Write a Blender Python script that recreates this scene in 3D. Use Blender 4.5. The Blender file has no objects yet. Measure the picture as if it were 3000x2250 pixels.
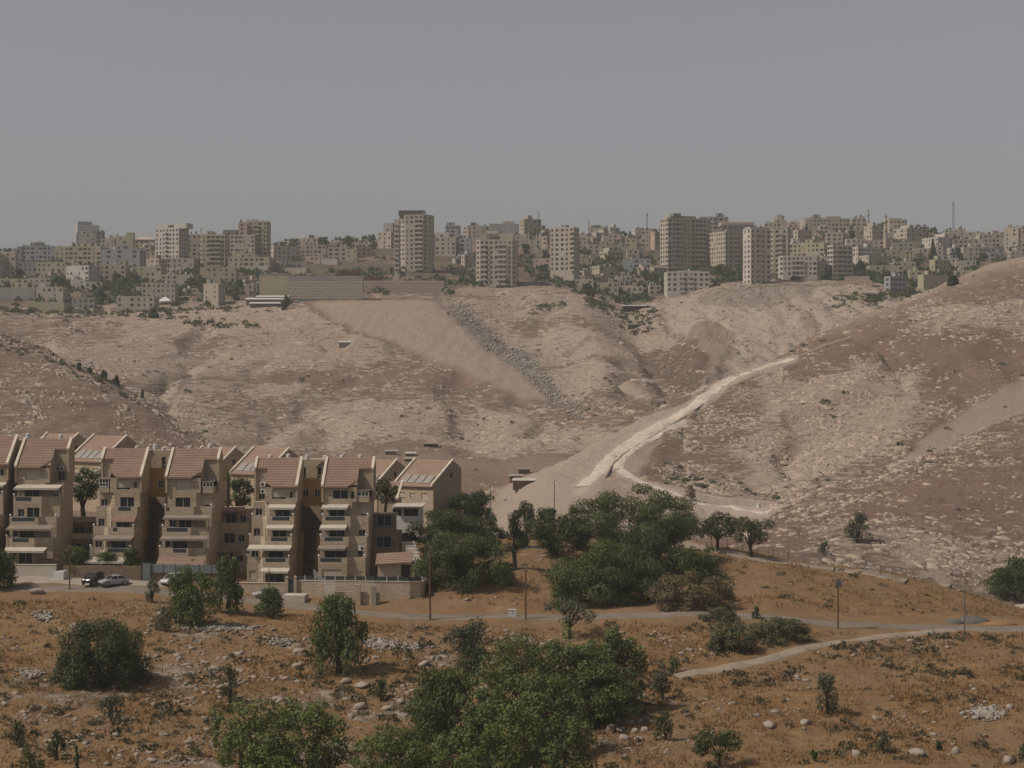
import bpy, math, random
import numpy as np

# ---------------------------------------------------------------- camera, sky, sun, exposure
SC = bpy.context.scene
COL = SC.collection
F = 5700.0                                    # focal length in pixels of the 3000 px wide photograph
cam_data = bpy.data.cameras.new('camera')
cam_data.sensor_width = 36.0
cam_data.lens = 36.0 * F / 3000.0
cam_data.clip_start = 1.0
cam_data.clip_end = 30000.0
cam = bpy.data.objects.new('camera', cam_data)
cam.location = (0, 0, 0)
cam.rotation_euler = (math.radians(90), 0, 0)
COL.objects.link(cam)
SC.camera = cam

SUN_EL = math.radians(51)
SUN_AZ = math.radians(18)                     # how far the sun stands towards the viewer from due left
sun_vec = (-math.cos(SUN_EL) * math.cos(SUN_AZ), -math.cos(SUN_EL) * math.sin(SUN_AZ), math.sin(SUN_EL))
world = bpy.data.worlds.new('World')
SC.world = world
world.use_nodes = True
wn = world.node_tree
wn.nodes.clear()
w_out = wn.nodes.new('ShaderNodeOutputWorld')
w_bg = wn.nodes.new('ShaderNodeBackground')
w_sky = wn.nodes.new('ShaderNodeTexSky')
w_sky.sky_type = 'NISHITA'
w_sky.sun_disc = False
w_sky.sun_elevation = SUN_EL
w_sky.sun_rotation = math.atan2(sun_vec[0], sun_vec[1])
w_sky.altitude = 0
w_sky.air_density = 1.0
w_sky.dust_density = 2.0
w_sky.ozone_density = 1.0
w_hsv = wn.nodes.new('ShaderNodeHueSaturation')  # a dusty, nearly colourless summer sky
w_hsv.inputs['Saturation'].default_value = 0.34
w_bg.inputs['Strength'].default_value = 0.098
wn.links.new(w_sky.outputs[0], w_hsv.inputs['Color'])
w_tint = wn.nodes.new('ShaderNodeMix'); w_tint.data_type = 'RGBA'; w_tint.blend_type = 'MULTIPLY'
w_tint.inputs[0].default_value = 1.0; w_tint.inputs[7].default_value = (1.0, 0.962, 0.975, 1)   # dust in the air warms the sky
wn.links.new(w_hsv.outputs[0], w_tint.inputs[6]); wn.links.new(w_tint.outputs[2], w_bg.inputs['Color'])
wn.links.new(w_bg.outputs[0], w_out.inputs['Surface'])

sun_data = bpy.data.lights.new('sun', 'SUN')
sun_data.energy = 4.5
sun_data.angle = math.radians(0.6)
sun_data.color = (1.0, 0.91, 0.80)
sun = bpy.data.objects.new('sun', sun_data)
from mathutils import Vector
sun.rotation_euler = Vector((-sun_vec[0], -sun_vec[1], -sun_vec[2])).to_track_quat('-Z', 'Y').to_euler()
sun.location = (-200, 100, 300)
COL.objects.link(sun)

SC.view_settings.view_transform = 'Standard'
SC.view_settings.look = 'None'
SC.view_settings.gamma = 1.0
SC.view_settings.use_curve_mapping = False
SC.view_settings.exposure = -0.55
HAZE = 0.00012
SC.cycles.max_bounces = 5
SC.cycles.diffuse_bounces = 2
SC.cycles.glossy_bounces = 2
SC.cycles.transmission_bounces = 2
SC.cycles.transparent_max_bounces = 4
SC.cycles.volume_bounces = 0
SC.cycles.use_denoising = True

RNG = np.random.default_rng(7)
random.seed(7)

# ---------------------------------------------------------------- small helpers
def sm(a, b, x):
    t = np.clip((np.asarray(x, float) - a) / (b - a), 0, 1)
    return t * t * (3 - 2 * t)

_TAB = np.random.default_rng(3).random((256, 256))
def vnoise(x, y, seed=0):
    x = np.asarray(x, float) + seed * 17.31; y = np.asarray(y, float) + seed * 9.73
    xi = np.floor(x).astype(int); yi = np.floor(y).astype(int)
    fx = x - xi; fy = y - yi
    fx = fx * fx * (3 - 2 * fx); fy = fy * fy * (3 - 2 * fy)
    a = _TAB[xi & 255, yi & 255]; b = _TAB[(xi + 1) & 255, yi & 255]
    c = _TAB[xi & 255, (yi + 1) & 255]; d = _TAB[(xi + 1) & 255, (yi + 1) & 255]
    return (a * (1 - fx) + b * fx) * (1 - fy) + (c * (1 - fx) + d * fx) * fy
def fbm(x, y, oct=4, seed=0):
    s = 0.0; a = 0.5; t = 0.0
    for i in range(oct):
        s = s + a * vnoise(x * 2 ** i, y * 2 ** i, seed + i * 3); t += a; a *= 0.5
    return s / t

def lin(c):                                    # 8 bit sRGB triple -> linear
    return tuple(((v / 255.0) / 12.92 if v / 255.0 <= 0.04045 else ((v / 255.0 + 0.055) / 1.055) ** 2.4) for v in c)

def tag(o, label=None, cat=None, group=None, kind=None):
    if label: o['label'] = label
    if cat: o['category'] = cat
    if group: o['group'] = group
    if kind: o['kind'] = kind
    return o
def thing(name, label, cat, loc=(0, 0, 0), rz=0.0, group=None):
    o = bpy.data.objects.new(name, None)
    COL.objects.link(o)
    o.location = loc; o.rotation_euler = (0, 0, rz)
    o.empty_display_size = 0.5
    return tag(o, label, cat, group)
def link(name, me, parent=None):
    o = bpy.data.objects.new(name, me)
    COL.objects.link(o)
    if parent is not None: o.parent = parent
    return o
def copy_tree(o, parent=None):
    c = o.copy(); COL.objects.link(c); c.parent = parent
    for ch in list(o.children): copy_tree(ch, c)
    return c

class MB:
    """collects quads, boxes, prisms and tubes and links them as one mesh object"""
    def __init__(s): s.v = []; s.f = []; s.m = []
    def quad(s, a, b, c, d, m=0):
        n = len(s.v); s.v += [a, b, c, d]; s.f.append((n, n + 1, n + 2, n + 3)); s.m.append(m)
    def poly(s, pts, m=0):
        n = len(s.v); s.v += list(pts); s.f.append(tuple(range(n, n + len(pts)))); s.m.append(m)
    def box(s, x0, x1, y0, y1, z0, z1, m=0):
        n = len(s.v)
        s.v += [(x0, y0, z0), (x1, y0, z0), (x1, y1, z0), (x0, y1, z0), (x0, y0, z1), (x1, y0, z1), (x1, y1, z1), (x0, y1, z1)]
        for q in ((0, 3, 2, 1), (4, 5, 6, 7), (0, 1, 5, 4), (1, 2, 6, 5), (2, 3, 7, 6), (3, 0, 4, 7)):
            s.f.append(tuple(n + i for i in q)); s.m.append(m)
    def hexa(s, p, m=0):                       # 8 points: bottom 4 then top 4
        n = len(s.v); s.v += list(p)
        for q in ((0, 3, 2, 1), (4, 5, 6, 7), (0, 1, 5, 4), (1, 2, 6, 5), (2, 3, 7, 6), (3, 0, 4, 7)):
            s.f.append(tuple(n + i for i in q)); s.m.append(m)
    def prism(s, poly, z0, z1, m=0):           # counter-clockwise footprint
        k = len(poly)
        n = len(s.v)
        s.v += [(p[0], p[1], z0) for p in poly] + [(p[0], p[1], z1) for p in poly]
        s.f.append(tuple(n + i for i in reversed(range(k)))); s.m.append(m)
        s.f.append(tuple(n + k + i for i in range(k))); s.m.append(m)
        for i in range(k):
            j = (i + 1) % k
            s.f.append((n + i, n + j, n + k + j, n + k + i)); s.m.append(m)
    def tube(s, p, q, r0, r1, k=8, m=0, cap=True):
        p = Vector(p); q = Vector(q); ax = (q - p)
        if ax.length < 1e-6: return
        ax.normalize()
        t = ax.orthogonal().normalized(); b = ax.cross(t)
        n = len(s.v)
        for c, r in ((p, r0), (q, r1)):
            for i in range(k):
                a = 2 * math.pi * i / k
                s.v.append(tuple(c + t * (r * math.cos(a)) + b * (r * math.sin(a))))
        for i in range(k):
            j = (i + 1) % k
            s.f.append((n + i, n + j, n + k + j, n + k + i)); s.m.append(m)
        if cap:
            s.f.append(tuple(n + i for i in reversed(range(k)))); s.m.append(m)
            s.f.append(tuple(n + k + i for i in range(k))); s.m.append(m)
    def ball(s, c, r, m=0, k=8, h=5, sz=1.0):
        n = len(s.v)
        for j in range(h + 1):
            ph = math.pi * j / h
            for i in range(k):
                a = 2 * math.pi * i / k
                s.v.append((c[0] + r * math.sin(ph) * math.cos(a), c[1] + r * math.sin(ph) * math.sin(a), c[2] - r * sz * math.cos(ph)))
        for j in range(h):
            for i in range(k):
                i2 = (i + 1) % k
                s.f.append((n + j * k + i, n + j * k + i2, n + (j + 1) * k + i2, n + (j + 1) * k + i)); s.m.append(m)
    def mesh(s, name, mats):
        me = bpy.data.meshes.new(name)
        me.from_pydata(s.v, [], s.f)
        if not isinstance(mats, (list, tuple)): mats = [mats]
        for mt in mats: me.materials.append(mt)
        if len(mats) > 1: me.polygons.foreach_set('material_index', s.m)
        me.update()
        return me
    def build(s, name, mats, parent=None):
        return link(name, s.mesh(name, mats), parent)

def np_mesh(name, verts, quads, mat, smooth=False):
    """mesh from numpy arrays; quads is (N,4) or (N,3)"""
    me = bpy.data.meshes.new(name)
    k = quads.shape[1]
    me.vertices.add(len(verts)); me.vertices.foreach_set('co', np.ascontiguousarray(verts, dtype=np.float32).ravel())
    me.loops.add(quads.size); me.loops.foreach_set('vertex_index', np.ascontiguousarray(quads, dtype=np.int32).ravel())
    me.polygons.add(len(quads))
    me.polygons.foreach_set('loop_start', np.arange(0, quads.size, k, dtype=np.int32))
    me.polygons.foreach_set('loop_total', np.full(len(quads), k, dtype=np.int32))
    if smooth: me.polygons.foreach_set('use_smooth', np.ones(len(quads), dtype=bool))
    for m_ in (mat if isinstance(mat, (list, tuple)) else [mat]): me.materials.append(m_)
    me.update(calc_edges=True)
    return me
def attr(me, name, vals):
    a = me.attributes.new(name, 'FLOAT', 'POINT')
    a.data.foreach_set('value', np.ascontiguousarray(vals, dtype=np.float32).ravel())

# ---------------------------------------------------------------- materials
ALB = 0.78                                     # overall level of the base colours
class NT:
    def __init__(s, name):
        s.mat = bpy.data.materials.new(name); s.mat.use_nodes = True
        s.t = s.mat.node_tree; s.t.nodes.clear()
        s.out = s.n('ShaderNodeOutputMaterial'); s.b = s.n('ShaderNodeBsdfPrincipled')
        s.l(s.b.outputs[0], s.out.inputs[0])
        s.b.inputs['Roughness'].default_value = 0.9
        s.b.inputs['Specular IOR Level'].default_value = 0.25
    def n(s, kind): return s.t.nodes.new(kind)
    def l(s, a, b): s.t.links.new(a, b)
    def coord(s, which='Object'):
        return s.n('ShaderNodeTexCoord').outputs[which]
    def noise(s, scale, detail=4, rough=0.6, vec=None):
        n = s.n('ShaderNodeTexNoise'); n.inputs['Scale'].default_value = scale
        n.inputs['Detail'].default_value = detail; n.inputs['Roughness'].default_value = rough
        if vec is not None: s.l(vec, n.inputs['Vector'])
        return n.outputs['Fac']
    def vmul(s, vec, xyz):
        n = s.n('ShaderNodeVectorMath'); n.operation = 'MULTIPLY'; s.l(vec, n.inputs[0]); n.inputs[1].default_value = xyz
        return n.outputs[0]
    def ramp(s, fac, a, b):
        n = s.n('ShaderNodeMapRange'); n.clamp = True
        s.l(fac, n.inputs['Value']); n.inputs['From Min'].default_value = a; n.inputs['From Max'].default_value = b
        return n.outputs[0]
    def math(s, op, a, b=None):
        n = s.n('ShaderNodeMath'); n.operation = op
        for i, v in enumerate((a, b)):
            if v is None: continue
            if isinstance(v, (int, float)): n.inputs[i].default_value = v
            else: s.l(v, n.inputs[i])
        n.use_clamp = False
        return n.outputs[0]
    def mix(s, fac, a, b):
        n = s.n('ShaderNodeMix'); n.data_type = 'RGBA'
        for sock, v in ((n.inputs[0], fac), (n.inputs[6], a), (n.inputs[7], b)):
            if isinstance(v, tuple): sock.default_value = v + (1,) if len(v) == 3 else v
            elif isinstance(v, (int, float)): sock.default_value = v
            else: s.l(v, sock)
        return n.outputs[2]
    def attr(s, name):
        n = s.n('ShaderNodeAttribute'); n.attribute_name = name
        return n.outputs['Fac']
    def bump(s, h, dist, strength=1.0):
        n = s.n('ShaderNodeBump'); n.inputs['Distance'].default_value = dist; n.inputs['Strength'].default_value = strength
        s.l(h, n.inputs['Height']); s.l(n.outputs[0], s.b.inputs['Normal'])
    def color(s, c):
        if isinstance(c, tuple): s.b.inputs['Base Color'].default_value = tuple(v * ALB for v in c) + (1,)
        else:
            n = s.n('ShaderNodeMix'); n.data_type = 'RGBA'; n.blend_type = 'MULTIPLY'; n.inputs[0].default_value = 1.0
            s.l(c, n.inputs[6]); n.inputs[7].default_value = (ALB, ALB, ALB, 1); s.l(n.outputs[2], s.b.inputs['Base Color'])
        return s
    def rough(s, r, spec=None):
        s.b.inputs['Roughness'].default_value = r
        if spec is not None: s.b.inputs['Specular IOR Level'].default_value = spec
        return s

def plain(name, col, rough=0.8, spec=0.25, var=0.12, scale=0.6, metal=0.0, bump=0.0):
    """painted / plastered surface with blotchy weathering"""
    t = NT(name)
    co = t.coord()
    f = t.noise(scale, 5, 0.65, co)
    dark = tuple(c * (1 - var * 1.6) for c in col); lite = tuple(min(1, c * (1 + var)) for c in col)
    t.color(t.mix(t.ramp(f, 0.3, 0.7), dark, lite))
    t.rough(rough, spec)
    t.b.inputs['Metallic'].default_value = metal
    if bump: t.bump(t.noise(scale * 8, 4, 0.6, co), bump)
    return t.mat

def stone_wall(name, col, course=0.28, blk=0.55, var=0.14, streak=0.25):
    """coursed limestone cladding with fine joints, blotches and faint rain streaks"""
    t = NT(name)
    co = t.coord()
    sep = t.n('ShaderNodeSeparateXYZ'); t.l(co, sep.inputs[0])
    hx = t.math('ADD', sep.outputs[0], sep.outputs[1])
    cb = t.n('ShaderNodeCombineXYZ'); t.l(hx, cb.inputs[0]); t.l(sep.outputs[2], cb.inputs[1])
    br = t.n('ShaderNodeTexBrick'); t.l(cb.outputs[0], br.inputs['Vector'])
    br.inputs['Scale'].default_value = 1.0; br.inputs['Brick Width'].default_value = blk; br.inputs['Row Height'].default_value = course
    br.inputs['Mortar Size'].default_value = 0.018
    br.inputs['Color1'].default_value = tuple(min(1, c * (1 + var)) for c in col) + (1,)
    br.inputs['Color2'].default_value = tuple(c * (1 - var) for c in col) + (1,)
    br.inputs['Mortar'].default_value = tuple(c * 0.6 for c in col) + (1,)
    f = t.noise(0.35, 5, 0.65, co)
    c1 = t.mix(t.math('MULTIPLY', t.ramp(f, 0.42, 0.75), 0.35), br.outputs['Color'], tuple(c * 0.62 for c in col))
    st = t.noise(1.0, 4, 0.6, t.vmul(co, (2.2, 2.2, 0.12)))
    c2 = t.mix(t.math('MULTIPLY', t.ramp(st, 0.55, 0.8), streak), c1, tuple(c * 0.5 for c in col))
    t.color(c2); t.rough(0.9, 0.2)
    t.bump(br.outputs['Fac'], -0.02)
    return t.mat

def leafmat(name, a, b, c=None, rough=0.6):
    t = NT(name)
    f = t.attr('tone')
    col = t.mix(f, a, b)
    if c: col = t.mix(t.math('MULTIPLY', t.ramp(t.noise(0.55, 3, 0.6, t.coord()), 0.45, 0.7), 0.7), col, c)
    t.color(col); t.rough(rough, 0.2)
    t.b.inputs['Transmission Weight'].default_value = 0.0
    tr = t.n('ShaderNodeBsdfTranslucent'); t.l(t.mix(0.5, col, (0.16, 0.2, 0.03)), tr.inputs['Color'])
    ms = t.n('ShaderNodeMixShader'); ms.inputs[0].default_value = 0.22
    t.l(t.b.outputs[0], ms.inputs[1]); t.l(tr.outputs[0], ms.inputs[2]); t.l(ms.outputs[0], t.out.inputs[0])
    return t.mat
# ---------------------------------------------------------------- terrain
# one relief from the near slope to beyond the town ridge; each knot is a line across the land
# (near slope, road, street, brow, valley, hill brow, far slope, town edge, ridge) given by its distance and height
def PL(**k): return k
KN = [
 # (px, distance) , (px, photo row)
 ([(0, 150)], [(0, 2797)]),
 ([(0, 200)], [(0, 2250)]),
 ([(0, 240)], [(-400, 1985), (1500, 1995), (3400, 1990)]),
 ([(0, 280), (700, 280), (1100, 274), (2000, 270), (3000, 270)],
  [(-400, 1760), (0, 1745), (400, 1752), (700, 1775), (900, 1790), (1100, 1812), (1300, 1822), (1700, 1818), (2050, 1815), (2250, 1820), (2400, 1835), (2700, 1852), (3000, 1860), (3400, 1865)]),
 ([(0, 292), (700, 289), (1000, 283), (1300, 280), (2000, 276), (3000, 276)],
  [(-400, 1700), (0, 1698), (400, 1703), (700, 1737), (900, 1760), (1100, 1785), (1300, 1795), (1700, 1795), (2050, 1792), (2250, 1795), (2400, 1815), (2700, 1828), (3000, 1836), (3400, 1840)]),
 ([(0, 309), (1000, 309), (1150, 302), (1600, 300), (2200, 302), (3000, 300)],
  [(-400, 1664), (640, 1668), (740, 1690), (1060, 1692), (1250, 1692), (1500, 1690), (1700, 1735), (2000, 1730), (2250, 1715), (2600, 1755), (2800, 1780), (3000, 1812), (3400, 1825)]),
 ([(0, 350), (1400, 350), (2000, 345), (2300, 335), (3000, 325)],
  [(-400, 1545), (1100, 1545), (1300, 1560), (1450, 1575), (1600, 1572), (1900, 1577), (2050, 1592), (2150, 1612), (2300, 1640), (2450, 1660), (2600, 1682), (2800, 1732), (2900, 1762), (3000, 1790), (3400, 1800)]),
 ([(-400, 430), (1300, 430), (1500, 420), (2050, 400), (2300, 375), (3000, 365)],
  [(-400, 1655), (1300, 1655), (1450, 1640), (1700, 1620), (2050, 1625), (2300, 1655), (2600, 1697), (2800, 1747), (3000, 1805), (3400, 1815)]),
 ([(-400, 560), (1400, 560), (1500, 540), (1750, 540), (2100, 520), (2243, 510), (2646, 540), (3000, 580), (3400, 620)],
  [(-400, 1460), (300, 1465), (800, 1501), (1300, 1501), (1400, 1545), (1500, 1500), (1600, 1470), (1750, 1440), (1900, 1478), (2100, 1502), (2243, 1500), (2400, 1445), (2646, 1357), (3000, 1217), (3400, 1060)]),
 ([(-400, 610), (1400, 620), (1600, 590), (1750, 590), (2000, 600), (2243, 580), (2646, 600), (3000, 650), (3400, 700)],
  [(-400, 1290), (0, 1312), (300, 1350), (620, 1430), (800, 1465), (1380, 1465), (1500, 1470), (1600, 1425), (1750, 1405), (1900, 1420), (2000, 1440), (2130, 1462), (2243, 1490), (2400, 1447), (2646, 1362), (3000, 1228), (3400, 1075)]),
 ([(-400, 740), (0, 720), (420, 700), (1380, 700), (1500, 620), (1700, 650), (2000, 720), (2300, 790), (2600, 850), (3000, 900), (3400, 950)],
  [(-400, 760), (0, 975), (150, 1030), (300, 1100), (420, 1170), (520, 1235), (620, 1300), (800, 1395), (1380, 1402), (1450, 1445), (1500, 1425), (1600, 1375), (1700, 1325), (1760, 1290), (1850, 1240), (2000, 1165), (2150, 1100), (2300, 1040), (2400, 975), (2500, 935), (2600, 900), (2700, 862), (2800, 815), (2900, 775), (3000, 752), (3400, 620)]),
 ([(-400, 800), (620, 770), (800, 760), (1380, 760), (1500, 740), (1700, 760), (2000, 820), (2300, 890), (2600, 960), (3000, 1020), (3400, 1080)],
  [(-400, 1000), (0, 1196), (300, 1250), (420, 1290), (620, 1345), (800, 1372), (1380, 1375), (1500, 1400), (1700, 1360), (2000, 1260), (2300, 1160), (2600, 1060), (3000, 950), (3400, 850)]),
 ([(-400, 880), (0, 860), (800, 850), (1380, 850), (1700, 840), (2000, 900), (2300, 960), (2600, 1020), (3000, 1080), (3400, 1120)],
  [(-400, 1010), (0, 1090), (620, 1240), (800, 1270), (1380, 1290), (1700, 1270), (2000, 1150), (2300, 1060), (2600, 980), (3000, 900), (3400, 830)]),
 ([(0, 990), (1400, 1000), (2000, 1020), (2300, 1050), (2600, 1100), (3000, 1150)],
  [(-400, 960), (0, 985), (620, 1060), (800, 1075), (1250, 1080), (1500, 1090), (1700, 1090), (1850, 1075), (2000, 1040), (2150, 1000), (2300, 960), (2600, 905), (3000, 860), (3400, 830)]),
 ([(0, 1130), (950, 1150), (1270, 1160), (1450, 1200), (1700, 1210), (1850, 1190), (2100, 1200), (2500, 1210), (3000, 1230)],
  [(-400, 905), (0, 905), (400, 914), (600, 908), (700, 902), (850, 895), (950, 877), (1270, 877), (1330, 868), (1380, 852), (1450, 853), (1600, 850), (1720, 870), (1800, 905), (1850, 925), (1900, 905), (1950, 885), (2100, 846), (2200, 832), (2500, 830), (2600, 840), (2650, 858), (2750, 860), (3000, 850), (3400, 820)]),
 ([(0, 1330)],
  [(-400, 805), (0, 802), (400, 792), (760, 802), (850, 805), (1060, 803), (1160, 790), (1300, 800), (1400, 800), (1500, 780), (1700, 790), (1850, 810), (2000, 795), (2300, 775), (2600, 770), (3000, 780), (3400, 780)]),
 ([(0, 1650)],
  [(-400, 750), (0, 748), (200, 735), (400, 724), (800, 724), (1000, 714), (1150, 704), (1500, 702), (1750, 693), (1900, 707), (2050, 692), (2300, 674), (2500, 666), (2700, 684), (2850, 698), (3000, 694), (3400, 690)]),
 ([(0, 2150)], [(-400, 1010), (3400, 1000)]),
 ([(0, 5000)], [(-400, 1150), (3400, 1150)]),
]
ROWS = [8, 62, 66, 16, 26, 30, 10, 76, 14, 170, 12, 60, 105, 90, 46, 36, 6, 6]
NU = 505
U = np.linspace(-420, 3420, NU)
K = len(KN)
KD = np.zeros((K, NU)); KZ = np.zeros((K, NU))
ker = np.exp(-0.5 * (np.arange(-9, 10) / 3.3) ** 2); ker /= ker.sum()
for k, (dd, pp) in enumerate(KN):
    d = np.interp(U, [a for a, b in dd], [b for a, b in dd])
    p = np.interp(U, [a for a, b in pp], [b for a, b in pp])
    d = np.convolve(np.pad(d, 9, 'edge'), ker, 'valid'); p = np.convolve(np.pad(p, 9, 'edge'), ker, 'valid')
    KD[k] = d; KZ[k] = (1125 - p) / F * d
S = np.concatenate([k + np.arange(n) / n for k, n in enumerate(ROWS)] + [[K - 1.0]])
NS = len(S)
def pchip(Y):
    """monotone cubic through knots (axis 0), evaluated at S"""
    D = np.diff(Y, axis=0)
    M = np.zeros_like(Y)
    same = D[:-1] * D[1:] > 0
    hm = 2 * D[:-1] * D[1:] / np.where(np.abs(D[:-1] + D[1:]) < 1e-9, 1e-9, D[:-1] + D[1:])
    M[1:-1] = np.where(same, hm, 0); M[0] = D[0]; M[-1] = D[-1]
    i = np.minimum(S.astype(int), K - 2); t = (S - i)[:, None]
    h00 = 2 * t ** 3 - 3 * t ** 2 + 1; h10 = t ** 3 - 2 * t ** 2 + t; h01 = -2 * t ** 3 + 3 * t ** 2; h11 = t ** 3 - t ** 2
    return h00 * Y[i] + h10 * M[i] + h01 * Y[i + 1] + h11 * M[i + 1]
GD = pchip(KD)                                 # distance
GZ = pchip(KZ)                                 # height
SS = np.repeat(S[:, None], NU, 1); UU = np.repeat(U[None, :], NS, 0)
GX = (UU - 1500) / F * GD
PY0 = 1125 - GZ / GD * F                       # photo row of the smooth relief

# --- zones
z_near = 1 - sm(6.2, 7.0, SS)
z_mid = sm(6.4, 7.2, SS) * (1 - sm(10.4, 11.0, SS))
z_far = sm(10.4, 11.2, SS) * (1 - sm(14.0, 14.6, SS))
z_town = sm(13.9, 14.4, SS)
left_hill = z_mid * (1 - sm(600, 800, UU))
right_hill = z_mid * sm(1350, 1480, UU)

def seg_dist(px, py, pts):
    """distance in photo pixels from grid points to a polyline"""
    best = np.full(px.shape, 1e9)
    for (ax, ay), (bx, by) in zip(pts[:-1], pts[1:]):
        vx, vy = bx - ax, by - ay
        t = np.clip(((px - ax) * vx + (py - ay) * vy) / (vx * vx + vy * vy), 0, 1)
        best = np.minimum(best, np.hypot(px - ax - t * vx, py - ay - t * vy))
    return best
def in_poly(px, py, pts):
    r = np.zeros(px.shape, bool)
    n = len(pts)
    for i in range(n):
        x0, y0 = pts[i]; x1, y1 = pts[(i + 1) % n]
        if y0 == y1: continue
        c = ((y0 > py) != (y1 > py)) & (px < (x1 - x0) * (py - y0) / (y1 - y0) + x0)
        r ^= c
    return r
def blur(m, n=3):
    for _ in range(n):
        m = (m + np.roll(m, 1, 0) + np.roll(m, -1, 0) + np.roll(m, 1, 1) + np.roll(m, -1, 1)) / 5.0
    return m
PYJ = PY0 + (fbm(GX / 9, GD / 9, 3, 5) - 0.5) * 26 * np.clip(600 / GD, 0.4, 1)
UUJ = UU + (fbm(GX / 9, GD / 9, 3, 8) - 0.5) * 40

# spoil heap tipped below the block wall, debris flow beside it, fresh embankments on the right
heap = blur(in_poly(UUJ, PYJ, [(905, 880), (1270, 878), (1330, 930), (1440, 1010), (1560, 1110), (1640, 1180), (1500, 1150), (1330, 1075), (1190, 1010), (1080, 985), (960, 930)]).astype(float) * z_far, 8)
debris_poly = [(1278, 872), (1325, 880), (1392, 925), (1465, 985), (1545, 1045), (1590, 1090), (1630, 1150), (1700, 1215), (1690, 1222), (1612, 1172), (1540, 1105), (1455, 1045), (1388, 985), (1328, 925)]
debris = blur(in_poly(UUJ, PYJ, debris_poly).astype(float) * z_far, 4) * (0.35 + 0.65 * sm(0.35, 0.6, fbm(GX / 6, GZ / 5, 3, 44)))
debris2 = blur(in_poly(UUJ, PYJ, [(2060, 858), (2200, 838), (2330, 838), (2450, 832), (2380, 850), (2300, 880), (2260, 905), (2120, 900), (2040, 880)]).astype(float) * z_far, 6)
fresh = blur(in_poly(UUJ, PYJ, [(1930, 880), (2100, 850), (2500, 832), (2680, 870), (2560, 930), (2400, 985), (2150, 1100), (2040, 1160), (2090, 1080), (2010, 1000), (1960, 960)]).astype(float) * z_far)
dark_cone = blur(in_poly(UUJ, PYJ, [(2025, 985), (2085, 968), (2130, 985), (2140, 1040), (2110, 1100), (2060, 1130), (2005, 1130), (1985, 1080)]).astype(float) * z_far, 9)
darkfill2 = blur(in_poly(UUJ, PYJ, [(1870, 985), (1960, 990), (1990, 1020), (1990, 1080), (2010, 1130), (1985, 1100)]).astype(float) * z_far, 4)
pale_slope = blur(in_poly(UUJ, PYJ, [(1380, 1560), (1450, 1440), (1600, 1370), (1760, 1285), (1850, 1240), (2330, 1040), (2340, 1060), (2150, 1130), (2030, 1215), (1960, 1250), (1900, 1330), (1880, 1390), (2000, 1440), (2240, 1480), (2260, 1530), (1900, 1560)]).astype(float) * right_hill * (1 - 0.0), 5)
gully_pale = blur(in_poly(UUJ, PYJ, [(2780, 1230), (2850, 1180), (3000, 1090), (3300, 1000), (3300, 1080), (3000, 1210), (2800, 1300), (2660, 1360), (2620, 1355)]).astype(float) * right_hill, 6)
crest_pale = right_hill * np.exp(-np.clip(PY0 - np.interp(UU, [2300, 2400, 2600, 2800, 3000, 3400], [1040, 975, 900, 815, 752, 620]), 0, 400) / 40.0) * sm(2300, 2500, UU)
cut_dark = blur(in_poly(UUJ, PYJ, [(1930, 1420), (2040, 1430), (2280, 1475), (2300, 1455), (2150, 1425), (2020, 1395), (1960, 1360)]).astype(float) * right_hill, 3)
lb = right_hill * (1 - sm(8.4, 9.0, SS))       # near lobe on the right

# the pale ledge band and the smoother brown parts of the right hill
rocky = right_hill * np.clip(sm(0.38, 0.6, fbm(GX / 45, GD / 45, 3, 21)) * 0.9 + 0.25, 0, 1)
rk_band = np.exp(-(seg_dist(UU, PY0, [(2180, 1440), (2300, 1350), (2420, 1270), (2560, 1220), (2640, 1100), (2480, 1090), (2330, 1150)]) / 95.0) ** 2) * right_hill
rk_top = np.exp(-(seg_dist(UU, PY0, [(2700, 930), (2850, 940), (3050, 930)]) / 55.0) ** 2) * right_hill
rk_lobe = np.exp(-(seg_dist(UU, PY0, [(2420, 1560), (2600, 1620), (2750, 1660), (2950, 1700)]) / 70.0) ** 2) * lb
m_rock = np.clip(0.22 * right_hill + rocky * 0.38 + rk_band * 0.75 + rk_top * 0.7 + rk_lobe * 0.42, 0, 1) * (1 - np.clip(pale_slope * 1.2 + gully_pale + crest_pale * 0.7, 0, 1))
brown_sw = np.exp(-(seg_dist(UU, PY0, [(2350, 1060), (2550, 1000), (2750, 1030), (2950, 1060)]) / 55.0) ** 2) * right_hill
m_rock *= 1 - 0.75 * brown_sw
far_rock = z_far * (0.62 + 0.42 * sm(0.35, 0.62, fbm(GX / 70, GZ / 14 + GX / 160, 3, 31)))
smooth_band = z_far * np.exp(-((GZ - 8 - GX * 0.03 + 5 * vnoise(GX / 60, GX * 0, 2)) / 1.6) ** 2)
m_rock = np.maximum(m_rock, np.clip(far_rock - heap * 1.2 - debris * 0.8 - fresh * 0.75 - 0.5 * smooth_band - 0.9 * sm(-24, -34, GZ), 0, 1))
m_rock = np.maximum(m_rock, left_hill * 0.65 * (0.45 + 0.55 * sm(0.4, 0.65, fbm(GX / 30 + GD / 40, GD / 30, 3, 41))))
near_rock = z_near * np.clip(sm(0.50, 0.68, fbm(GX / 9, GD / 7, 3, 51)) * np.where(PY0 > 1860, 1.0, 0.25) * (1 - 0.6 * sm(1500, 2100, UU)) * 0.9, 0, 1)

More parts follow.
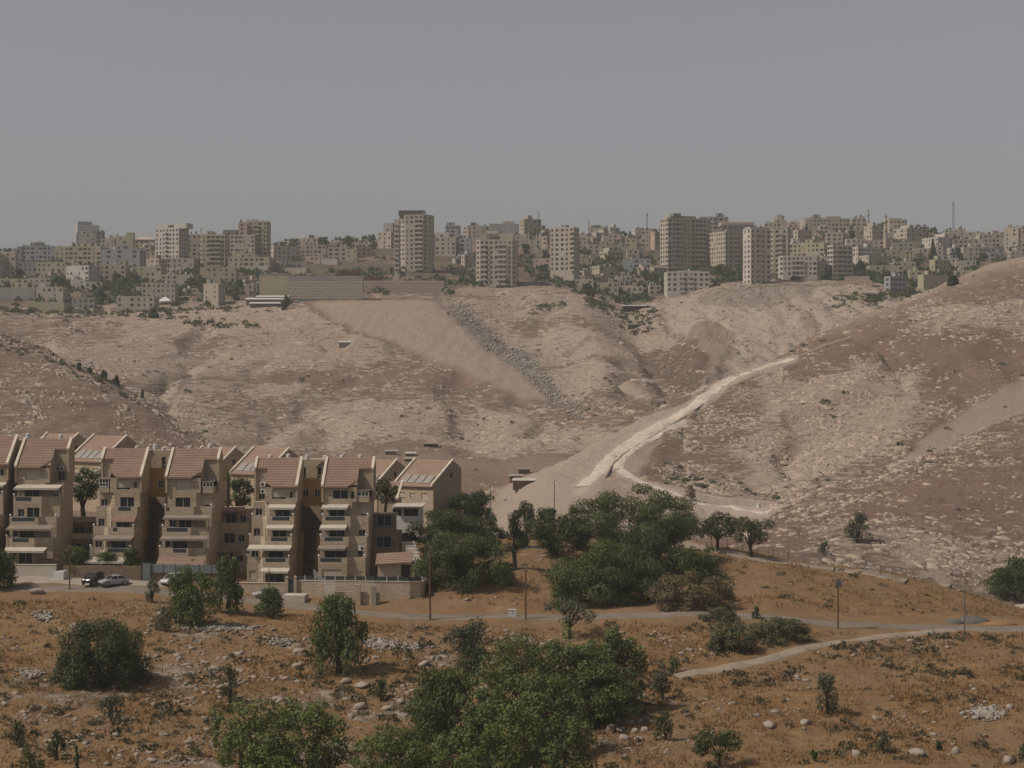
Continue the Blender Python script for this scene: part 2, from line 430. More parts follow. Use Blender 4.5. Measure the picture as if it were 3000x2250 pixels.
m_rock_near = near_rock * 0.75
m_grass = z_near * (0.55 + 0.6 * sm(0.35, 0.6, fbm(GX / 14, GD / 14, 4, 61)))
dirt_left = z_near * sm(3.9, 4.1, SS) * (1 - sm(1250, 1500, UU)) * sm(900, 1000, UU)
m_grass *= 1 - 0.55 * dirt_left
m_grass *= 1 - 0.35 * (z_near * sm(3.6, 4.6, SS) * sm(1500, 1600, UU) * (1 - sm(1950, 2100, UU)))
under_trees = z_near * sm(4.6, 5.2, SS)
m_pale = np.clip(pale_slope * 0.85 + gully_pale * 0.6 + crest_pale * 0.6 + fresh * 0.95 + heap * 0.7 + z_far * 0.35 * sm(-20, -33, GZ) + left_hill * 0.3, 0, 1)
rd_ = seg_dist(UU, PY0, [(1700, 1430), (1728, 1402), (1760, 1372), (1790, 1338), (1850, 1297), (1920, 1252), (1985, 1217), (2045, 1182), (2100, 1134), (2170, 1098), (2270, 1064), (2335, 1046)])
rd2_ = seg_dist(UU, PY0, [(2275, 1494), (2150, 1484), (2030, 1464), (1960, 1442), (1900, 1416), (1850, 1402), (1815, 1382), (1806, 1356), (1836, 1322), (1886, 1293), (1956, 1258), (2016, 1226)])
m_road = right_hill * np.maximum(np.exp(-(rd_ / np.interp(UU, [1700, 1900, 2100, 2335], [30, 24, 15, 8])) ** 2), 0.85 * np.exp(-(rd2_ / 13.0) ** 2))
m_road = np.maximum(m_road, 0.8 * right_hill * in_poly(UU, PY0, [(2020, 1470), (2100, 1468), (2290, 1494), (2250, 1520), (2080, 1510)]))
m_grey = np.clip(debris * 0.9 + debris2 * 0.45, 0, 1)
m_dark = np.clip(dark_cone * 0.65 + darkfill2 * 0.6 + cut_dark * 0.5 + brown_sw * 0.4, 0, 1)
m_scrub = z_town * np.clip(0.25 + sm(0.36, 0.56, fbm(GX / 25, GD / 25, 3, 71)), 0, 1)

# --- relief detail
H = np.zeros_like(GZ)
roadw = np.exp(-((SS - 3.5) / 0.45) ** 2)
H += z_near * (1 - 0.9 * roadw) * ((fbm(GX / 14, GD / 14, 3, 1) - 0.5) * 1.5 + (fbm(GX / 2.6, GD / 2.6, 3, 2) - 0.5) * 0.55)
H += near_rock * 0.35 * sm(0.45, 0.6, fbm(GX / 1.6, GD / 1.6, 2, 12))
mh = z_mid * (1 - 0.75 * pale_slope) * (1 - 0.6 * gully_pale)
H += mh * ((fbm(GX / 46, GD / 46, 4, 3) - 0.5) * 6.0 * sm(8.9, 9.5, SS) * (1 - sm(9.7, 10.0, SS)) + (fbm(GX / 7, GD / 9, 3, 4) - 0.5) * 1.6)
ledge = fbm(GX / 11, GD / 11, 3, 14) * 1.4 + (GZ + (GX * 0.05)) / 2.4
H += (right_hill * m_rock) * 0.9 * sm(0.0, 0.45, ledge - np.floor(ledge))
H += pale_slope * (fbm(GX / 12, GD / 12, 4, 15) - 0.5) * 3.0
H += left_hill * (fbm((GX + GD * 0.7) / 18, (GD - GX) / 9, 3, 16) - 0.5) * 2.2
fh = z_far * (1 - 0.55 * heap) * (1 - 0.4 * fresh)
H += fh * ((fbm(GX / 60, GD / 60, 4, 6) - 0.5) * 7.0 * sm(11.6, 12.4, SS) * (1 - sm(13.4, 13.9, SS)) + (fbm(GX / 9, GZ / 2.5, 3, 7) - 0.5) * 1.4)
ledge2 = fbm(GX / 22, GD / 22, 3, 17) * 1.7 + GZ / 2.7
H += fh * m_rock * 1.0 * sm(0.0, 0.5, ledge2 - np.floor(ledge2))
H += heap * (np.abs(fbm(GX / 7 - GZ / 18, GZ / 40, 3, 18) - 0.5) * -1.6 + (fbm(GX / 3, GD / 3, 3, 19) - 0.5) * 0.9)
H += heap * 1.5 * np.exp(-((UU - 1150 - (PY0 - 880) * 0.75) / 150.0) ** 2) * sm(877, 900, PY0)
H += fresh * ((np.abs(fbm(GX / 16, GZ / 9, 4, 20) - 0.5) * 2 - 0.3) * 7.0 * (1 - sm(13.7, 13.95, SS)) + (fbm(GX / 4, GD / 4, 3, 24) - 0.5) * 2.4)
H += dark_cone * 4.5
for (zb, wd) in ((26.0, 2.2), (36.0, 2.2)):      # graded benches in the fresh embankment
    gz = GZ + (fbm(GX / 40, GX * 0, 2, 66) - 0.5) * 8
    H += fresh * 2.6 * (sm(zb - wd, zb, gz) - sm(zb, zb + 9, gz))
H += debris * ((fbm(GX / 2.5, GD / 2.5, 2, 22) - 0.5) * 2.2 - 0.5)
gul = seg_dist(UU, PY0, [(1845, 935), (1900, 1000), (1965, 1090), (1985, 1180)])
H -= z_far * 9.0 * np.exp(-(gul / 48.0) ** 2) * (1 - sm(13.6, 13.95, SS))
H += z_far * 7.0 * np.exp(-(seg_dist(UU, PY0, [(1690, 935), (1740, 1040), (1780, 1130), (1790, 1200)]) / 70.0) ** 2) * (1 - sm(13.5, 13.9, SS))
gl = np.abs(fbm(GX / 48 + 0.6 * fbm(GX / 30, GD / 30, 2, 58), GD / 190, 3, 57) - 0.5) * 2
H -= fh * (1 - heap) * (1 - fresh) * 5.5 * (1 - sm(0.0, 0.32, gl)) * sm(11.3, 12.0, SS) * (1 - sm(13.3, 13.85, SS))
gl2 = np.abs(fbm(GX / 40 + 0.5 * fbm(GX / 25, GD / 25, 2, 68), GD / 120, 3, 67) - 0.5) * 2
H -= mh * right_hill * 4.0 * (1 - sm(0.0, 0.3, gl2)) * sm(9.05, 9.4, SS) * (1 - sm(9.6, 9.95, SS))
H += z_town * (fbm(GX / 18, GD / 18, 3, 23) - 0.5) * 1.2 * (1 - sm(15.8, 16.5, SS))
GZ = GZ + H

def column(px):
    """profile (distance, height) of the land in the direction of a photo column"""
    t = (px - U[0]) / (U[1] - U[0]); i = int(np.clip(t, 0, NU - 2)); f = t - i
    return GD[:, i] * (1 - f) + GD[:, i + 1] * f, GZ[:, i] * (1 - f) + GZ[:, i + 1] * f
def hit(px, py, dmin=0.0, dmax=1e9):
    """first point of the land met by the ray through a photo pixel -> (x, y, z)"""
    d, z = column(px)
    row = 1125 - z / d * F
    ok = (row <= py) & (d >= dmin)
    idx = np.nonzero(ok)[0]
    i = idx[0] if len(idx) else len(d) - 3
    if i > 0 and d[i - 1] >= dmin and row[i - 1] > py:
        a = (row[i - 1] - py) / max(1e-6, row[i - 1] - row[i]); a = min(max(a, 0), 1)
        dd = d[i - 1] + a * (d[i] - d[i - 1])
    else: dd = d[i]
    dd = min(dd, dmax)
    return ((px - 1500) / F * dd, dd, float(np.interp(dd, d, z)))
def ground(x, y):
    d, z = column(1500 + F * x / y)
    return float(np.interp(y, d, z))
def ground_many(X, Y):
    X = np.asarray(X, float); Y = np.asarray(Y, float)
    t = np.clip((1500 + F * X / Y - U[0]) / (U[1] - U[0]), 0, NU - 1.001); i = t.astype(int)
    out = np.empty(len(X))
    for c in np.unique(i):
        m = i == c; f = t[m] - c
        a = np.interp(Y[m], GD[:, c], GZ[:, c]); b = np.interp(Y[m], GD[:, c + 1], GZ[:, c + 1])
        out[m] = a * (1 - f) + b * f
    return out

# --- ground materials
def ground_mat(name, soil, soil2, rock, rockd, grass, grass2, pale, bump_scale, bump_d, ns=1.0):
    t = NT(name)
    co = t.coord()
    n1 = t.noise(0.09 * ns, 6, 0.62, co); n2 = t.noise(0.9 * ns, 6, 0.65, co); n3 = t.noise(3.5 * ns, 4, 0.6, co)
    c = t.mix(t.ramp(n1, 0.35, 0.66), soil, soil2)
    c = t.mix(t.math('MULTIPLY', t.ramp(n2, 0.5, 0.75), 0.5), c, tuple(v * 0.62 for v in soil))
    g = t.math('MULTIPLY', t.attr('m_grass'), t.ramp(n2, 0.3, 0.6))
    gc = t.mix(t.ramp(n3, 0.35, 0.68), grass2, grass)
    gc = t.mix(t.math('MULTIPLY', t.ramp(t.noise(0.17, 5, 0.6, co), 0.48, 0.68), 0.75), gc, (0.37, 0.255, 0.13))
    gc = t.mix(t.math('MULTIPLY', t.ramp(t.noise(0.31, 6, 0.65, co), 0.55, 0.72), 0.8), gc, (0.13, 0.088, 0.046))
    c = t.mix(g, c, gc)
    pn = t.noise(0.55 * ns, 8, 0.74, t.vmul(co, (0.62, 0.35, 4.2)))
    r = t.ramp(t.math('ADD', t.math('MULTIPLY', t.attr('m_rock'), 0.34), pn), 0.66, 0.76)
    rc = t.mix(t.ramp(n2, 0.35, 0.7), rock, rockd)
    c = t.mix(t.math('MULTIPLY', r, 0.85), c, rc)
    c = t.mix(t.math('MULTIPLY', t.attr('m_pale'), t.ramp(t.math('ADD', n2, t.attr('m_pale')), 0.55, 1.1)), c, t.mix(t.ramp(n3, 0.3, 0.7), pale, tuple(v * 0.8 for v in pale)))
    wr = t.ramp(t.math('ADD', t.attr('m_road'), t.math('MULTIPLY', t.math('SUBTRACT', n2, 0.5), 0.9)), 0.3, 0.75)
    c = t.mix(wr, c, t.mix(t.ramp(n3, 0.3, 0.7), (0.70, 0.585, 0.475), (0.58, 0.47, 0.375)))
    c = t.mix(t.math('MULTIPLY', t.attr('m_dark'), 0.8), c, (0.20, 0.142, 0.102))
    c = t.mix(t.attr('m_grey'), c, t.mix(t.ramp(n3, 0.4, 0.62), (0.13, 0.112, 0.092), (0.31, 0.28, 0.24)))
    c = t.mix(t.math('MULTIPLY', t.attr('m_scrub'), 0.7), c, t.mix(t.ramp(n3, 0.35, 0.65), (0.05, 0.06, 0.04), (0.13, 0.115, 0.075)))
    t.color(c); t.rough(0.95, 0.1)
    h = t.math('ADD', t.math('ADD', t.noise(bump_scale, 6, 0.75, co), t.math('MULTIPLY', pn, 0.9)), t.math('MULTIPLY', r, 0.3))
    t.bump(h, bump_d)
    return t.mat
M_NEAR = ground_mat('near_ground', (0.285, 0.195, 0.122), (0.25, 0.153, 0.083), (0.46, 0.395, 0.325), (0.30, 0.235, 0.175), (0.36, 0.21, 0.09), (0.24, 0.14, 0.066), (0.5, 0.42, 0.33), 2.2, 0.25)
M_HILL = ground_mat('hill_ground', (0.345, 0.234, 0.169), (0.285, 0.19, 0.135), (0.60, 0.483, 0.382), (0.41, 0.31, 0.233), (0.3, 0.2, 0.1), (0.2, 0.13, 0.07), (0.64, 0.51, 0.405), 0.8, 1.1, 0.6)
M_FAR = ground_mat('far_ground', (0.345, 0.236, 0.172), (0.285, 0.192, 0.139), (0.60, 0.483, 0.382), (0.41, 0.312, 0.236), (0.3, 0.2, 0.1), (0.2, 0.13, 0.07), (0.60, 0.48, 0.38), 0.5, 1.5, 0.45)

def sheet(name, s0, s1, mat, label):
    i0 = int(np.searchsorted(S, s0 - 1e-6)); i1 = int(np.searchsorted(S, s1 - 1e-6)) + 1
    X = GX[i0:i1]; n = X.shape[0]
    V = np.stack([X, GD[i0:i1], GZ[i0:i1]], -1).reshape(-1, 3)
    a = (np.arange(n - 1)[:, None] * NU + np.arange(NU - 1)[None, :]).ravel()
    Q = np.stack([a, a + 1, a + NU + 1, a + NU], 1)
    me = np_mesh(name, V, Q, mat, True)
    mr = np.maximum(m_rock, m_rock_near)
    for nm, arr in (('m_grass', m_grass), ('m_rock', mr), ('m_pale', m_pale), ('m_dark', m_dark), ('m_grey', m_grey), ('m_scrub', m_scrub), ('m_road', m_road)):
        attr(me, nm, arr[i0:i1])
    o = link(name, me)
    tag(o, label, None, None, 'structure')
    return o
sheet('ground', 0, 7, M_NEAR, 'dry orange grass slope with the road and the brow behind it')
sheet('hills', 7, 11, M_HILL, 'bare rocky hills either side of the valley')
sheet('far_hillside', 11, 14, M_FAR, 'rocky far hillside below the town with spoil heaps')
sheet('town_ridge', 14, K - 1, M_FAR, 'ridge carrying the far town')
# ---------------------------------------------------------------- shared materials
M_STONE = stone_wall('house_limestone', (0.58, 0.455, 0.32))
M_STONE2 = stone_wall('pale_limestone', (0.63, 0.505, 0.37))
M_OCHRE = stone_wall('ochre_cladding', (0.50, 0.315, 0.125), var=0.08)
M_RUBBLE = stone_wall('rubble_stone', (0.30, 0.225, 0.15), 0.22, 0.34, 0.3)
M_COPING = plain('coping_stone', (0.74, 0.64, 0.51), 0.85)
M_WHITE = plain('white_paint', (0.74, 0.72, 0.68), 0.6, 0.4, 0.05)
M_AWN = plain('cream_awning', (0.60, 0.54, 0.44), 0.85, 0.2, 0.08)
M_AWN2 = plain('grey_brown_awning', (0.30, 0.245, 0.195), 0.85, 0.2, 0.1)
M_SHUT = plain('roller_shutter', (0.55, 0.48, 0.38), 0.7, 0.3, 0.04)
M_FRAME = plain('window_frame', (0.55, 0.53, 0.5), 0.5, 0.4, 0.03)
M_DARKF = plain('dark_frame', (0.06, 0.05, 0.045), 0.6)
M_GLASS = NT('window_glass').color((0.022, 0.026, 0.027)).rough(0.12, 0.5).mat
M_BALU = NT('balustrade_glass').color((0.06, 0.072, 0.072)).rough(0.2, 0.4).mat
M_IRON = plain('grey_metal', (0.16, 0.17, 0.17), 0.55, 0.4, 0.08, 1.0, 0.3)
M_PANELS = plain('grey_green_fence', (0.20, 0.225, 0.225), 0.7, 0.3, 0.1)
M_WOOD = plain('weathered_wood', (0.16, 0.085, 0.05), 0.8, 0.2, 0.2, 2.0)
M_CONC = plain('concrete', (0.40, 0.345, 0.28), 0.9, 0.15, 0.14, 0.4, 0, 0.02)
M_PALECONC = plain('pale_concrete', (0.60, 0.54, 0.46), 0.9, 0.15, 0.1, 0.4)
M_ASPH = plain('worn_asphalt', (0.25, 0.205, 0.165), 0.92, 0.15, 0.16, 0.25, 0, 0.02)
M_TRACK = plain('gravel_track', (0.37, 0.295, 0.225), 0.95, 0.1, 0.18, 0.5, 0, 0.05)
M_WROAD = plain('chalk_road', (0.72, 0.605, 0.495), 0.95, 0.1, 0.2, 0.6, 0, 0.15)
M_SOLAR = NT('solar_collector').color((0.17, 0.16, 0.15)).rough(0.25, 0.6).mat
M_DIRTW = plain('garden_soil', (0.2, 0.14, 0.09))

def tile_mat():
    t = NT('clay_tiles')
    co = t.coord()
    f = t.noise(0.5, 5, 0.65, co); f2 = t.noise(5.0, 3, 0.6, co)
    c = t.mix(t.ramp(f, 0.3, 0.72), (0.33, 0.215, 0.16), (0.40, 0.285, 0.218))
    c = t.mix(t.math('MULTIPLY', t.ramp(f2, 0.5, 0.75), 0.45), c, (0.215, 0.13, 0.092))
    sep = t.n('ShaderNodeSeparateXYZ'); t.l(co, sep.inputs[0])
    w = t.math('SINE', t.math('MULTIPLY', sep.outputs[0], 21.0))
    t.color(c); t.rough(0.85, 0.2)
    t.bump(w, 0.015)
    return t.mat
M_TILE = tile_mat()

def facade2(mb, A, B, z0, z1, wins, rec=0.2, panes=None, m=0):
    """wall from A to B (outward to the right of travel... -y for left-to-right) with real recessed openings"""
    ax, ay = A; bx, by = B
    L = math.hypot(bx - ax, by - ay); tx, ty = (bx - ax) / L, (by - ay) / L
    nx, ny = ty, -tx
    def P(u, z, r=0.0): return (ax + tx * u - nx * r, ay + ty * u - ny * r, z)
    def q(u0, u1, a, b):
        if u1 - u0 > 1e-4 and b - a > 1e-4: mb.quad(P(u0, a), P(u1, a), P(u1, b), P(u0, b), m)
    u = 0.0
    for (u0, u1, a, b, kind) in sorted(wins):
        u0 = max(u0, u); u1 = min(u1, L); a = max(a, z0); b = min(b, z1)
        if u1 - u0 < 0.05: continue
        q(u, u0, z0, z1); q(u0, u1, z0, a); q(u0, u1, b, z1)
        mb.quad(P(u0, a), P(u0, b), P(u0, b, rec), P(u0, a, rec), m)
        mb.quad(P(u1, a), P(u1, b), P(u1, b, rec), P(u1, a, rec), m)
        mb.quad(P(u0, a), P(u1, a), P(u1, a, rec), P(u0, a, rec), m)
        mb.quad(P(u0, b), P(u1, b), P(u1, b, rec), P(u0, b, rec), m)
        if panes is not None: panes.append((P(u0, a, rec), P(u1, a, rec), b - a, kind, (nx, ny)))
        u = u1
    q(u, L, z0, z1)

def window_obj(parent, pane, mirror=None):
    """one window: pane or roller shutter with its frame"""
    p0, p1, h, kind, n = pane
    mb = MB()
    p0 = Vector(p0); p1 = Vector(p1); t = (p1 - p0); L = t.length; t.normalize(); nn = Vector((n[0], n[1], 0)); up = Vector((0, 0, 1))
    def bar(u0, u1, a, b, d0, d1, m):
        c = [p0 + t * u0 + nn * d0, p0 + t * u1 + nn * d0, p0 + t * u1 + nn * d1, p0 + t * u0 + nn * d1]
        mb.hexa([tuple(v + up * a) for v in c] + [tuple(v + up * b) for v in c], m)
    fw = 0.07
    bar(0.0, L, 0.0, h, 0.0, 0.02, 0)
    bar(0, L, 0, fw, 0.02, 0.08, 1); bar(0, L, h - fw, h, 0.02, 0.08, 1)
    bar(0, fw, fw, h - fw, 0.02, 0.08, 1); bar(L - fw, L, fw, h - fw, 0.02, 0.08, 1)
    if kind == 'shutter':
        bar(fw, L - fw, h * 0.22, h - fw, 0.03, 0.075, 2)
    elif kind == 'closed':
        bar(fw, L - fw, fw, h - fw, 0.03, 0.075, 2)
    elif L > 0.9:
        bar(L / 2 - 0.035, L / 2 + 0.035, fw, h - fw, 0.02, 0.07, 1)
    if mirror: mb.v = [(mirror - v[0], v[1], v[2]) for v in mb.v]
    return mb.build('window', [M_GLASS, M_FRAME, M_SHUT], parent)

FL = [0, 3.05, 6.1, 9.15, 12.2]
EAVE = 14.55; RISE = 4.25; RY0, RY1 = -0.45, 4.6
FOFF = [-5.7, -3.8, -1.9, 0.0, 0.0]

def roof_course(mb, xa, xb, v0, v1, lift=0.13):
    def P(x, v, dz): return (x, RY0 + (RY1 - RY0) * v, EAVE + RISE * v + dz)
    (a0, b0), (a1, b1) = xa, xb
    mb.hexa([P(a0, v0, -0.1), P(b0, v0, -0.1), P(b1, v1, -0.1), P(a1, v1, -0.1), P(a0, v0, lift + 0.06), P(b0, v0, lift + 0.06), P(b1, v1, 0.05), P(a1, v1, 0.05)])

def terrace_house(label, px0, px1, y_eave, cut, awn, wins, rail, d=304.0, extras=()):
    s = d / F; DB = 6.0
    W = (px1 - px0) * s
    z0 = (1125 - y_eave) / F * d - EAVE
    root = thing('terraced_house', label, 'house', ((px0 - 1500) * s, d, z0), math.radians(-3), 'stepped stone houses above the street')
    mir = W if cut == 'r' else None
    def fin(mb, name, mats, parent=root):
        if mir: mb.v = [(mir - v[0], v[1], v[2]) for v in mb.v]
        return mb.build(name, mats, parent)
    wall = MB(); panes = []
    a, b = 0.26 * W, 0.38 * W
    for i in range(4):
        o = FOFF[i]; za, zb = FL[i] - (4.0 if i == 0 else 0), FL[i + 1]
        wl = wins.get(i, [])
        cw = [(u0 * W, u1 * W, FL[i] + q0, FL[i] + q1, k) for (u0, u1, q0, q1, k) in wl if u1 <= 0.26]
        mw = [(u0 * W - b, u1 * W - b, FL[i] + q0, FL[i] + q1, k) for (u0, u1, q0, q1, k) in wl if u0 >= 0.38]
        facade2(wall, (0, 0.7 + o), (a, 0.7 + o), za, zb, cw, 0.2, panes)
        facade2(wall, (a, 0.7 + o), (b, o), za, zb, [])
        facade2(wall, (b, o), (W, o), za, zb, mw, 0.2, panes)
        facade2(wall, (W, o), (W, DB), za, zb, [(3.4 - o, 4.4 - o, FL[i] + 1, FL[i] + 2.2, 'dark')] if i > 1 else [], 0.2, panes)
        facade2(wall, (0, DB), (0, 0.7 + o), za, zb, [])
        wall.poly([(0, DB, zb), (0, 0.7 + o, zb), (a, 0.7 + o, zb), (b, o, zb), (W, o, zb), (W, DB, zb)])
    # top storey: room under the roof and the roof terrace in the cut corner
    c = 0.28 * W
    wl = wins.get(4, [])
    facade2(wall, (c, 0), (W, 0), FL[4], EAVE, [(u0 * W - c, u1 * W - c, FL[4] + q0, FL[4] + q1, k) for (u0, u1, q0, q1, k) in wl if u0 >= 0.28], 0.2, panes)
    facade2(wall, (W, 0), (W, DB), FL[4], EAVE, [(3.2, 4.2, FL[4] + 0.8, FL[4] + 1.9, 'dark')], 0.2, panes)
    wall.quad((c, 0, FL[4]), (c, 3, FL[4]), (c, 3, EAVE + 2.5), (c, 0, EAVE))
    facade2(wall, (0, 3), (c, 3), FL[4], EAVE + 2.8, [(u0 * W, u1 * W, FL[4] + q0, FL[4] + q1, k) for (u0, u1, q0, q1, k) in wl if u1 <= 0.28], 0.2, panes)
    wall.quad((0, DB, FL[4]), (0, 3, FL[4]), (0, 3, EAVE + 2.8), (0, DB, EAVE))
    wall.quad((0, DB, -4), (W, DB, -4), (W, DB, EAVE), (0, DB, EAVE))
    # gables
    for x0_, x1_, ys in ((W, W + 0.3, -0.3), (-0.3, 0.0, 2.7)):
        vs = (ys - RY0) / (RY1 - RY0)
        pts = [(ys, FL[4] - 0.0), (ys, EAVE + RISE * vs + 0.2), (RY1, EAVE + RISE + 0.25), (DB + .05, EAVE + 3.2), (DB + .05, FL[4])]
        n = len(pts); i0 = len(wall.v)
        wall.v += [(x0_, p[0], p[1]) for p in pts] + [(x1_, p[0], p[1]) for p in pts]
        for k in range(n):
            j = (k + 1) % n; wall.f.append((i0 + k, i0 + j, i0 + n + j, i0 + n + k)); wall.m.append(0)
        wall.f.append(tuple(range(i0, i0 + n))); wall.m.append(0); wall.f.append(tuple(range(i0 + n, i0 + 2 * n))); wall.m.append(0)
    fin(wall, 'wall', M_STONE)
    for p in panes: window_obj(root, p, mir)
    # copings on the gables
    for x0_, x1_, vs in ((W - 0.06, W + 0.36, 0.0), (-0.36, 0.06, 0.6)):
        cp = MB()
        def Q(x, v, dz): return (x, RY0 + (RY1 - RY0) * v, EAVE + RISE * v + dz)
        cp.hexa([Q(x0_, vs, 0.1), Q(x1_, vs, 0.1), Q(x1_, 1.0, 0.1), Q(x0_, 1.0, 0.1), Q(x0_, vs, 0.42), Q(x1_, vs, 0.42), Q(x1_, 1.0, 0.42), Q(x0_, 1.0, 0.42)])
        fin(cp, 'coping', M_COPING)
    # tiled roof in overlapping courses, cut back at one corner
    rf = MB()
    n = 17
    def xl(v):
        if v < 0.2: return (0.47 + (0.27 - 0.47) * v / 0.2) * W
        if v < 0.6: return 0.27 * W
        return 0.07
    for k in range(n):
        v0, v1 = k / n, (k + 1) / n
        l0, l1 = xl(v0), xl(v1 - 1e-4)
        if v0 < 0.6 <= v1 - 1e-4: l0 = l1 = xl(v0)
        roof_course(rf, (l0, W - 0.07), (l1, W - 0.07), v0, v1 + 0.012)
    rf.hexa([(0.05, RY1 - 0.15, EAVE + RISE + 0.02), (W - 0.05, RY1 - 0.15, EAVE + RISE + 0.02), (W - 0.05, RY1 + 0.25, EAVE + RISE + 0.02), (0.05, RY1 + 0.25, EAVE + RISE + 0.02),
             (0.05, RY1 - 0.05, EAVE + RISE + 0.2), (W - 0.05, RY1 - 0.05, EAVE + RISE + 0.2), (W - 0.05, RY1 + 0.12, EAVE + RISE + 0.2), (0.05, RY1 + 0.12, EAVE + RISE + 0.2)])
    rf.quad((0, RY1, EAVE + RISE), (W, RY1, EAVE + RISE), (W, DB + .2, EAVE + 3.0), (0, DB + .2, EAVE + 3.0))
    fin(rf, 'roof', M_TILE)
    # balcony parapets, balustrades and ball finials
    for i in (1, 2, 3):
        o = FOFF[i - 1]; zf = FL[i]
        r0, r1 = [v * W for v in rail.get(i, (0.5, 0.8))]
        pp = MB()
        T = 0.2; hgt = 0.98
        pp.box(0, a, 0.7 + o - 0.003, 0.7 + o + T, zf, zf + hgt)
        pp.hexa([(a, 0.7 + o - .003, zf), (b, o - .003, zf), (b, o + T, zf), (a, 0.7 + o + T, zf), (a, 0.7 + o - .003, zf + hgt), (b, o - .003, zf + hgt), (b, o + T, zf + hgt), (a, 0.7 + o + T, zf + hgt)])
        r0 = max(r0, b + 0.05); r1 = max(r1, r0 + 0.5)
        pp.box(b, r0, o - 0.003, o + T, zf, zf + hgt); pp.box(r0, r1, o - 0.003, o + T, zf, zf + 0.3); pp.box(r1, W, o - 0.003, o + T, zf, zf + hgt)
        pp.box(W - T, W + 0.003, o + T, FOFF[i] - 0.01, zf, zf + hgt)
        pp.box(-0.003, T, 0.7 + o + T, 0.7 + FOFF[i] - 0.01, zf, zf + hgt)
        fin(pp, 'parapet', M_STONE2)
        bl = MB()
        bl.box(r0, r1, o + 0.06, o + 0.1, zf + 0.3, zf + 0.92)
        bl.box(r0, r1, o + 0.04, o + 0.12, zf + 0.92, zf + 0.98, 1)
        fin(bl, 'balustrade', [M_BALU, M_FRAME])
        if i in awn.get('balls', (1, 2, 3)):
            for x in (0.12, W - 0.12):
                bb = MB(); yy = (o if x > 1 else 0.7 + o) + 0.1
                bb.tube((x, yy, zf + hgt), (x, yy, zf + hgt + 0.14), 0.08, 0.08, 6); bb.ball((x, yy, zf + hgt + 0.3), 0.2)
                fin(bb, 'ball_finial', M_WHITE)
    for (i, u0, u1, zt, dep, kind) in awn['list']:
        o = FOFF[i]; x0_, x1_ = u0 * W, u1 * W; z = FL[i] + zt
        am = MB()
        dr = 0.42 * dep / 1.8
        if kind == 'tile':
            nn = 6
            for k in range(nn):
                f0, f1 = k / nn, (k + 1) / nn
                am.hexa([(x0_, o - dep * (1 - f0), z - dr * 2 * (1 - f0) - 0.06), (x1_, o - dep * (1 - f0), z - dr * 2 * (1 - f0) - 0.06), (x1_, o - dep * (1 - f1), z - dr * 2 * (1 - f1) - 0.06), (x0_, o - dep * (1 - f1), z - dr * 2 * (1 - f1) - 0.06),
                         (x0_, o - dep * (1 - f0), z - dr * 2 * (1 - f0) + 0.1), (x1_, o - dep * (1 - f0), z - dr * 2 * (1 - f0) + 0.1), (x1_, o - dep * (1 - f1), z - dr * 2 * (1 - f1) + 0.03), (x0_, o - dep * (1 - f1), z - dr * 2 * (1 - f1) + 0.03)])
            am.box(x0_ + 0.05, x0_ + 0.17, o - dep + 0.05, o - dep + 0.17, FL[i], z - dr * 2, 1); am.box(x1_ - 0.17, x1_ - 0.05, o - dep + 0.05, o - dep + 0.17, FL[i], z - dr * 2, 1)
            fin(am, 'tiled_canopy', [M_TILE, M_WOOD])
        else:
            mt = {'cream': M_AWN, 'grey': M_AWN2, 'white': M_WHITE}[kind]
            nn = 5
            for k in range(nn):                                     # slightly sagging cloth
                f0, f1 = k / nn, (k + 1) / nn
                sg = lambda f: -0.10 * math.sin(math.pi * f)
                am.hexa([(x0_, o - dep * f0, z - dr * f0 + sg(f0) - 0.03), (x0_, o - dep * f1, z - dr * f1 + sg(f1) - 0.03), (x1_, o - dep * f1, z - dr * f1 + sg(f1) - 0.05), (x1_, o - dep * f0, z - dr * f0 + sg(f0) - 0.05),
                         (x0_, o - dep * f0, z - dr * f0 + sg(f0) + 0.02), (x0_, o - dep * f1, z - dr * f1 + sg(f1) + 0.02), (x1_, o - dep * f1, z - dr * f1 + sg(f1)), (x1_, o - dep * f0, z - dr * f0 + sg(f0))])
            am.box(x0_, x1_, o - dep - 0.03, o - dep + 0.003, z - dr - 0.28, z - dr + 0.03)
            am.box(x0_ + 0.04, x0_ + 0.1, o - dep + 0.02, o - dep + 0.08, FL[i] + 0.02, z - dr - 0.05, 1); am.box(x1_ - 0.1, x1_ - 0.04, o - dep + 0.02, o - dep + 0.08, FL[i] + 0.02, z - dr - 0.05, 1)
            fin(am, 'awning', [mt, M_DARKF])
    for (x, y, z) in awn.get('ac', ()):
        ac = MB(); ac.box(x * W, x * W + 0.95, y, y + 0.35, z, z + 0.7)
        for k in range(10):
            t0, t1 = 2 * math.pi * k / 10, 2 * math.pi * (k + 1) / 10
            cx, cz = x * W + 0.36, z + 0.35
            ac.poly([(cx, y - 0.012, cz), (cx + 0.26 * math.cos(t0), y - 0.012, cz + 0.26 * math.sin(t0)), (cx + 0.26 * math.cos(t1), y - 0.012, cz + 0.26 * math.sin(t1))], 1)
        fin(ac, 'air_conditioner', [M_WHITE, M_DARKF])
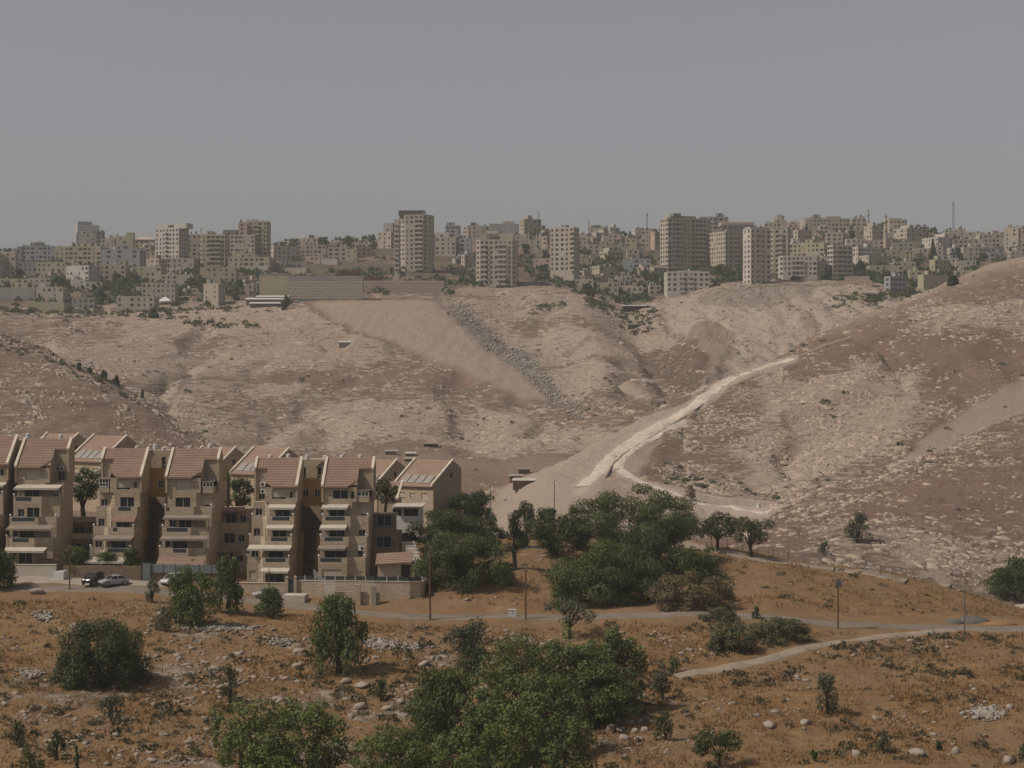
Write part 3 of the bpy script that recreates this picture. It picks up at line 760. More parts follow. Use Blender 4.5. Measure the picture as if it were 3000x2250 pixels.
    for (x0_, x1_, i, hh) in awn.get('bay', ()):       # glazed box on the cut corner
        gb = MB(); A_, B_ = x0_ * W, x1_ * W; z = FL[4]
        gb.box(A_, B_, 0.2, 2.9, z + 0.9, z + hh, 0)
        gb.box(A_ - .04, B_ + .04, 0.15, 2.95, z, z + 0.9, 2)
        for f in (0, 0.33, 0.66, 1.0):
            x = A_ + (B_ - A_) * f; gb.box(x - 0.05, x + 0.05, 0.12, 0.2, z + 0.9, z + hh, 1)
        gb.box(A_ - 0.05, B_ + 0.05, 0.11, 0.2, z + hh - 0.06, z + hh + 0.06, 1); gb.box(A_ - 0.05, B_ + 0.05, 0.11, 0.2, z + 0.9, z + 1.0, 1); gb.box(A_ - 0.05, B_ + 0.05, 0.11, 0.2, z + 1.45, z + 1.52, 1)
        gb.box(A_ - 0.15, B_ + 0.15, 0.0, 3.0, z + hh + 0.06, z + hh + 0.14, 3)
        fin(gb, 'glazed_balcony', [M_GLASS, M_WHITE, M_STONE2, M_AWN2])
    return root

DOOR = lambda u0, u1, k='dark': (u0, u1, 0.05, 2.35, k)
WINS_A = {4: [(0.44, 0.76, 0.45, 1.95, 'shutter'), (0.85, 0.93, 0.7, 1.7, 'dark'), (0.05, 0.2, 0.2, 1.9, 'dark')],
          3: [DOOR(0.52, 0.86), (0.04, 0.20, 0.9, 2.0, 'dark')], 2: [DOOR(0.50, 0.82), (0.05, 0.20, 0.9, 2.1, 'dark')],
          1: [DOOR(0.46, 0.80), (0.05, 0.22, 0.8, 2.1, 'dark')], 0: [DOOR(0.44, 0.86), (0.05, 0.2, 0.8, 2.0, 'closed')]}
WINS_B = {4: [(0.46, 0.8, 0.5, 1.9, 'dark'), (0.33, 0.41, 0.5, 1.7, 'dark')],
          3: [DOOR(0.55, 0.88), (0.06, 0.22, 0.9, 2.0, 'shutter')], 2: [DOOR(0.5, 0.84), (0.06, 0.22, 0.9, 1.9, 'dark')],
          1: [DOOR(0.42, 0.9), (0.08, 0.2, 0.9, 1.9, 'dark')], 0: [(0.5, 0.92, 0.1, 2.3, 'closed'), (0.06, 0.24, 0.5, 2.0, 'shutter')]}
WINS_C = {4: [(0.5, 0.82, 0.4, 1.9, 'closed'), (0.33, 0.42, 0.6, 1.8, 'closed'), (0.06, 0.22, 0.2, 1.9, 'dark')],
          3: [DOOR(0.5, 0.83), (0.06, 0.23, 0.9, 2.1, 'shutter')], 2: [DOOR(0.42, 0.7), (0.76, 0.9, 0.9, 2.1, 'dark')],
          1: [DOOR(0.45, 0.78), (0.82, 0.93, 0.9, 2.0, 'dark')], 0: [DOOR(0.42, 0.72), (0.78, 0.92, 0.9, 2.0, 'dark')]}
terrace_house('leftmost full stepped stone house with a wide pale awning under its top floor',
    50, 184, 1370, 'r', dict(list=[(3, 0.0, 1.0, 2.75, 1.9, 'cream'), (1, 0.02, 1.0, 2.85, 2.1, 'grey'), (0, 0.1, 1.0, 2.6, 1.8, 'cream')], ac=[(0.06, 2.6, 13.9), (0.16, 2.6, 13.9)]), WINS_C, {3: (0.6, 0.95), 2: (0.45, 0.95), 1: (0.5, 0.85)})
terrace_house('stepped stone house with a small red canopy on its middle terrace',
    288, 412, 1399, 'l', dict(list=[(2, 0.45, 1.0, 2.7, 1.9, 'tile'), (1, 0.1, 1.0, 2.8, 2.0, 'grey'), (0, 0.0, 0.9, 2.6, 2.2, 'cream')], balls=(1, 2), ac=[(0.1, 2.6, 12.9)], bay=[(0.02, 0.24, 4, 2.1)]), WINS_A, {3: (0.55, 0.85), 2: (0.5, 0.6), 1: (0.45, 0.9)})
terrace_house('stepped stone house with a red tiled canopy along its lowest terrace, white car before it',
    491, 627, 1400, 'r', dict(list=[(2, 0.0, 1.0, 2.8, 1.7, 'grey'), (1, 0.0, 1.0, 2.8, 1.8, 'grey'), (0, 0.0, 1.0, 2.75, 2.4, 'tile')], ac=[(0.05, 2.6, 13.6), (0.17, 2.6, 13.6)], bay=[(0.02, 0.24, 4, 1.7)]), WINS_C, {3: (0.9, 0.95), 2: (0.45, 0.9), 1: (0.42, 0.7)})
terrace_house('stepped stone house with four cream awnings one above another and two wall air conditioners',
    741, 868, 1427, 'l', dict(list=[(3, 0.38, 1.0, 2.7, 1.8, 'cream'), (2, 0.38, 1.0, 2.7, 1.8, 'cream'), (1, 0.02, 1.0, 2.8, 2.0, 'cream'), (0, 0.36, 1.0, 2.5, 1.8, 'cream')], ac=[(0.1, 2.6, 13.4), (0.1, 2.6, 14.5)]), WINS_A, {3: (0.5, 0.9), 2: (0.52, 0.9), 1: (0.45, 0.9)})
terrace_house('rightmost stepped stone house of the front row, closed white garage shutter at its foot',
    948, 1083, 1427, 'r', dict(list=[(3, 0.45, 1.02, 2.7, 1.8, 'cream'), (2, 0.45, 1.02, 2.7, 1.8, 'cream'), (1, 0.42, 1.02, 2.75, 1.8, 'grey')], ac=[(0.04, -3.9, 5.0)], bay=[(0.02, 0.26, 4, 1.75)]), WINS_B, {3: (0.5, 0.92), 2: (0.5, 0.9), 1: (0.5, 0.95)})
terrace_house('stepped stone house mostly cut off by the left edge of the picture',
    -110, 22, 1362, 'l', dict(list=[(3, 0.38, 1.0, 2.7, 1.8, 'cream'), (1, 0.02, 1.0, 2.8, 2.0, 'cream')]), WINS_A, {})

# recessed links between the paired houses
def house_link(label, px0, px1, y_top, y_mid, y_bot, ybase, d=309.0):
    s = d / F; W = (px1 - px0) * s
    zb = (1125 - ybase) / F * d
    root = thing('link_block', label, 'building', ((px0 - 1500) * s, d, zb), math.radians(-3), 'recessed links between paired houses')
    Z = lambda y: (ybase - y) * s
    w1 = MB(); panes = []
    facade2(w1, (0, 1.6), (W, 1.6), Z(y_mid), Z(y_top), [(0.4, 1.0, Z(y_mid) + 0.1, Z(y_mid) + 2.1, 'dark'), (W - 1.3, W - 0.6, Z(y_mid) + 0.1, Z(y_mid) + 2.2, 'dark')], 0.2, panes)
    w1.box(0, W, 1.85, 6, Z(y_bot), Z(y_top) - 0.01)
    w1.build('wall', M_STONE, root)
    w2 = MB()
    facade2(w2, (0, 0), (W, 0), Z(y_bot), Z(y_mid) + 0.5, [(0.7, 1.6, Z(y_bot) + 1.4, Z(y_bot) + 2.6, 'dark'), (W - 1.5, W - 0.6, Z(y_bot) + 1.4, Z(y_bot) + 2.6, 'dark')], 0.2, panes)
    w2.box(0, W, 0.25, 1.58, Z(y_bot), Z(y_mid))
    w2.build('ochre_wall', M_OCHRE, root)
    for p in panes: window_obj(root, p)
    w3 = MB()
    w3.box(0, 0.3, -0.2, 7, -5, Z(y_bot) - 0.01); w3.box(W - 0.3, W, -0.2, 7, -5, Z(y_bot) - 0.01); w3.box(0.3, W - 0.3, 7, 7.3, -5, Z(y_bot) - 0.01)
    for k in range(14): w3.box(0.3, W - 0.3, -2.5 + k * 0.65, 6.9, -3 + k * 0.33, -3 + (k + 1) * 0.33)
    w3.build('stair_passage', M_STONE, root)
    w4 = MB()
    for k, (xa, zz, oo) in enumerate(((0.0, 3.0, -3.0), (0.0, 6.0, -1.4))):
        w4.box(xa, xa + 1.15, oo, 0.0, zz - 3, zz + 1.0); w4.box(W - 1.0, W, oo, 0.0, zz - 3.2, zz + 0.8)
    w4.build('side_terrace', M_OCHRE, root)
    rl = MB(); rl.box(0.05, W - 0.05, 0.02, 0.06, Z(y_mid) + 0.95, Z(y_mid) + 1.0)
    for k in range(9): rl.box(0.1 + k * (W - .2) / 8 - 0.02, 0.1 + k * (W - .2) / 8 + 0.02, 0.02, 0.06, Z(y_mid) + 0.5, Z(y_mid) + 0.95)
    rl.build('railing', M_FRAME, root)
    return root
house_link('ochre link block with a dark stair passage below, left of the red canopied houses', 414, 491, 1320, 1380, 1455, 1655)
house_link('ochre link block with two square windows between the two houses with cream awnings', 874, 949, 1347, 1410, 1482, 1685)
house_link('ochre link block at the left picture edge beside the wide pale awning', -10, 48, 1290, 1350, 1425, 1640)

# gabled back-row houses with solar collectors on the front slope
def gable_house(label, rx, ry, d, solar=True):
    th = math.radians(-36)
    s = d / F
    W, D, RD = 8.4, 8.2, 5.9
    hE, hR = 7.2, 11.4
    # place so that the right end of the ridge falls at the given point
    lx, ly = W, RD
    gx = (rx - 1500) * s; zR = (1125 - ry) / F * d
    ox = gx - (lx * math.cos(th) - ly * math.sin(th)); oy = d - (lx * math.sin(th) + ly * math.cos(th))
    root = thing('gabled_house', label, 'house', (ox, oy, zR - hR), th, 'gabled houses behind the front row')
    w = MB(); panes = []
    facade2(w, (0, 0), (W, 0), -2, hE, [(1.0, 2.2, 4.6, 5.8, 'shutter'), (3.4, 4.6, 4.9, 5.7, 'shutter'), (6, 7.4, 4.6, 5.8, 'closed')], 0.2, panes)
    for x, sgn in ((0.0, -1), (W, 1)):
        pts = [(0, -2), (D, -2), (D, hE + 2.9), (RD, hR), (0, hE)]
        w.poly([(x, p[0], p[1]) for p in pts]); w.poly([(x + sgn * 0.3, p[0], p[1]) for p in pts])
        w.poly([(x, 0, -2), (x + sgn * 0.3, 0, -2), (x + sgn * 0.3, 0, hE), (x, 0, hE)])
        w.poly([(x, D, -2), (x + sgn * 0.3, D, -2), (x + sgn * 0.3, D, hE + 2.9), (x, D, hE + 2.9)])
        w.poly([(x, RD, hR), (x + sgn * 0.3, RD, hR), (x + sgn * 0.3, D, hE + 2.9), (x, D, hE + 2.9)])
    w.quad((0, D, -2), (W, D, -2), (W, D, hE + 2.9), (0, D, hE + 2.9))
    w.build('wall', M_STONE, root)
    for p in panes: window_obj(root, p)
    gw = MB(); gw.box(W + 0.3, W + 0.34, 4.9, 5.5, hE + 1.2, hE + 2.1); gw.build('gable_window', M_GLASS, root)
    r = MB(); n = 18; ov = 0.4
    for k in range(n):
        f0, f1 = k / n, (k + 1) / n + 0.01
        y0, y1 = -ov + (RD + ov) * f0, -ov + (RD + ov) * f1
        za, zb = hE - 0.25 + (hR - hE + 0.25) * f0, hE - 0.25 + (hR - hE + 0.25) * f1
        r.hexa([(0.02, y0, za - 0.08), (W - 0.02, y0, za - 0.08), (W - 0.02, y1, zb - 0.08), (0.02, y1, zb - 0.08), (0.02, y0, za + 0.13), (W - 0.02, y0, za + 0.13), (W - 0.02, y1, zb + 0.05), (0.02, y1, zb + 0.05)])
    r.hexa([(0, RD, hR - 0.1), (W, RD, hR - 0.1), (W, D + 0.3, hE + 2.7), (0, D + 0.3, hE + 2.7), (0, RD, hR + 0.06), (W, RD, hR + 0.06), (W, D + 0.3, hE + 2.85), (0, D + 0.3, hE + 2.85)])
    r.build('roof', M_TILE, root)
    for x in (-0.34, W - 0.04):
        c = MB(); y0, y1 = -ov, RD
        c.hexa([(x, y0, hE - 0.2), (x + 0.38, y0, hE - 0.2), (x + 0.38, y1, hR + 0.05), (x, y1, hR + 0.05), (x, y0, hE + 0.2), (x + 0.38, y0, hE + 0.2), (x + 0.38, y1, hR + 0.42), (x, y1, hR + 0.42)])
        c.build('coping', M_COPING, root)
    if solar:
        for k in range(4):
            sp = MB(); x = 0.9 + k * 1.75
            f0, f1 = 0.10, 0.38
            y0, y1 = -ov + (RD + ov) * f0, -ov + (RD + ov) * f1
            za, zb = hE - 0.25 + (hR - hE + 0.25) * f0 + 0.2, hE - 0.25 + (hR - hE + 0.25) * f1 + 0.2
            sp.hexa([(x, y0, za), (x + 1.45, y0, za), (x + 1.45, y1, zb), (x, y1, zb), (x, y0, za + 0.1), (x + 1.45, y0, za + 0.1), (x + 1.45, y1, zb + 0.1), (x, y1, zb + 0.1)], 1)
            sp.hexa([(x + .07, y0 + .06, za + .145), (x + 1.38, y0 + .06, za + .145), (x + 1.38, y1 - .06, zb + .06), (x + .07, y1 - .06, zb + .06), (x + .07, y0 + .06, za + .155), (x + 1.38, y0 + .06, za + .155), (x + 1.38, y1 - .06, zb + .11), (x + .07, y1 - .06, zb + .11)], 0)
            sp.build('solar_panel', [M_SOLARP, M_FRAME], root)
    return root
M_SOLARP = NT('dusty_solar_glass').color((0.36, 0.32, 0.27)).rough(0.35, 0.5).mat
gable_house('gabled tiled house standing alone at the right end, four solar panels on its roof', 1325, 1350, 350)
gable_house('gabled tiled house half hidden behind the rightmost stepped house', 1161, 1349, 362)
gable_house('gabled tiled house behind the house with cream awnings, solar panels at its eave', 845, 1316, 352)
gable_house('gabled tiled house peeping over the roof of the house with the white car', 689, 1313, 366)
gable_house('gabled tiled house with solar panels rising behind the tree gap at the left', 370, 1279, 352)
gable_house('gabled tiled house farthest left, only its ridge showing above the front roofs', 228, 1273, 368, False)

# small lean-to with a red roof beside the gabled house at the end
p = hit(1135, 1500, 310, 345)
s_ = 338 / F
ro = thing('annexe', 'small lean-to annexe with a red tiled roof left of the end gabled house', 'building', ((1108 - 1500) * s_, 338, (1125 - 1520) * s_), math.radians(-10))
m = MB(); m.box(0, 3.2, 0.3, 4, -2, 3.4); m.build('wall', M_STONE, ro)
m = MB()
for k in range(8):
    f0, f1 = k / 8, (k + 1) / 8 + 0.01
    m.hexa([(0, 0 + 4 * f0, 3.4 + 2.8 * f0), (3.3, 4 * f0, 3.4 + 2.8 * f0), (3.3, 4 * f1, 3.4 + 2.8 * f1), (0, 4 * f1, 3.4 + 2.8 * f1), (0, 4 * f0, 3.62 + 2.8 * f0), (3.3, 4 * f0, 3.62 + 2.8 * f0), (3.3, 4 * f1, 3.52 + 2.8 * f1), (0, 4 * f1, 3.52 + 2.8 * f1)])
m.build('roof', M_TILE, ro)
m = MB(); m.hexa([(3.2, -0.1, 3.4), (3.55, -0.1, 3.4), (3.55, 4, 6.2), (3.2, 4, 6.2), (3.2, -0.1, 3.75), (3.55, -0.1, 3.75), (3.55, 4, 6.55), (3.2, 4, 6.55)]); m.build('coping', M_COPING, ro)
# white porch below the end house
s_ = 330 / F
ro = thing('porch', 'white walled porch with wide windows below the end gabled house', 'porch', ((1148 - 1500) * s_, 330, (1125 - 1545) * s_), math.radians(-6))
m = MB(); panes = []
facade2(m, (0, 0), (4.8, 0), -1.5, 3.6, [(0.1, 1.7, 1.9, 3.2, 'dark'), (2.0, 4.5, 1.9, 3.2, 'dark')], 0.15, panes)
m.box(0, 4.8, 0.2, 4, -1.5, 3.55); m.build('wall', M_WHITE, ro)
for p in panes: window_obj(ro, p)
m = MB(); m.hexa([(0.2, -0.9, 3.5), (5.3, -0.9, 3.5), (5.3, 4, 3.75), (0.2, 4, 3.75), (0.2, -0.9, 3.62), (5.3, -0.9, 3.62), (5.3, 4, 3.9), (0.2, 4, 3.9)]); m.build('flat_roof', M_AWN, ro)

# shaded terraces at the right flank of the end house
s_ = 306 / F
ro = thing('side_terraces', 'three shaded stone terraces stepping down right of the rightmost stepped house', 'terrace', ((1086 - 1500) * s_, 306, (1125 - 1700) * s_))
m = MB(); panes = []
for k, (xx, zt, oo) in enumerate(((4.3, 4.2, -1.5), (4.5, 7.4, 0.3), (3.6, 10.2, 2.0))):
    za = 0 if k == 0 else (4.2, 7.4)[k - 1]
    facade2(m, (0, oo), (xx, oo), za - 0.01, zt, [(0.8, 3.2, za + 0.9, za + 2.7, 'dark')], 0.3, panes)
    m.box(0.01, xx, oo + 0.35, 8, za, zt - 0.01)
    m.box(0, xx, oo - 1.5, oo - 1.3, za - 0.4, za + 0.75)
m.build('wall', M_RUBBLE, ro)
for p in panes: window_obj(ro, p)

# solar water heaters on the roofs
def heater(px, py, d, label, rz=0.0):
    s = d / F
    ro = thing('water_heater', label, 'water heater', ((px - 1500) * s, d, (1125 - py) * s - 1.7), rz, 'solar water heaters on the front roofs')
    m = MB(); m.tube((0, 0, 0.55), (0, 0, 1.75), 0.36, 0.36, 12); m.tube((0, 0, 1.75), (0, 0, 1.85), 0.36, 0.1, 12); m.build('tank', M_WHITE, ro)
    m = MB(); m.hexa([(-1.5, -0.7, 0.0), (-0.4, -0.7, 0.9), (-0.4, 0.7, 0.9), (-1.5, 0.7, 0.0), (-1.53, -0.7, 0.08), (-0.43, -0.7, 0.98), (-0.43, 0.7, 0.98), (-1.53, 0.7, 0.08)]); m.build('collector', M_SOLAR, ro)
    m = MB()
    for a in ((-0.3, -0.3), (0.3, -0.3), (0.3, 0.3), (-0.3, 0.3)): m.tube((a[0], a[1], -1.5), (a[0], a[1], 0.6), 0.03, 0.03, 5)
    m.build('stand', M_IRON, ro)
for i, (px, py) in enumerate([(82, 1272), (178, 1274), (28, 1278), (402, 1308), (455, 1303), (480, 1312), (556, 1310), (615, 1303), (793, 1334), (845, 1332), (900, 1334), (952, 1336), (1003, 1334), (1056, 1334), (128, 1281)]):
    names = ['left end of the leftmost full house roof', 'right end of the leftmost full house roof', 'flat roof at the left picture edge', 'roof of the small red canopy house', 'left half of the first ochre link roof', 'right half of the first ochre link roof', 'middle of the roof above the white car', 'right end of the roof above the white car', 'left half of the roof with cream awnings below', 'right half of the roof with cream awnings below', 'left half of the second ochre link roof', 'right half of the second ochre link roof', 'left half of the rightmost front roof', 'right half of the rightmost front roof', 'middle of the leftmost full house roof']
    heater(px, py, 311.0, 'white solar water heater standing on the ' + names[i], math.radians((i * 37) % 60 - 30))

# stepped annexes and stairs filling the gaps between the front houses
def gap_annexe(label, px0, px1, rows, ybase, d=312.0, mat=None):
    s = d / F; W = (px1 - px0) * s
    ro = thing('annexe', label, 'building', ((px0 - 1500) * s, d, (1125 - ybase) * s))
    w = MB(); panes = []; zc = -3.0
    for k, (yt, off, tl) in enumerate(rows):
        zt = (ybase - yt) * s
        facade2(w, (0, off), (W, off), zc, zt, [(W * .2, W * .55, zt - 2.3, zt - .7, 'dark'), (W * .65, W * .85, zt - 2.1, zt - 1.0, 'dark')], 0.3, panes)
        w.box(0.01, W - .01, off + .35, off + 7, zc, zt - .01)
        if tl:
            r = MB(); r.hexa([(-.2, off - 1.2, zt - .45), (W * .8, off - 1.2, zt - .35), (W * .8, off + .4, zt + .2), (-.2, off + .4, zt + .1), (-.2, off - 1.2, zt - .3), (W * .8, off - 1.2, zt - .2), (W * .8, off + .4, zt + .35), (-.2, off + .4, zt + .25)]); r.build('tiled_canopy', M_TILE, ro)
        else:
            r = MB(); r.box(0, W, off - .01, off + .2, zt + .003, zt + .9); r.build('parapet', M_STONE2, ro)
        zc = zt
    w.build('wall', mat or M_STONE, ro)
    for p in panes: window_obj(ro, p)
gap_annexe('shaded stepped annexe with small canopies left of the house with cream awnings', 645, 738, [(1600, -5, 1), (1545, -3, 0), (1490, -1, 1)], 1660)
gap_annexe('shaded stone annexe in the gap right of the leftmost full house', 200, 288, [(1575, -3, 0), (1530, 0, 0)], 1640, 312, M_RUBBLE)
# ---------------------------------------------------------------- roads and tracks
def ribbon(name, pts, width, mat, lift=0.10, label=None, dlim=None, step=1.2, rag=0.12):
    """road draped on the land along photo points"""
    P3 = []
    for q in pts:
        px, py = q[0], q[1]
        P3.append(hit(px, py, *(dlim or (0, 1e9))))
    P3 = np.array(P3)
    seg = np.hypot(np.diff(P3[:, 0]), np.diff(P3[:, 1])); L = np.concatenate([[0], np.cumsum(seg)])
    n = max(8, int(L[-1] / step)); tt = np.linspace(0, L[-1], n)
    X = np.interp(tt, L, P3[:, 0]); Y = np.interp(tt, L, P3[:, 1])
    k = np.ones(9) / 9
    Xs = np.convolve(np.pad(X, 4, 'edge'), k, 'valid'); Ys = np.convolve(np.pad(Y, 4, 'edge'), k, 'valid')
    tx = np.gradient(Xs); ty = np.gradient(Ys); l = np.hypot(tx, ty); nx, ny = -ty / l, tx / l
    m = 9
    VX = []; VY = []; EX = []
    for j in range(m):
        f = (j / (m - 1) - 0.5)
        wv = width * (1 + rag * 2 * (fbm(tt / (9 if rag < .2 else 5), tt * 0 + (3 if f > 0 else 8), 3, 5) - 0.5))
        VX.append(Xs + nx * wv * f); VY.append(Ys + ny * wv * f); EX.append(np.full(n, abs(f) * 2))
    VX = np.array(VX).T.ravel(); VY = np.array(VY).T.ravel(); EX = np.array(EX).T.ravel()
    Z = ground_many(VX, VY)
    Zm = Z.reshape(n, m); Zs = Zm.copy()
    for _ in range(2):
        Zp = np.concatenate([Zs[:1], Zs, Zs[-1:]]); Zs = np.maximum(Zs, (Zp[:-2] + Zp[2:]) / 2)
    Z = Zs.ravel() + lift * (1 - EX ** 6 * 1.6)
    a = (np.arange(n - 1)[:, None] * m + np.arange(m - 1)[None, :]).ravel()
    Q = np.stack([a, a + 1, a + m + 1, a + m], 1)
    o = link(name, np_mesh(name, np.stack([VX, VY, Z], 1), Q, mat, True))
    return tag(o, label, None, None, 'structure')
NEARD = (255, 300)
ribbon('road', [(-300, 1722), (0, 1722), (150, 1724), (400, 1730), (600, 1742), (700, 1754), (900, 1776), (1090, 1799), (1260, 1809), (1500, 1808), (1800, 1806), (2060, 1802), (2200, 1805), (2400, 1824), (2560, 1833), (2700, 1839), (3000, 1845), (3300, 1850)], 4.3, M_ASPH, 0.12, 'worn grey asphalt road running across the slope below the houses')
ribbon('dirt_track', [(1950, 1984), (2080, 1965), (2200, 1943), (2330, 1908), (2450, 1884), (2600, 1862), (2720, 1850), (2820, 1846)], 2.2, M_TRACK, 0.12, 'pale dirt track branching from the road at the right')
ribbon('brow_road', [(1960, 1578), (2080, 1612), (2180, 1630), (2300, 1648), (2450, 1668), (2560, 1683), (2680, 1712)], 5.0, M_TRACK, 0.12, 'narrow road along the fenced brow of the slope', (300, 345))
ribbon('forecourt', [(20, 1700), (120, 1699), (230, 1701), (330, 1704), (420, 1706), (520, 1712)], 7.0, M_CONC, 0.16, 'pale concrete parking strip beside the street', (284, 300))
ribbon('bypass_road', [(1700, 1432), (1728, 1402), (1760, 1372), (1790, 1338), (1850, 1297), (1920, 1252), (1985, 1217), (2045, 1182), (2100, 1134), (2170, 1098), (2270, 1064), (2335, 1046)], 4.6, M_WROAD, 0.08, 'unfinished chalk white road climbing the flank of the right hill', (480, 800), 2.0, 0.3)
ribbon('haul_track', [(2275, 1494), (2150, 1484), (2030, 1464), (1960, 1442), (1900, 1416), (1850, 1402), (1815, 1382), (1806, 1356), (1836, 1322), (1886, 1293), (1956, 1258), (2016, 1226)], 3.6, M_WROAD, 0.08, 'pale dusty haul track curling round the foot of the right hill', (480, 800), 2.0, 0.3)

ribbon('hill_path', [(2322, 1052), (2360, 1036), (2400, 1020), (2440, 1006), (2500, 975)], 1.6, M_TRACK, 0.08, 'thin pale path climbing on along the brow of the right hill', (480, 900), 2.0)

# ---------------------------------------------------------------- walls, fences and gates along the street
def wall_run(name, label, pts, thick, mat, cat='wall', cap=None, group=None, depth_below=0.8):
    """free-standing wall through (px, distance, top row)"""
    o3 = [((px - 1500) / F * d, d, (1125 - py) / F * d) for px, d, py in pts]
    base = o3[0]
    gz = min(ground(x, y) for x, y, z in o3) - depth_below
    root = thing(name, label, cat, (base[0], base[1], gz), 0, group)
    m = MB(); c = MB()
    for a, b in zip(o3[:-1], o3[1:]):
        dx, dy = b[0] - a[0], b[1] - a[1]; L = math.hypot(dx, dy); nx, ny = -dy / L * thick, dx / L * thick
        A = (a[0] - base[0], a[1] - base[1]); B = (b[0] - base[0], b[1] - base[1])
        m.hexa([(A[0], A[1], 0), (B[0], B[1], 0), (B[0] + nx, B[1] + ny, 0), (A[0] + nx, A[1] + ny, 0),
                (A[0], A[1], a[2] - gz), (B[0], B[1], b[2] - gz), (B[0] + nx, B[1] + ny, b[2] - gz), (A[0] + nx, A[1] + ny, a[2] - gz)])
        e = 0.06 / thick
        c.hexa([(A[0] - nx * e, A[1] - ny * e, a[2] - gz + .003), (B[0] - nx * e, B[1] - ny * e, b[2] - gz + .003), (B[0] + nx * (1 + e), B[1] + ny * (1 + e), b[2] - gz + .003), (A[0] + nx * (1 + e), A[1] + ny * (1 + e), a[2] - gz + .003),
                (A[0] - nx * e, A[1] - ny * e, a[2] - gz + .09), (B[0] - nx * e, B[1] - ny * e, b[2] - gz + .09), (B[0] + nx * (1 + e), B[1] + ny * (1 + e), b[2] - gz + .09), (A[0] + nx * (1 + e), A[1] + ny * (1 + e), a[2] - gz + .09)])
    m.build('wall_face', mat, root)
    if cap: c.build('capping', cap, root)
    return root
wall_run('garden_wall', 'pale plastered wall beside the driveway at the far left', [(40, 295, 1656), (165, 294.5, 1655)], 0.35, M_PALECONC, cap=M_COPING)
wall_run('garden_wall', 'upper rubble stone wall behind the pale plastered wall at the far left', [(50, 298.5, 1637), (168, 298, 1637)], 0.4, M_RUBBLE)
wall_run('garden_wall', 'short white block wall at the end of the left driveway', [(157, 291.2, 1676), (186, 291, 1674)], 2.0, M_WHITE)
wall_run('garden_wall', 'dark rubble wall under the hedge behind the two parked cars', [(186, 295, 1657), (300, 294.6, 1657), (413, 294.4, 1659)], 0.4, M_RUBBLE)
wall_run('garden_wall', 'rubble wall below the grey fence behind the white car', [(443, 294.3, 1676), (540, 294, 1677), (655, 293, 1680)], 0.4, M_RUBBLE, cap=M_CONC)
wall_run('garden_wall', 'low beige wall right of the roadside pepper trees', [(688, 290.5, 1708), (842, 289.8, 1709)], 0.3, M_STONE2, cap=M_COPING)
wall_run('garden_wall', 'long curved stone terrace wall in front of the rightmost stepped house', [(864, 289.4, 1701), (980, 288.4, 1702), (1100, 287.4, 1704), (1200, 287.2, 1705), (1232, 287.8, 1705), (1244, 289.5, 1704), (1246, 293, 1702)], 0.4, M_STONE2, cap=M_COPING)
wall_run('garden_wall', 'lower stone wall at the foot of the terrace wall', [(972, 286.2, 1733), (1040, 285.9, 1734), (1112, 285.4, 1737)], 0.4, M_STONE)
wall_run('gate_pillar', 'left beige pillar of the blue gate', [(836, 289.2, 1692), (844, 289.2, 1692)], 0.5, M_STONE2, 'pillar', M_COPING)
wall_run('gate_pillar', 'right beige pillar of the blue gate', [(861, 289, 1692), (869, 289, 1692)], 0.5, M_STONE2, 'pillar', M_COPING)
wall_run('plinth', 'white concrete ramp slab beside the blue gate', [(828, 284.5, 1744), (892, 284.2, 1745)], 3.0, M_PALECONC, 'slab')
wall_run('utility_box', 'stone meter box standing before the terrace wall', [(1040, 285.2, 1713), (1056, 285.2, 1713)], 0.6, M_STONE2, 'meter box')
wall_run('stump', 'short round concrete stump beside the terrace wall', [(1088, 285, 1718), (1102, 285, 1718)], 0.7, M_CONC, 'stump')

def panel_fence(label, pts, py_off, mat, pmat, name='panel_fence', hgt=1.3, step=1.9, group=None, slat=False):
    o3 = [((px - 1500) / F * d, d, (1125 - py) / F * d) for px, d, py in pts]
    base = o3[0]
    root = thing(name, label, 'fence', (base[0], base[1], base[2] - hgt))
    for a, b in zip(o3[:-1], o3[1:]):
        dx, dy, dz = b[0] - a[0], b[1] - a[1], b[2] - a[2]; L = math.hypot(dx, dy); n = max(1, int(round(L / step)))
        for i in range(n + 1):
            x, y, z = a[0] + dx * i / n - base[0], a[1] + dy * i / n - base[1], a[2] + dz * i / n - base[2] + hgt
            m = MB(); m.box(x - 0.05, x + 0.05, y - 0.05, y + 0.05, z - hgt - 0.1, z + 0.06); m.build('post', pmat, root)
            if i == n: break
            x2, y2, z2 = x + dx / n, y + dy / n, z + dz / n
            m = MB(); e = 0.055
            m.hexa([(x + e, y - .015, z - hgt), (x2 - e, y2 - .015, z2 - hgt), (x2 - e, y2 + .015, z2 - hgt), (x + e, y + .015, z - hgt), (x + e, y - .015, z - .03), (x2 - e, y2 - .015, z2 - .03), (x2 - e, y2 + .015, z2 - .03), (x + e, y + .015, z - .03)])
            m.build('panel', mat, root)
    return root
panel_fence('grey metal panel fence on the rubble wall behind the white car', [(443, 294.1, 1652), (655, 292.9, 1655)], 0, M_PANELS, M_IRON)
panel_fence('white posted glass railing on top of the long terrace wall', [(864, 289.55, 1686), (1100, 287.6, 1688), (1200, 287.4, 1690), (1236, 288.2, 1690)], 0, M_BALU, M_WHITE, 'railing', 0.85, 1.45)
panel_fence('brown metal fence climbing the bank right of the side terraces', [(1258, 290, 1700), (1225, 300, 1655), (1195, 311, 1615), (1168, 322, 1580)], 0, M_WOOD, M_WOOD, 'bank_fence', 1.7, 2.2)
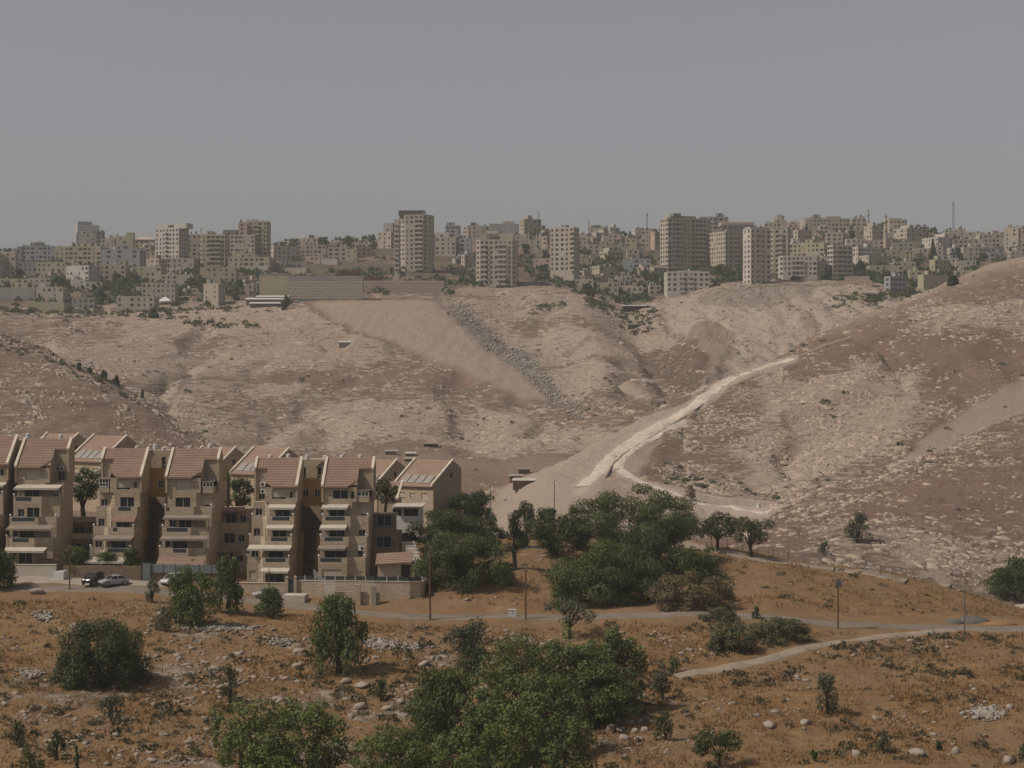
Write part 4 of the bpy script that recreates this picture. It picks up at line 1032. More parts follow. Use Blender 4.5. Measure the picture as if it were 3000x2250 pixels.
for px0, px1, d, py, lab, mt in ((416, 441, 293.9, 1650, 'tall grey metal gate between the rubble walls', M_PANELS), (845, 860.5, 289.3, 1697, 'narrow blue grey gate between two beige pillars', M_BALU)):
    s = d / F; x0 = (px0 - 1500) * s; w = (px1 - px0) * s; h = 2.7 if px0 < 500 else 2.0
    ro = thing('gate', lab, 'gate', (x0, d, (1125 - py) * s - h))
    m = MB(); m.box(0.06, w - 0.06, 0, 0.05, 0, h); m.build('leaf', mt, ro)
    m = MB(); m.box(0, 0.06, -0.02, 0.08, 0, h + 0.05); m.box(w - 0.06, w, -0.02, 0.08, 0, h + 0.05); m.box(0.06, w - 0.06, -0.02, 0.08, h, h + 0.06); m.build('gate_frame', M_IRON, ro)
    m = MB(); m.box(w * 0.75, w * 0.8, -0.06, 0.0, h * 0.45, h * 0.6); m.build('handle', M_FRAME, ro)
# white stair rail on the terrace wall
s = 285.6 / F
ro = thing('stair_railing', 'white slatted stair railing descending across the terrace wall', 'railing', ((918 - 1500) * s, 285.6, (1125 - 1745) * s))
for k in range(3):
    m = MB(); z = 1.5 + k * 0.33
    m.hexa([(0, 0, z + 1.6), (1.7, 0, z), (1.7, 0.05, z), (0, 0.05, z + 1.6), (0, 0, z + 1.75), (1.7, 0, z + .15), (1.7, 0.05, z + .15), (0, 0.05, z + 1.75)]); m.build('sloping_rail', M_WHITE, ro)
for k in range(6):
    m = MB(); m.box(1.75, 3.05, 0, 0.06, 0.25 + k * 0.36, 0.25 + k * 0.36 + 0.2); m.build('slat', M_WHITE, ro)
m = MB(); m.box(1.68, 1.76, -.01, 0.07, 0.0, 2.5); m.box(3.04, 3.12, -.01, 0.07, 0, 2.3); m.build('post', M_WHITE, ro)
# shed with red lean-to roof
s = 294.0 / F
ro = thing('garden_shed', 'low stone shed with a sloping red tiled roof and dark doorway', 'shed', ((1106 - 1500) * s, 294.0, (1125 - 1696) * s))
m = MB(); panes = []
facade2(m, (0, 0), (5.1, 0), -0.5, 2.3, [(3.55, 4.95, 0.0, 2.1, 'dark')], 0.6, None)
m.box(0, 3.5, 0.65, 3, -0.5, 2.28); m.box(5.0, 5.1, 0.01, 3, -0.5, 2.3); m.build('wall', M_STONE2, ro)
m = MB(); m.box(3.55, 4.95, 0.6, 0.64, -0.2, 2.1); m.build('door', M_DARKF, ro)
m = MB()
for k in range(6):
    f0, f1 = k / 6, (k + 1) / 6 + .01
    za, zb = 2.15 + 1.3 * f0, 2.15 + 1.3 * f1
    m.hexa([(-0.3, -0.5 + 3.4 * f0, za), (5.3, -0.5 + 3.4 * f0, za + .3), (5.3, -0.5 + 3.4 * f1, zb + .3), (-0.3, -0.5 + 3.4 * f1, zb), (-0.3, -0.5 + 3.4 * f0, za + .2), (5.3, -0.5 + 3.4 * f0, za + .5), (5.3, -0.5 + 3.4 * f1, zb + .42), (-0.3, -0.5 + 3.4 * f1, zb + .12)])
m.build('roof', M_TILE, ro)
ro = thing('outdoor_stair', 'pale stone stair climbing between the shed and the brown fence', 'stair', ((1212 - 1500) / F * 292, 292, (1125 - 1698) / F * 292))
for k in range(11):
    m = MB(); m.box(0.9 - k * 0.32, 2.2 - k * 0.28, k * 1.5, k * 1.5 + 1.6, -1.0, 0.2 + k * 0.42); m.build('step', M_PALECONC, ro)
# retaining wall at the foot of the right hill
wall_run('retaining_wall', 'long concrete retaining wall at the foot of the right hill', [(2022, 566, 1447), (2110, 556, 1458), (2200, 546, 1466), (2292, 534, 1478)], 0.9, M_CONC, cap=M_PALECONC, depth_below=4)
ro = thing('bollard', 'small white concrete bollard on the haul track before the retaining wall', 'bollard', ((2222 - 1500) / F * 535, 535, ground((2222 - 1500) / F * 535, 535)))
m = MB(); m.tube((0, 0, -0.5), (0, 0, 1.1), 0.62, 0.58, 12); m.build('shaft', M_WHITE, ro)
m = MB(); m.tube((0, 0, 1.1), (0, 0, 1.3), 0.66, 0.5, 12); m.build('cap', M_PALECONC, ro)
bp = [hit(px, py, 480, 760) for px, py in ((1772, 1400), (1790, 1366), (1822, 1334), (1872, 1302), (1935, 1264), (2000, 1226), (2058, 1186))]
ro = thing('roadside_barrier', 'low concrete barrier along the outer edge of the unfinished white road', 'barrier', bp[0])
for a, b in zip(bp[:-1], bp[1:]):
    m = MB(); A = [a[i] - bp[0][i] for i in range(3)]; B_ = [b[i] - bp[0][i] for i in range(3)]
    m.hexa([(A[0], A[1], A[2] - .6), (B_[0], B_[1], B_[2] - .6), (B_[0] + .5, B_[1] + .3, B_[2] - .6), (A[0] + .5, A[1] + .3, A[2] - .6), (A[0] + .1, A[1], A[2] + .4), (B_[0] + .1, B_[1], B_[2] + .4), (B_[0] + .4, B_[1] + .3, B_[2] + .4), (A[0] + .4, A[1] + .3, A[2] + .4)]); m.build('section', M_CONC, ro)
# park wall and dark railing among the trees
wall_run('park_wall', 'tan stone seat wall beneath the park trees', [(1455, 322, 1632), (1540, 321, 1626), (1600, 321, 1630)], 0.6, M_STONE2, cap=M_COPING)
panel_fence('dark iron railing under the park trees', [(1500, 330, 1600), (1600, 330, 1598), (1760, 330, 1596)], 0, M_IRON, M_DARKF, 'iron_railing', 1.1, 2.4)

# ---------------------------------------------------------------- poles, lamps, cabinet
def pole(name, label, px, ytop, ybase, r=0.13, mat=None, style='plain', cat='pole', d=None, group=None):
    x, y, z = hit(px, ybase, 0 if d is None else d - 4, 1e9 if d is None else d)
    h = (ybase - ytop) / F * y
    ro = thing(name, label, cat, (x, y, z - 0.1), 0, group)
    mat = mat or M_WOOD
    m = MB(); m.tube((0, 0, -0.3), (0, 0, h), r, r * 0.7, 10); m.build('shaft', mat, ro)
    m = MB(); m.tube((0, 0, -0.3), (0, 0, 0.35), r * 1.5, r * 1.35, 10); m.build('base', M_IRON, ro)
    if style == 'cross':
        m = MB(); m.box(-0.85, 0.85, -0.06, 0.06, h - 0.45, h - 0.32); m.box(-0.6, 0.6, -0.06, 0.06, h - 1.15, h - 1.03); m.build('crossarm', M_IRON, ro)
        for xx in (-0.75, -0.25, 0.25, 0.75):
            m = MB(); m.tube((xx, 0, h - 0.32), (xx, 0, h - 0.05), 0.06, 0.04, 6); m.build('insulator', M_DARKF, ro)
        m = MB(); m.box(-0.35, 0.4, -0.5, 0.0 - 0.08, h - 1.0, h - 0.4); m.build('transformer', M_IRON, ro)
    elif style == 'lamp':
        m = MB(); m.tube((0, 0, h - 0.05), (0.75, -0.2, h + 0.1), 0.05, 0.04, 6); m.build('arm', M_IRON, ro)
        m = MB(); m.hexa([(0.6, -0.3, h + 0.02), (1.25, -0.42, h + 0.08), (1.28, -0.22, h + 0.08), (0.6, -0.1, h + 0.02), (0.65, -0.28, h + 0.14), (1.2, -0.38, h + 0.17), (1.22, -0.26, h + 0.17), (0.65, -0.14, h + 0.14)]); m.build('lamp_head', M_FRAME, ro)
    elif style == 'cap':
        m = MB(); m.tube((0, 0, h), (0, 0, h + 0.12), r, r * 0.3, 10); m.box(-0.28, 0.28, -0.04, 0.04, h - 0.5, h - 0.4); m.build('crossarm', M_IRON, ro)
    return ro
pole('utility_pole', 'tall bare wooden pole on the road edge beside the wide green acacia', 1260, 1602, 1816, 0.14, style='cap')
pole('utility_pole', 'wooden pole next to the grey electrical cabinet', 1540, 1662, 1814, 0.13, style='cap')
pole('utility_pole', 'wooden pole with crossarms and transformer on the orange slope at the right', 2455, 1692, 1842, 0.13, style='cross')
pole('utility_pole', 'thin grey pole at the road junction on the far right', 2826, 1722, 1866, 0.09, M_IRON, 'cap')
pole('utility_pole', 'short thin post behind the grey pole at the junction', 2834, 1785, 1826, 0.05, M_IRON)
pole('utility_pole', 'dark wooden pole in front of the hedge and the dark parked car', 204, 1598, 1728, 0.12, style='cap')
pole('utility_pole', 'leaning dark pole before the lowest cream awning', 788, 1638, 1722, 0.10, style='cap', d=288)
pole('street_lamp', 'tall grey street lamp rising left of the park pine', 1437, 1412, 1592, 0.09, M_IRON, 'lamp', 'lamp', d=338)
pole('street_lamp', 'tall thin street lamp before the pale bare slope', 1624, 1402, 1575, 0.09, M_IRON, 'lamp', 'lamp', d=340)
pole('street_lamp', 'small grey lamp at the right picture edge beside the dense tree', 2988, 1722, 1762, 0.06, M_IRON, 'lamp', 'lamp')
pole('post', 'short dark wooden post in the rocky grass at the lower left', 113, 1982, 2022, 0.08)
pole('post', 'thin post with a flat top above the big pepper trees', 1772, 1838, 1872, 0.06, M_IRON, 'cap')
x, y, z = hit(1501, 1808)
ro = thing('electrical_cabinet', 'grey white electrical cabinet on the roadside beside a wooden pole', 'cabinet', (x, y, z))
m = MB(); m.box(-0.55, 0.55, -0.25, 0.25, 0.15, 1.05); m.build('cabinet_body', M_WHITE, ro)
m = MB(); m.box(-0.62, 0.62, -0.32, 0.32, -0.2, 0.15); m.build('plinth', M_CONC, ro)
m = MB(); m.hexa([(-.6, -.3, 1.05), (.6, -.3, 1.05), (.6, .3, 1.05), (-.6, .3, 1.05), (-.5, -.2, 1.16), (.5, -.2, 1.16), (.5, .2, 1.16), (-.5, .2, 1.16)]); m.build('lid', M_FRAME, ro)
m = MB(); m.box(-0.01, 0.01, -0.262, -0.252, 0.2, 1.0); m.box(0.06, 0.1, -0.28, -0.252, 0.55, 0.7); m.build('door_handle', M_IRON, ro)

# chain link fence along the brow road
ro = None
fp = [(2040, 1588), (2085, 1600), (2130, 1607), (2175, 1616), (2220, 1626), (2265, 1634), (2310, 1641), (2355, 1647), (2400, 1654), (2445, 1660), (2490, 1666), (2535, 1673), (2580, 1680), (2625, 1689)]
g3 = []
for px, py in fp:
    x, y, z = hit(px, py + 6, 300, 342); g3.append((x, y, z))
b0 = g3[0]
ro = thing('chainlink_fence', 'tall chain link fence along the brow road', 'fence', b0)
for x, y, z in g3:
    m = MB(); m.tube((x - b0[0], y - b0[1], z - b0[2] - 0.2), (x - b0[0], y - b0[1], z - b0[2] + 2.3), 0.045, 0.045, 6); m.tube((x - b0[0], y - b0[1], z - b0[2] + 2.3), (x - b0[0] - 0.1, y - b0[1] - 0.25, z - b0[2] + 2.65), 0.035, 0.03, 6); m.build('post', M_IRON, ro)
m = MB()
for a, b in zip(g3[:-1], g3[1:]):
    a = [a[i] - b0[i] for i in range(3)]; b = [b[i] - b0[i] for i in range(3)]
    for h in (0.1, 1.15, 2.25): m.tube((a[0], a[1], a[2] + h), (b[0], b[1], b[2] + h), 0.012, 0.012, 4, cap=False)
    for k in range(11):
        f0, f1 = k / 11, (k + 1) / 11
        for (u, v) in ((0.1, 2.25), (2.25, 0.1)):
            m.tube((a[0] + (b[0] - a[0]) * f0, a[1] + (b[1] - a[1]) * f0, a[2] + (b[2] - a[2]) * f0 + u), (a[0] + (b[0] - a[0]) * f1, a[1] + (b[1] - a[1]) * f1, a[2] + (b[2] - a[2]) * f1 + v), 0.006, 0.006, 3, cap=False)
tag(m.build('wire_mesh', M_IRON, ro), kind='stuff')

# ---------------------------------------------------------------- cars
def car(label, px, py, yaw, paint, kind='sedan', d=None):
    x, y, z = hit(px, py, 0 if d is None else d - 3, 1e9 if d is None else d)
    ro = thing('parked_car', label, 'car', (x, y, z + 0.12), math.radians(yaw))
    pm = NT('car_paint').color(paint).rough(0.25, 0.5); pm.b.inputs['Coat Weight'].default_value = 0.6
    pm = pm.mat
    if kind == 'sedan':
        st = [(-2.25, .45, .62, .55), (-2.1, .28, .72, .78), (-1.5, .22, .86, .88), (-0.8, .2, .95, .9), (0.6, .2, .98, .9), (1.6, .22, .98, .88), (2.1, .28, .93, .8), (2.25, .42, .8, .6)]
        gh = [(-0.95, .95, .95, .80), (-0.2, .96, 1.40, .62), (0.9, .97, 1.42, .62), (1.75, .97, 1.0, .72)]
    else:
        st = [(-2.2, .5, .75, .6), (-2.08, .32, .92, .82), (-1.4, .28, 1.02, .9), (-0.8, .26, 1.08, .92), (0.8, .26, 1.1, .92), (1.9, .28, 1.1, .9), (2.12, .34, 1.05, .84), (2.22, .5, .95, .7)]
        gh = [(-1.0, 1.08, 1.08, .84), (-0.35, 1.09, 1.68, .7), (1.6, 1.09, 1.7, .68), (2.08, 1.08, 1.15, .76)]
    m = MB(); secs = []
    for (xx, zb, zt, hw) in st:
        n = len(m.v); zm = zb + (zt - zb) * 0.55
        m.v += [(xx, -hw * .86, zb), (xx, -hw, zm), (xx, -hw * .93, zt - .04), (xx, -hw * .7, zt), (xx, hw * .7, zt), (xx, hw * .93, zt - .04), (xx, hw, zm), (xx, hw * .86, zb)]
        secs.append(n)
    for a, b in zip(secs[:-1], secs[1:]):
        for k in range(8):
            j = (k + 1) % 8; m.f.append((a + k, a + j, b + j, b + k)); m.m.append(0)
    m.f.append(tuple(range(secs[0], secs[0] + 8))); m.m.append(0); m.f.append(tuple(range(secs[-1], secs[-1] + 8))); m.m.append(0)
    body = m.build('body', pm, ro)
    m = MB(); secs = []
    for (xx, zb, zt, hw) in gh:
        n = len(m.v); b = 0.86
        m.v += [(xx, -b * .93, zb - .03), (xx, -hw, zt), (xx, hw, zt), (xx, b * .93, zb - .03)]; secs.append(n)
    for a, b in zip(secs[:-1], secs[1:]):
        for k in range(3): m.f.append((a + k, a + k + 1, b + k + 1, b + k)); m.m.append(0)
    m.build('windows', M_GLASS, ro)
    m = MB()
    (x1, _, z1, w1), (x2, _, z2, w2) = gh[1], gh[2]
    m.hexa([(x1 - .02, -w1 - .02, z1 - .03), (x2 + .02, -w2 - .02, z2 - .03), (x2 + .02, w2 + .02, z2 - .03), (x1 - .02, w1 + .02, z1 - .03), (x1 + .1, -w1 * .8, z1 + .05), (x2 - .1, -w2 * .8, z2 + .05), (x2 - .1, w2 * .8, z2 + .05), (x1 + .1, w1 * .8, z1 + .05)])
    for sgn in (-1, 1):
        for (xa, za, xb, zb) in ((gh[0][0], gh[0][2], x1, z1), (x2, z2, gh[3][0], gh[3][2]), ((x1 + x2) / 2, gh[1][1], (x1 + x2) / 2 + .02, z1)):
            m.tube((xa, sgn * .8, za), (xb, sgn * w1 * 1.01, zb), .04, .04, 5)
    m.build('roof_panel', pm, ro)
    for xx in (-1.38, 1.38):
        for sgn in (-1, 1):
            m = MB(); m.tube((xx, sgn * .72, .33), (xx, sgn * .93, .33), .33, .33, 14); w = m.build('wheel', M_DARKF, ro)
            m = MB(); m.tube((xx, sgn * .931, .33), (xx, sgn * .945, .33), .2, .18, 10); m.build('rim', M_FRAME, w)
    for sgn in (-1, 1):
        zz = st[1][2] - .12
        m = MB(); m.box(st[1][0] - .06, st[1][0] + .1, sgn * .55 - .17, sgn * .55 + .17, zz - .07, zz + .06); m.build('headlight', M_WHITE, ro)
        m = MB(); m.box(st[-2][0] - .02, st[-2][0] + .08, sgn * .62 - .14, sgn * .62 + .14, zz - .02, zz + .12); m.build('tail_light', plain_red, ro)
        m = MB(); m.box(-.85, -.68, sgn * .95 - .09, sgn * .95 + .09, gh[0][2] - .02, gh[0][2] + .1); m.build('wing_mirror', pm, ro)
    m = MB(); m.box(st[0][0] - .02, st[0][0] + .1, -.5, .5, .38, .52); m.build('grille', M_DARKF, ro)
    return ro
plain_red = plain('tail_lamp_red', (0.3, 0.02, 0.02), 0.3, 0.5)
car('small black car parked by the rubble wall, left of the silver saloon', 272, 1715, 75, (0.015, 0.016, 0.018), 'suv', 289.5)
car('silver saloon parked facing down left beside the black car', 332, 1718, 38, (0.50, 0.50, 0.49), 'sedan', 289)
car('white estate car half hidden by the roadside pepper tree', 506, 1716, 62, (0.62, 0.60, 0.57), 'suv', 290)
car('dark green black family car on the upper lane before the white porch', 1181, 1549, 28, (0.022, 0.028, 0.03), 'suv', 326)
car('pale silver car glimpsed between the lamp and the park pine', 1446, 1562, 150, (0.36, 0.37, 0.38), 'sedan', 343)
car('white car roof showing behind the round green bush by the gate', 783, 1738, 20, (0.6, 0.58, 0.55), 'sedan', 286.5)

# ---------------------------------------------------------------- sheds in the valley
def shed(label, px, py, w, h, dp, yaw=0.0, mat=None, rmat=None, openfront=True, dmin=400):
    x, y, z = hit(px, py, dmin)
    ro = thing('shed', label, 'shed', (x - w / 2, y, z - 0.2), math.radians(yaw))
    m = MB(); m.box(0, w, dp * .5, dp, -1, h); m.box(0, .25, 0.01, dp * .5 - .01, -1, h); m.box(w - .25, w, 0.01, dp * .5 - .01, -1, h)
    m.build('wall', mat or M_CONC, ro)
    for f in (0.02, .34, .66, .98):
        m = MB(); m.box(w * f - .1, w * f + .1, -.2, 0, -1, h); m.build('post', M_WOOD, ro)
    m = MB(); m.hexa([(-.4, -.5, h), (w + .4, -.5, h), (w + .4, dp + .3, h + .5), (-.4, dp + .3, h + .5), (-.4, -.5, h + .18), (w + .4, -.5, h + .18), (w + .4, dp + .3, h + .7), (-.4, dp + .3, h + .7)]); m.build('roof', rmat or M_AWN, ro)
    return ro
shed('open shack with pale roof on the shoulder of the bare pale slope', 1535, 1425, 7, 2.0, 4, -8, M_CONC, M_PALECONC, dmin=450)
shed('small dark shack at the foot of the bare pale slope', 1512, 1411, 4, 2.0, 3, 5, M_WOOD, M_CONC, dmin=450)
shed('tiny shack highest on the bare pale slope', 1536, 1388, 4.5, 1.8, 3, 0, M_CONC, M_AWN2, dmin=450)
shed('dark animal pen with a black cloth roof on the lower far slope', 1262, 1310, 6, 1.5, 4, 0, M_WOOD, M_AWN2, dmin=690)
shed('pale livestock hut behind the end gabled house, upper one', 1202, 1337, 4, 1.3, 2.5, 0, M_PALECONC, M_PALECONC, dmin=690)
shed('pale livestock hut behind the end gabled house, lower one', 1200, 1353, 4, 1.3, 2.5, 0, M_PALECONC, M_CONC, dmin=690)
shed('long low stone hut with a white front behind the rightmost stepped house', 1145, 1332, 4.5, 1.5, 2.5, 0, M_WHITE, M_CONC, dmin=690)
shed('white cabin on the stony ledge below the spoil heap', 1008, 1018, 5.5, 3.0, 3, 0, M_WHITE, M_WHITE, dmin=780)
shed('wide pale roofed shelter in the head of the gully under the towers', 1865, 912, 17, 3.5, 6, 0, M_DARKF, M_WHITE, dmin=1000)
shed('low broken hut in the gully below the pale roofed shelter', 1862, 962, 9, 2.5, 4, 0, M_CONC, M_CONC, dmin=900)
shed('pale cabin on the embankment beside the upper bypass road', 2447, 997, 9, 2.2, 4, 0, M_CONC, M_PALECONC, dmin=900)
# ---------------------------------------------------------------- trees and shrubs
L_OLIVE = leafmat('leaf_olive', (0.047, 0.064, 0.025), (0.120, 0.135, 0.047), (0.096, 0.088, 0.032))
L_DARK = leafmat('leaf_dark', (0.029, 0.051, 0.022), (0.079, 0.120, 0.042))
L_PEPPER = leafmat('leaf_pepper', (0.073, 0.113, 0.036), (0.181, 0.227, 0.076), (0.137, 0.137, 0.040))
L_LIGHT = leafmat('leaf_light', (0.093, 0.143, 0.040), (0.210, 0.252, 0.076), (0.168, 0.168, 0.048))
L_ACACIA = leafmat('leaf_acacia', (0.049, 0.076, 0.026), (0.140, 0.173, 0.059), (0.091, 0.116, 0.037))
L_GREY = leafmat('leaf_grey_green', (0.072, 0.084, 0.052), (0.160, 0.167, 0.104), (0.145, 0.123, 0.080))
L_DRY = leafmat('leaf_dry', (0.13, 0.10, 0.055), (0.25, 0.19, 0.10), (0.17, 0.15, 0.075))
L_SAGE = leafmat('leaf_sage', (0.095, 0.10, 0.05), (0.20, 0.195, 0.10), (0.17, 0.14, 0.065))
L_PINE = leafmat('leaf_pine', (0.029, 0.043, 0.020), (0.080, 0.094, 0.035))
M_BARK = plain('bark', (0.075, 0.055, 0.04), 0.95, 0.1, 0.25, 1.5)

def leaves(C, size, rng, tone, droop=0.0, aspect=1.0, out=None):
    """a small quad at every point of C, randomly turned; droop=1 hangs them straight down"""
    n = len(C)
    a = rng.normal(size=(n, 3)); a /= np.linalg.norm(a, axis=1)[:, None]
    if droop > 0:
        a = a * (1 - droop) + np.array([0, 0, -1.0]) * droop; a /= np.linalg.norm(a, axis=1)[:, None]
    ref = rng.normal(size=(n, 3))
    if out is not None:                        # leaf faces turn roughly outwards from their clump
        nn = out * 0.9 + ref * 0.45 + np.array([0, 0, 0.25])
        if droop == 0: a = np.cross(nn, rng.normal(size=(n, 3))); a /= np.maximum(1e-6, np.linalg.norm(a, axis=1))[:, None]
        ref = nn
    b = np.cross(a, ref); b /= np.maximum(1e-6, np.linalg.norm(b, axis=1))[:, None]
    s = size * (0.6 + 0.8 * rng.random(n))[:, None]
    a = a * s * aspect; b = b * s * 0.62
    V = np.stack([C - a - b * 0.7, C + a * 0.2 - b, C + a + b * 0.4, C - a * 0.3 + b], 1).reshape(-1, 3)
    Q = np.arange(4 * n).reshape(n, 4)
    return V, Q, np.repeat(tone, 4)

def crown(kind, W, D, H, seed, dens=1.0, leaf=0.26):
    """leaf cloud built from uneven lobes; origin at the base centre, H high"""
    rng = np.random.default_rng(seed)
    P = []; T = []
    lob = []
    if kind in ('bush', 'shrub'):
        n = 30 if kind == 'bush' else 16
        for i in range(n):
            a = rng.random() * 6.283; r = math.sqrt(rng.random()) * 0.80
            f = rng.random() ** 0.8
            rr = 0.20 - 0.04 * f + 0.08 * rng.random()
            r *= (1 - 0.55 * f)
            lob.append((r * math.cos(a) * W / 2, r * math.sin(a) * D / 2, H * (0.05 + 0.78 * f), rr * W * 0.62, rr * H * 0.7))
    elif kind == 'acacia':
        for i in range(48):
            a = rng.random() * 6.283; r = math.sqrt(rng.random()) * 0.9
            z = H * (0.86 - 0.22 * r * r - 0.42 * rng.random() ** 1.6)
            lob.append((r * math.cos(a) * W / 2, r * math.sin(a) * D / 2, max(z, H * .28), W * (0.065 + 0.045 * rng.random()), H * 0.085))
    elif kind == 'mound':
        for i in range(66):
            a = rng.random() * 6.283; r = math.sqrt(rng.random()) * 0.92
            z = H * (-0.04 + 0.92 * rng.random() ** 0.75 * math.sqrt(max(0.05, 1 - r ** 2.8)))
            lob.append((r * math.cos(a) * W / 2, r * math.sin(a) * D / 2, z, W * (0.08 + 0.05 * rng.random()), H * (0.10 + 0.06 * rng.random())))
    elif kind == 'tall':
        for i in range(34):
            u = rng.normal(size=3); u /= np.linalg.norm(u); k = 0.4 + 0.5 * rng.random()
            lob.append((u[0] * k * W / 2, u[1] * k * D / 2, H * (0.68 + 0.28 * u[2] * k), W * (0.09 + 0.06 * rng.random()), H * 0.06))
    elif kind == 'round':
        for i in range(62):
            u = rng.normal(size=3); u /= np.linalg.norm(u); k = 0.25 + 0.64 * rng.random() ** 0.6
            lob.append((u[0] * k * W / 2, u[1] * k * D / 2, H * (0.47 + 0.50 * u[2] * k), W * (0.07 + 0.06 * rng.random()), H * (0.06 + 0.05 * rng.random())))
    elif kind == 'pepper':
        for i in range(30):
            a = rng.random() * 6.283; f = rng.random()
            r = math.sqrt(rng.random()) * 0.86 * math.sqrt(max(0.12, 1 - (max(0, f - 0.25) / 0.80) ** 2.2)) * (0.8 + 0.3 * rng.random())
            lob.append((r * math.cos(a) * W / 2, r * math.sin(a) * D / 2, H * (0.20 + 0.70 * f), W * (0.085 + 0.06 * rng.random()), H * (0.07 + 0.045 * rng.random())))
    elif kind == 'column':
        for i in range(13):
            f = (i + rng.random()) / 13
            w = W / 2 * (0.95 - 0.75 * f) * rng.random()
            a = rng.random() * 6.283
            lob.append((w * math.cos(a), w * math.sin(a), H * (0.08 + 0.84 * f), W * (0.30 - 0.18 * f), H * 0.09))
    elif kind == 'pine':
        for i in range(22):
            f = rng.random()
            r = (0.15 + 0.85 * (1 - f)) * math.sqrt(rng.random()) * 0.8; a = rng.random() * 6.283
            lob.append((r * math.cos(a) * W / 2, r * math.sin(a) * D / 2, H * (0.30 + 0.62 * f), W * 0.13, H * 0.085))
    elif kind == 'thin':
        for i in range(17):
            a = rng.random() * 6.283; r = math.sqrt(rng.random()) * 0.85
            lob.append((r * math.cos(a) * W / 2, r * math.sin(a) * D / 2, H * (0.38 + 0.5 * rng.random() * (1.15 - 0.5 * r)), W * (0.10 + 0.08 * rng.random()), H * 0.12))
    elif kind == 'conifer':
        for i in range(16):
            f = (i + 0.5) / 16
            for k in range(3):
                a = rng.random() * 6.283; r = (1 - f) * 0.6
                lob.append((r * math.cos(a) * W / 2, r * math.sin(a) * D / 2, H * (0.05 + 0.9 * f), W * 0.2 * (1.1 - f), H * 0.06))
    area = sum(l[3] * (l[3] + 2 * l[4]) for l in lob)
    base = dens * {'round': 34, 'tall': 34, 'bush': 30, 'shrub': 30, 'acacia': 40, 'mound': 40, 'pepper': 30, 'column': 46, 'pine': 34, 'thin': 24, 'conifer': 40}[kind]
    Vs = []; Qs = []; Ts = []; off = 0
    for (x, y, z, rh, rv) in lob:
        n = int(max(24, base * rh * (rh + 2 * rv) * 2.4 * (0.26 / leaf) ** 2 * 0.178))
        u = rng.normal(size=(n, 3)); u /= np.linalg.norm(u, axis=1)[:, None]
        rad = (0.55 + 0.5 * rng.random(n) ** 0.6) * (1 + 0.22 * rng.normal(size=n).clip(-1.5, 1.5) * 0.6)
        C = u * rad[:, None] * np.array([rh, rh, rv]) + np.array([x, y, z])
        tb = rng.random() * 0.55
        tone = np.clip(tb + 0.45 * rng.random(n), 0, 1)
        if kind == 'pepper':
            # curtains hanging from the lobe
            k = int(n * 1.0)
            c2 = C[rng.integers(0, n, k)].copy(); c2[:, 2] -= rng.random(k) ** 1.1 * H * 0.42
            c2[:, :2] += (c2[:, :2] - np.array([0, 0])) * 0.04
            C = np.concatenate([C, c2]); tone = np.concatenate([tone, np.clip(tb * 0.9 + 0.35 * rng.random(k), 0, 1)])
        ok = C[:, 2] > (-0.12 if kind in ('mound', 'bush', 'shrub', 'round') else 0.02) * H
        C = C[ok]; tone = tone[ok]
        o_ = (C - np.array([x, y, z])) / np.array([rh, rh, rv]) * np.array([1, 1, 0.6]); o_ /= np.maximum(1e-6, np.linalg.norm(o_, axis=1))[:, None]
        V, Q, Tt = leaves(C, leaf, rng, tone, 0.6 if kind == 'pepper' else 0.0, 1.3 if kind == 'pepper' else 1.0, o_)
        Vs.append(V); Qs.append(Q + off); Ts.append(Tt); off += len(V)
    return np.concatenate(Vs), np.concatenate(Qs), np.concatenate(Ts), lob

def trunk(lob, W, H, seed, r=None, kind='bush'):
    rng = np.random.default_rng(seed + 99)
    m = MB(); r = r or max(0.07, min(0.4, H * (0.02 if kind in ('mound', 'round') else 0.035)))
    fork = H * (0.12 if kind in ('bush', 'shrub', 'mound', 'round') else 0.34 if kind != 'thin' else 0.25)
    lean = rng.normal() * 0.06 * H
    m.tube((0, 0, -0.4), (lean * 0.5, 0, fork), r * 1.25, r, 7)
    for (x, y, z, rh, rv) in [lob[i] for i in rng.permutation(len(lob))[:min(9, len(lob))]]:
        mx, my, mz = lean * .5 + (x - lean * .5) * 0.45, y * 0.45, fork + (z - fork) * 0.62
        m.tube((lean * 0.5, 0, fork - 0.1), (mx, my, mz), r * 0.62, r * 0.38, 5, cap=False)
        m.tube((mx, my, mz), (x, y, z), r * 0.38, r * 0.12, 5, cap=False)
    return m

def tree(name, label, x0, x1, ytop, ybot, kind, mat, seed, dens=1.0, leaf=None, d=None, depth=0.85, group=None, cat='tree', dry=False):
    px = (x0 + x1) / 2
    x, y, z = hit(px, ybot, 0 if d is None else d - 6, 1e9 if d is None else d)
    if d is not None: z = (1125 - ybot) / F * y
    W = (x1 - x0) / F * y; H = (ybot - ytop) / F * y
    leaf = leaf or min(0.14, max(0.095, 0.02 * min(W, H) + 0.055)) * max(1.0, y / 330)
    ro = thing(name, label, cat, (x, y, z), 0, group)
    V, Q, T, lob = crown(kind, W * 1.02, W * depth, H * 1.02, seed, dens, leaf)
    me = np_mesh('crown', V, Q, mat); attr(me, 'tone', T)
    link('crown', me, ro)
    tm = trunk(lob, W, H, seed, None, kind)
    tm.build('trunk' if cat == 'tree' else 'stem', M_BARK, ro)
    return ro
B, PP, A, SH = 'bush', 'pepper', 'acacia', 'shrub'
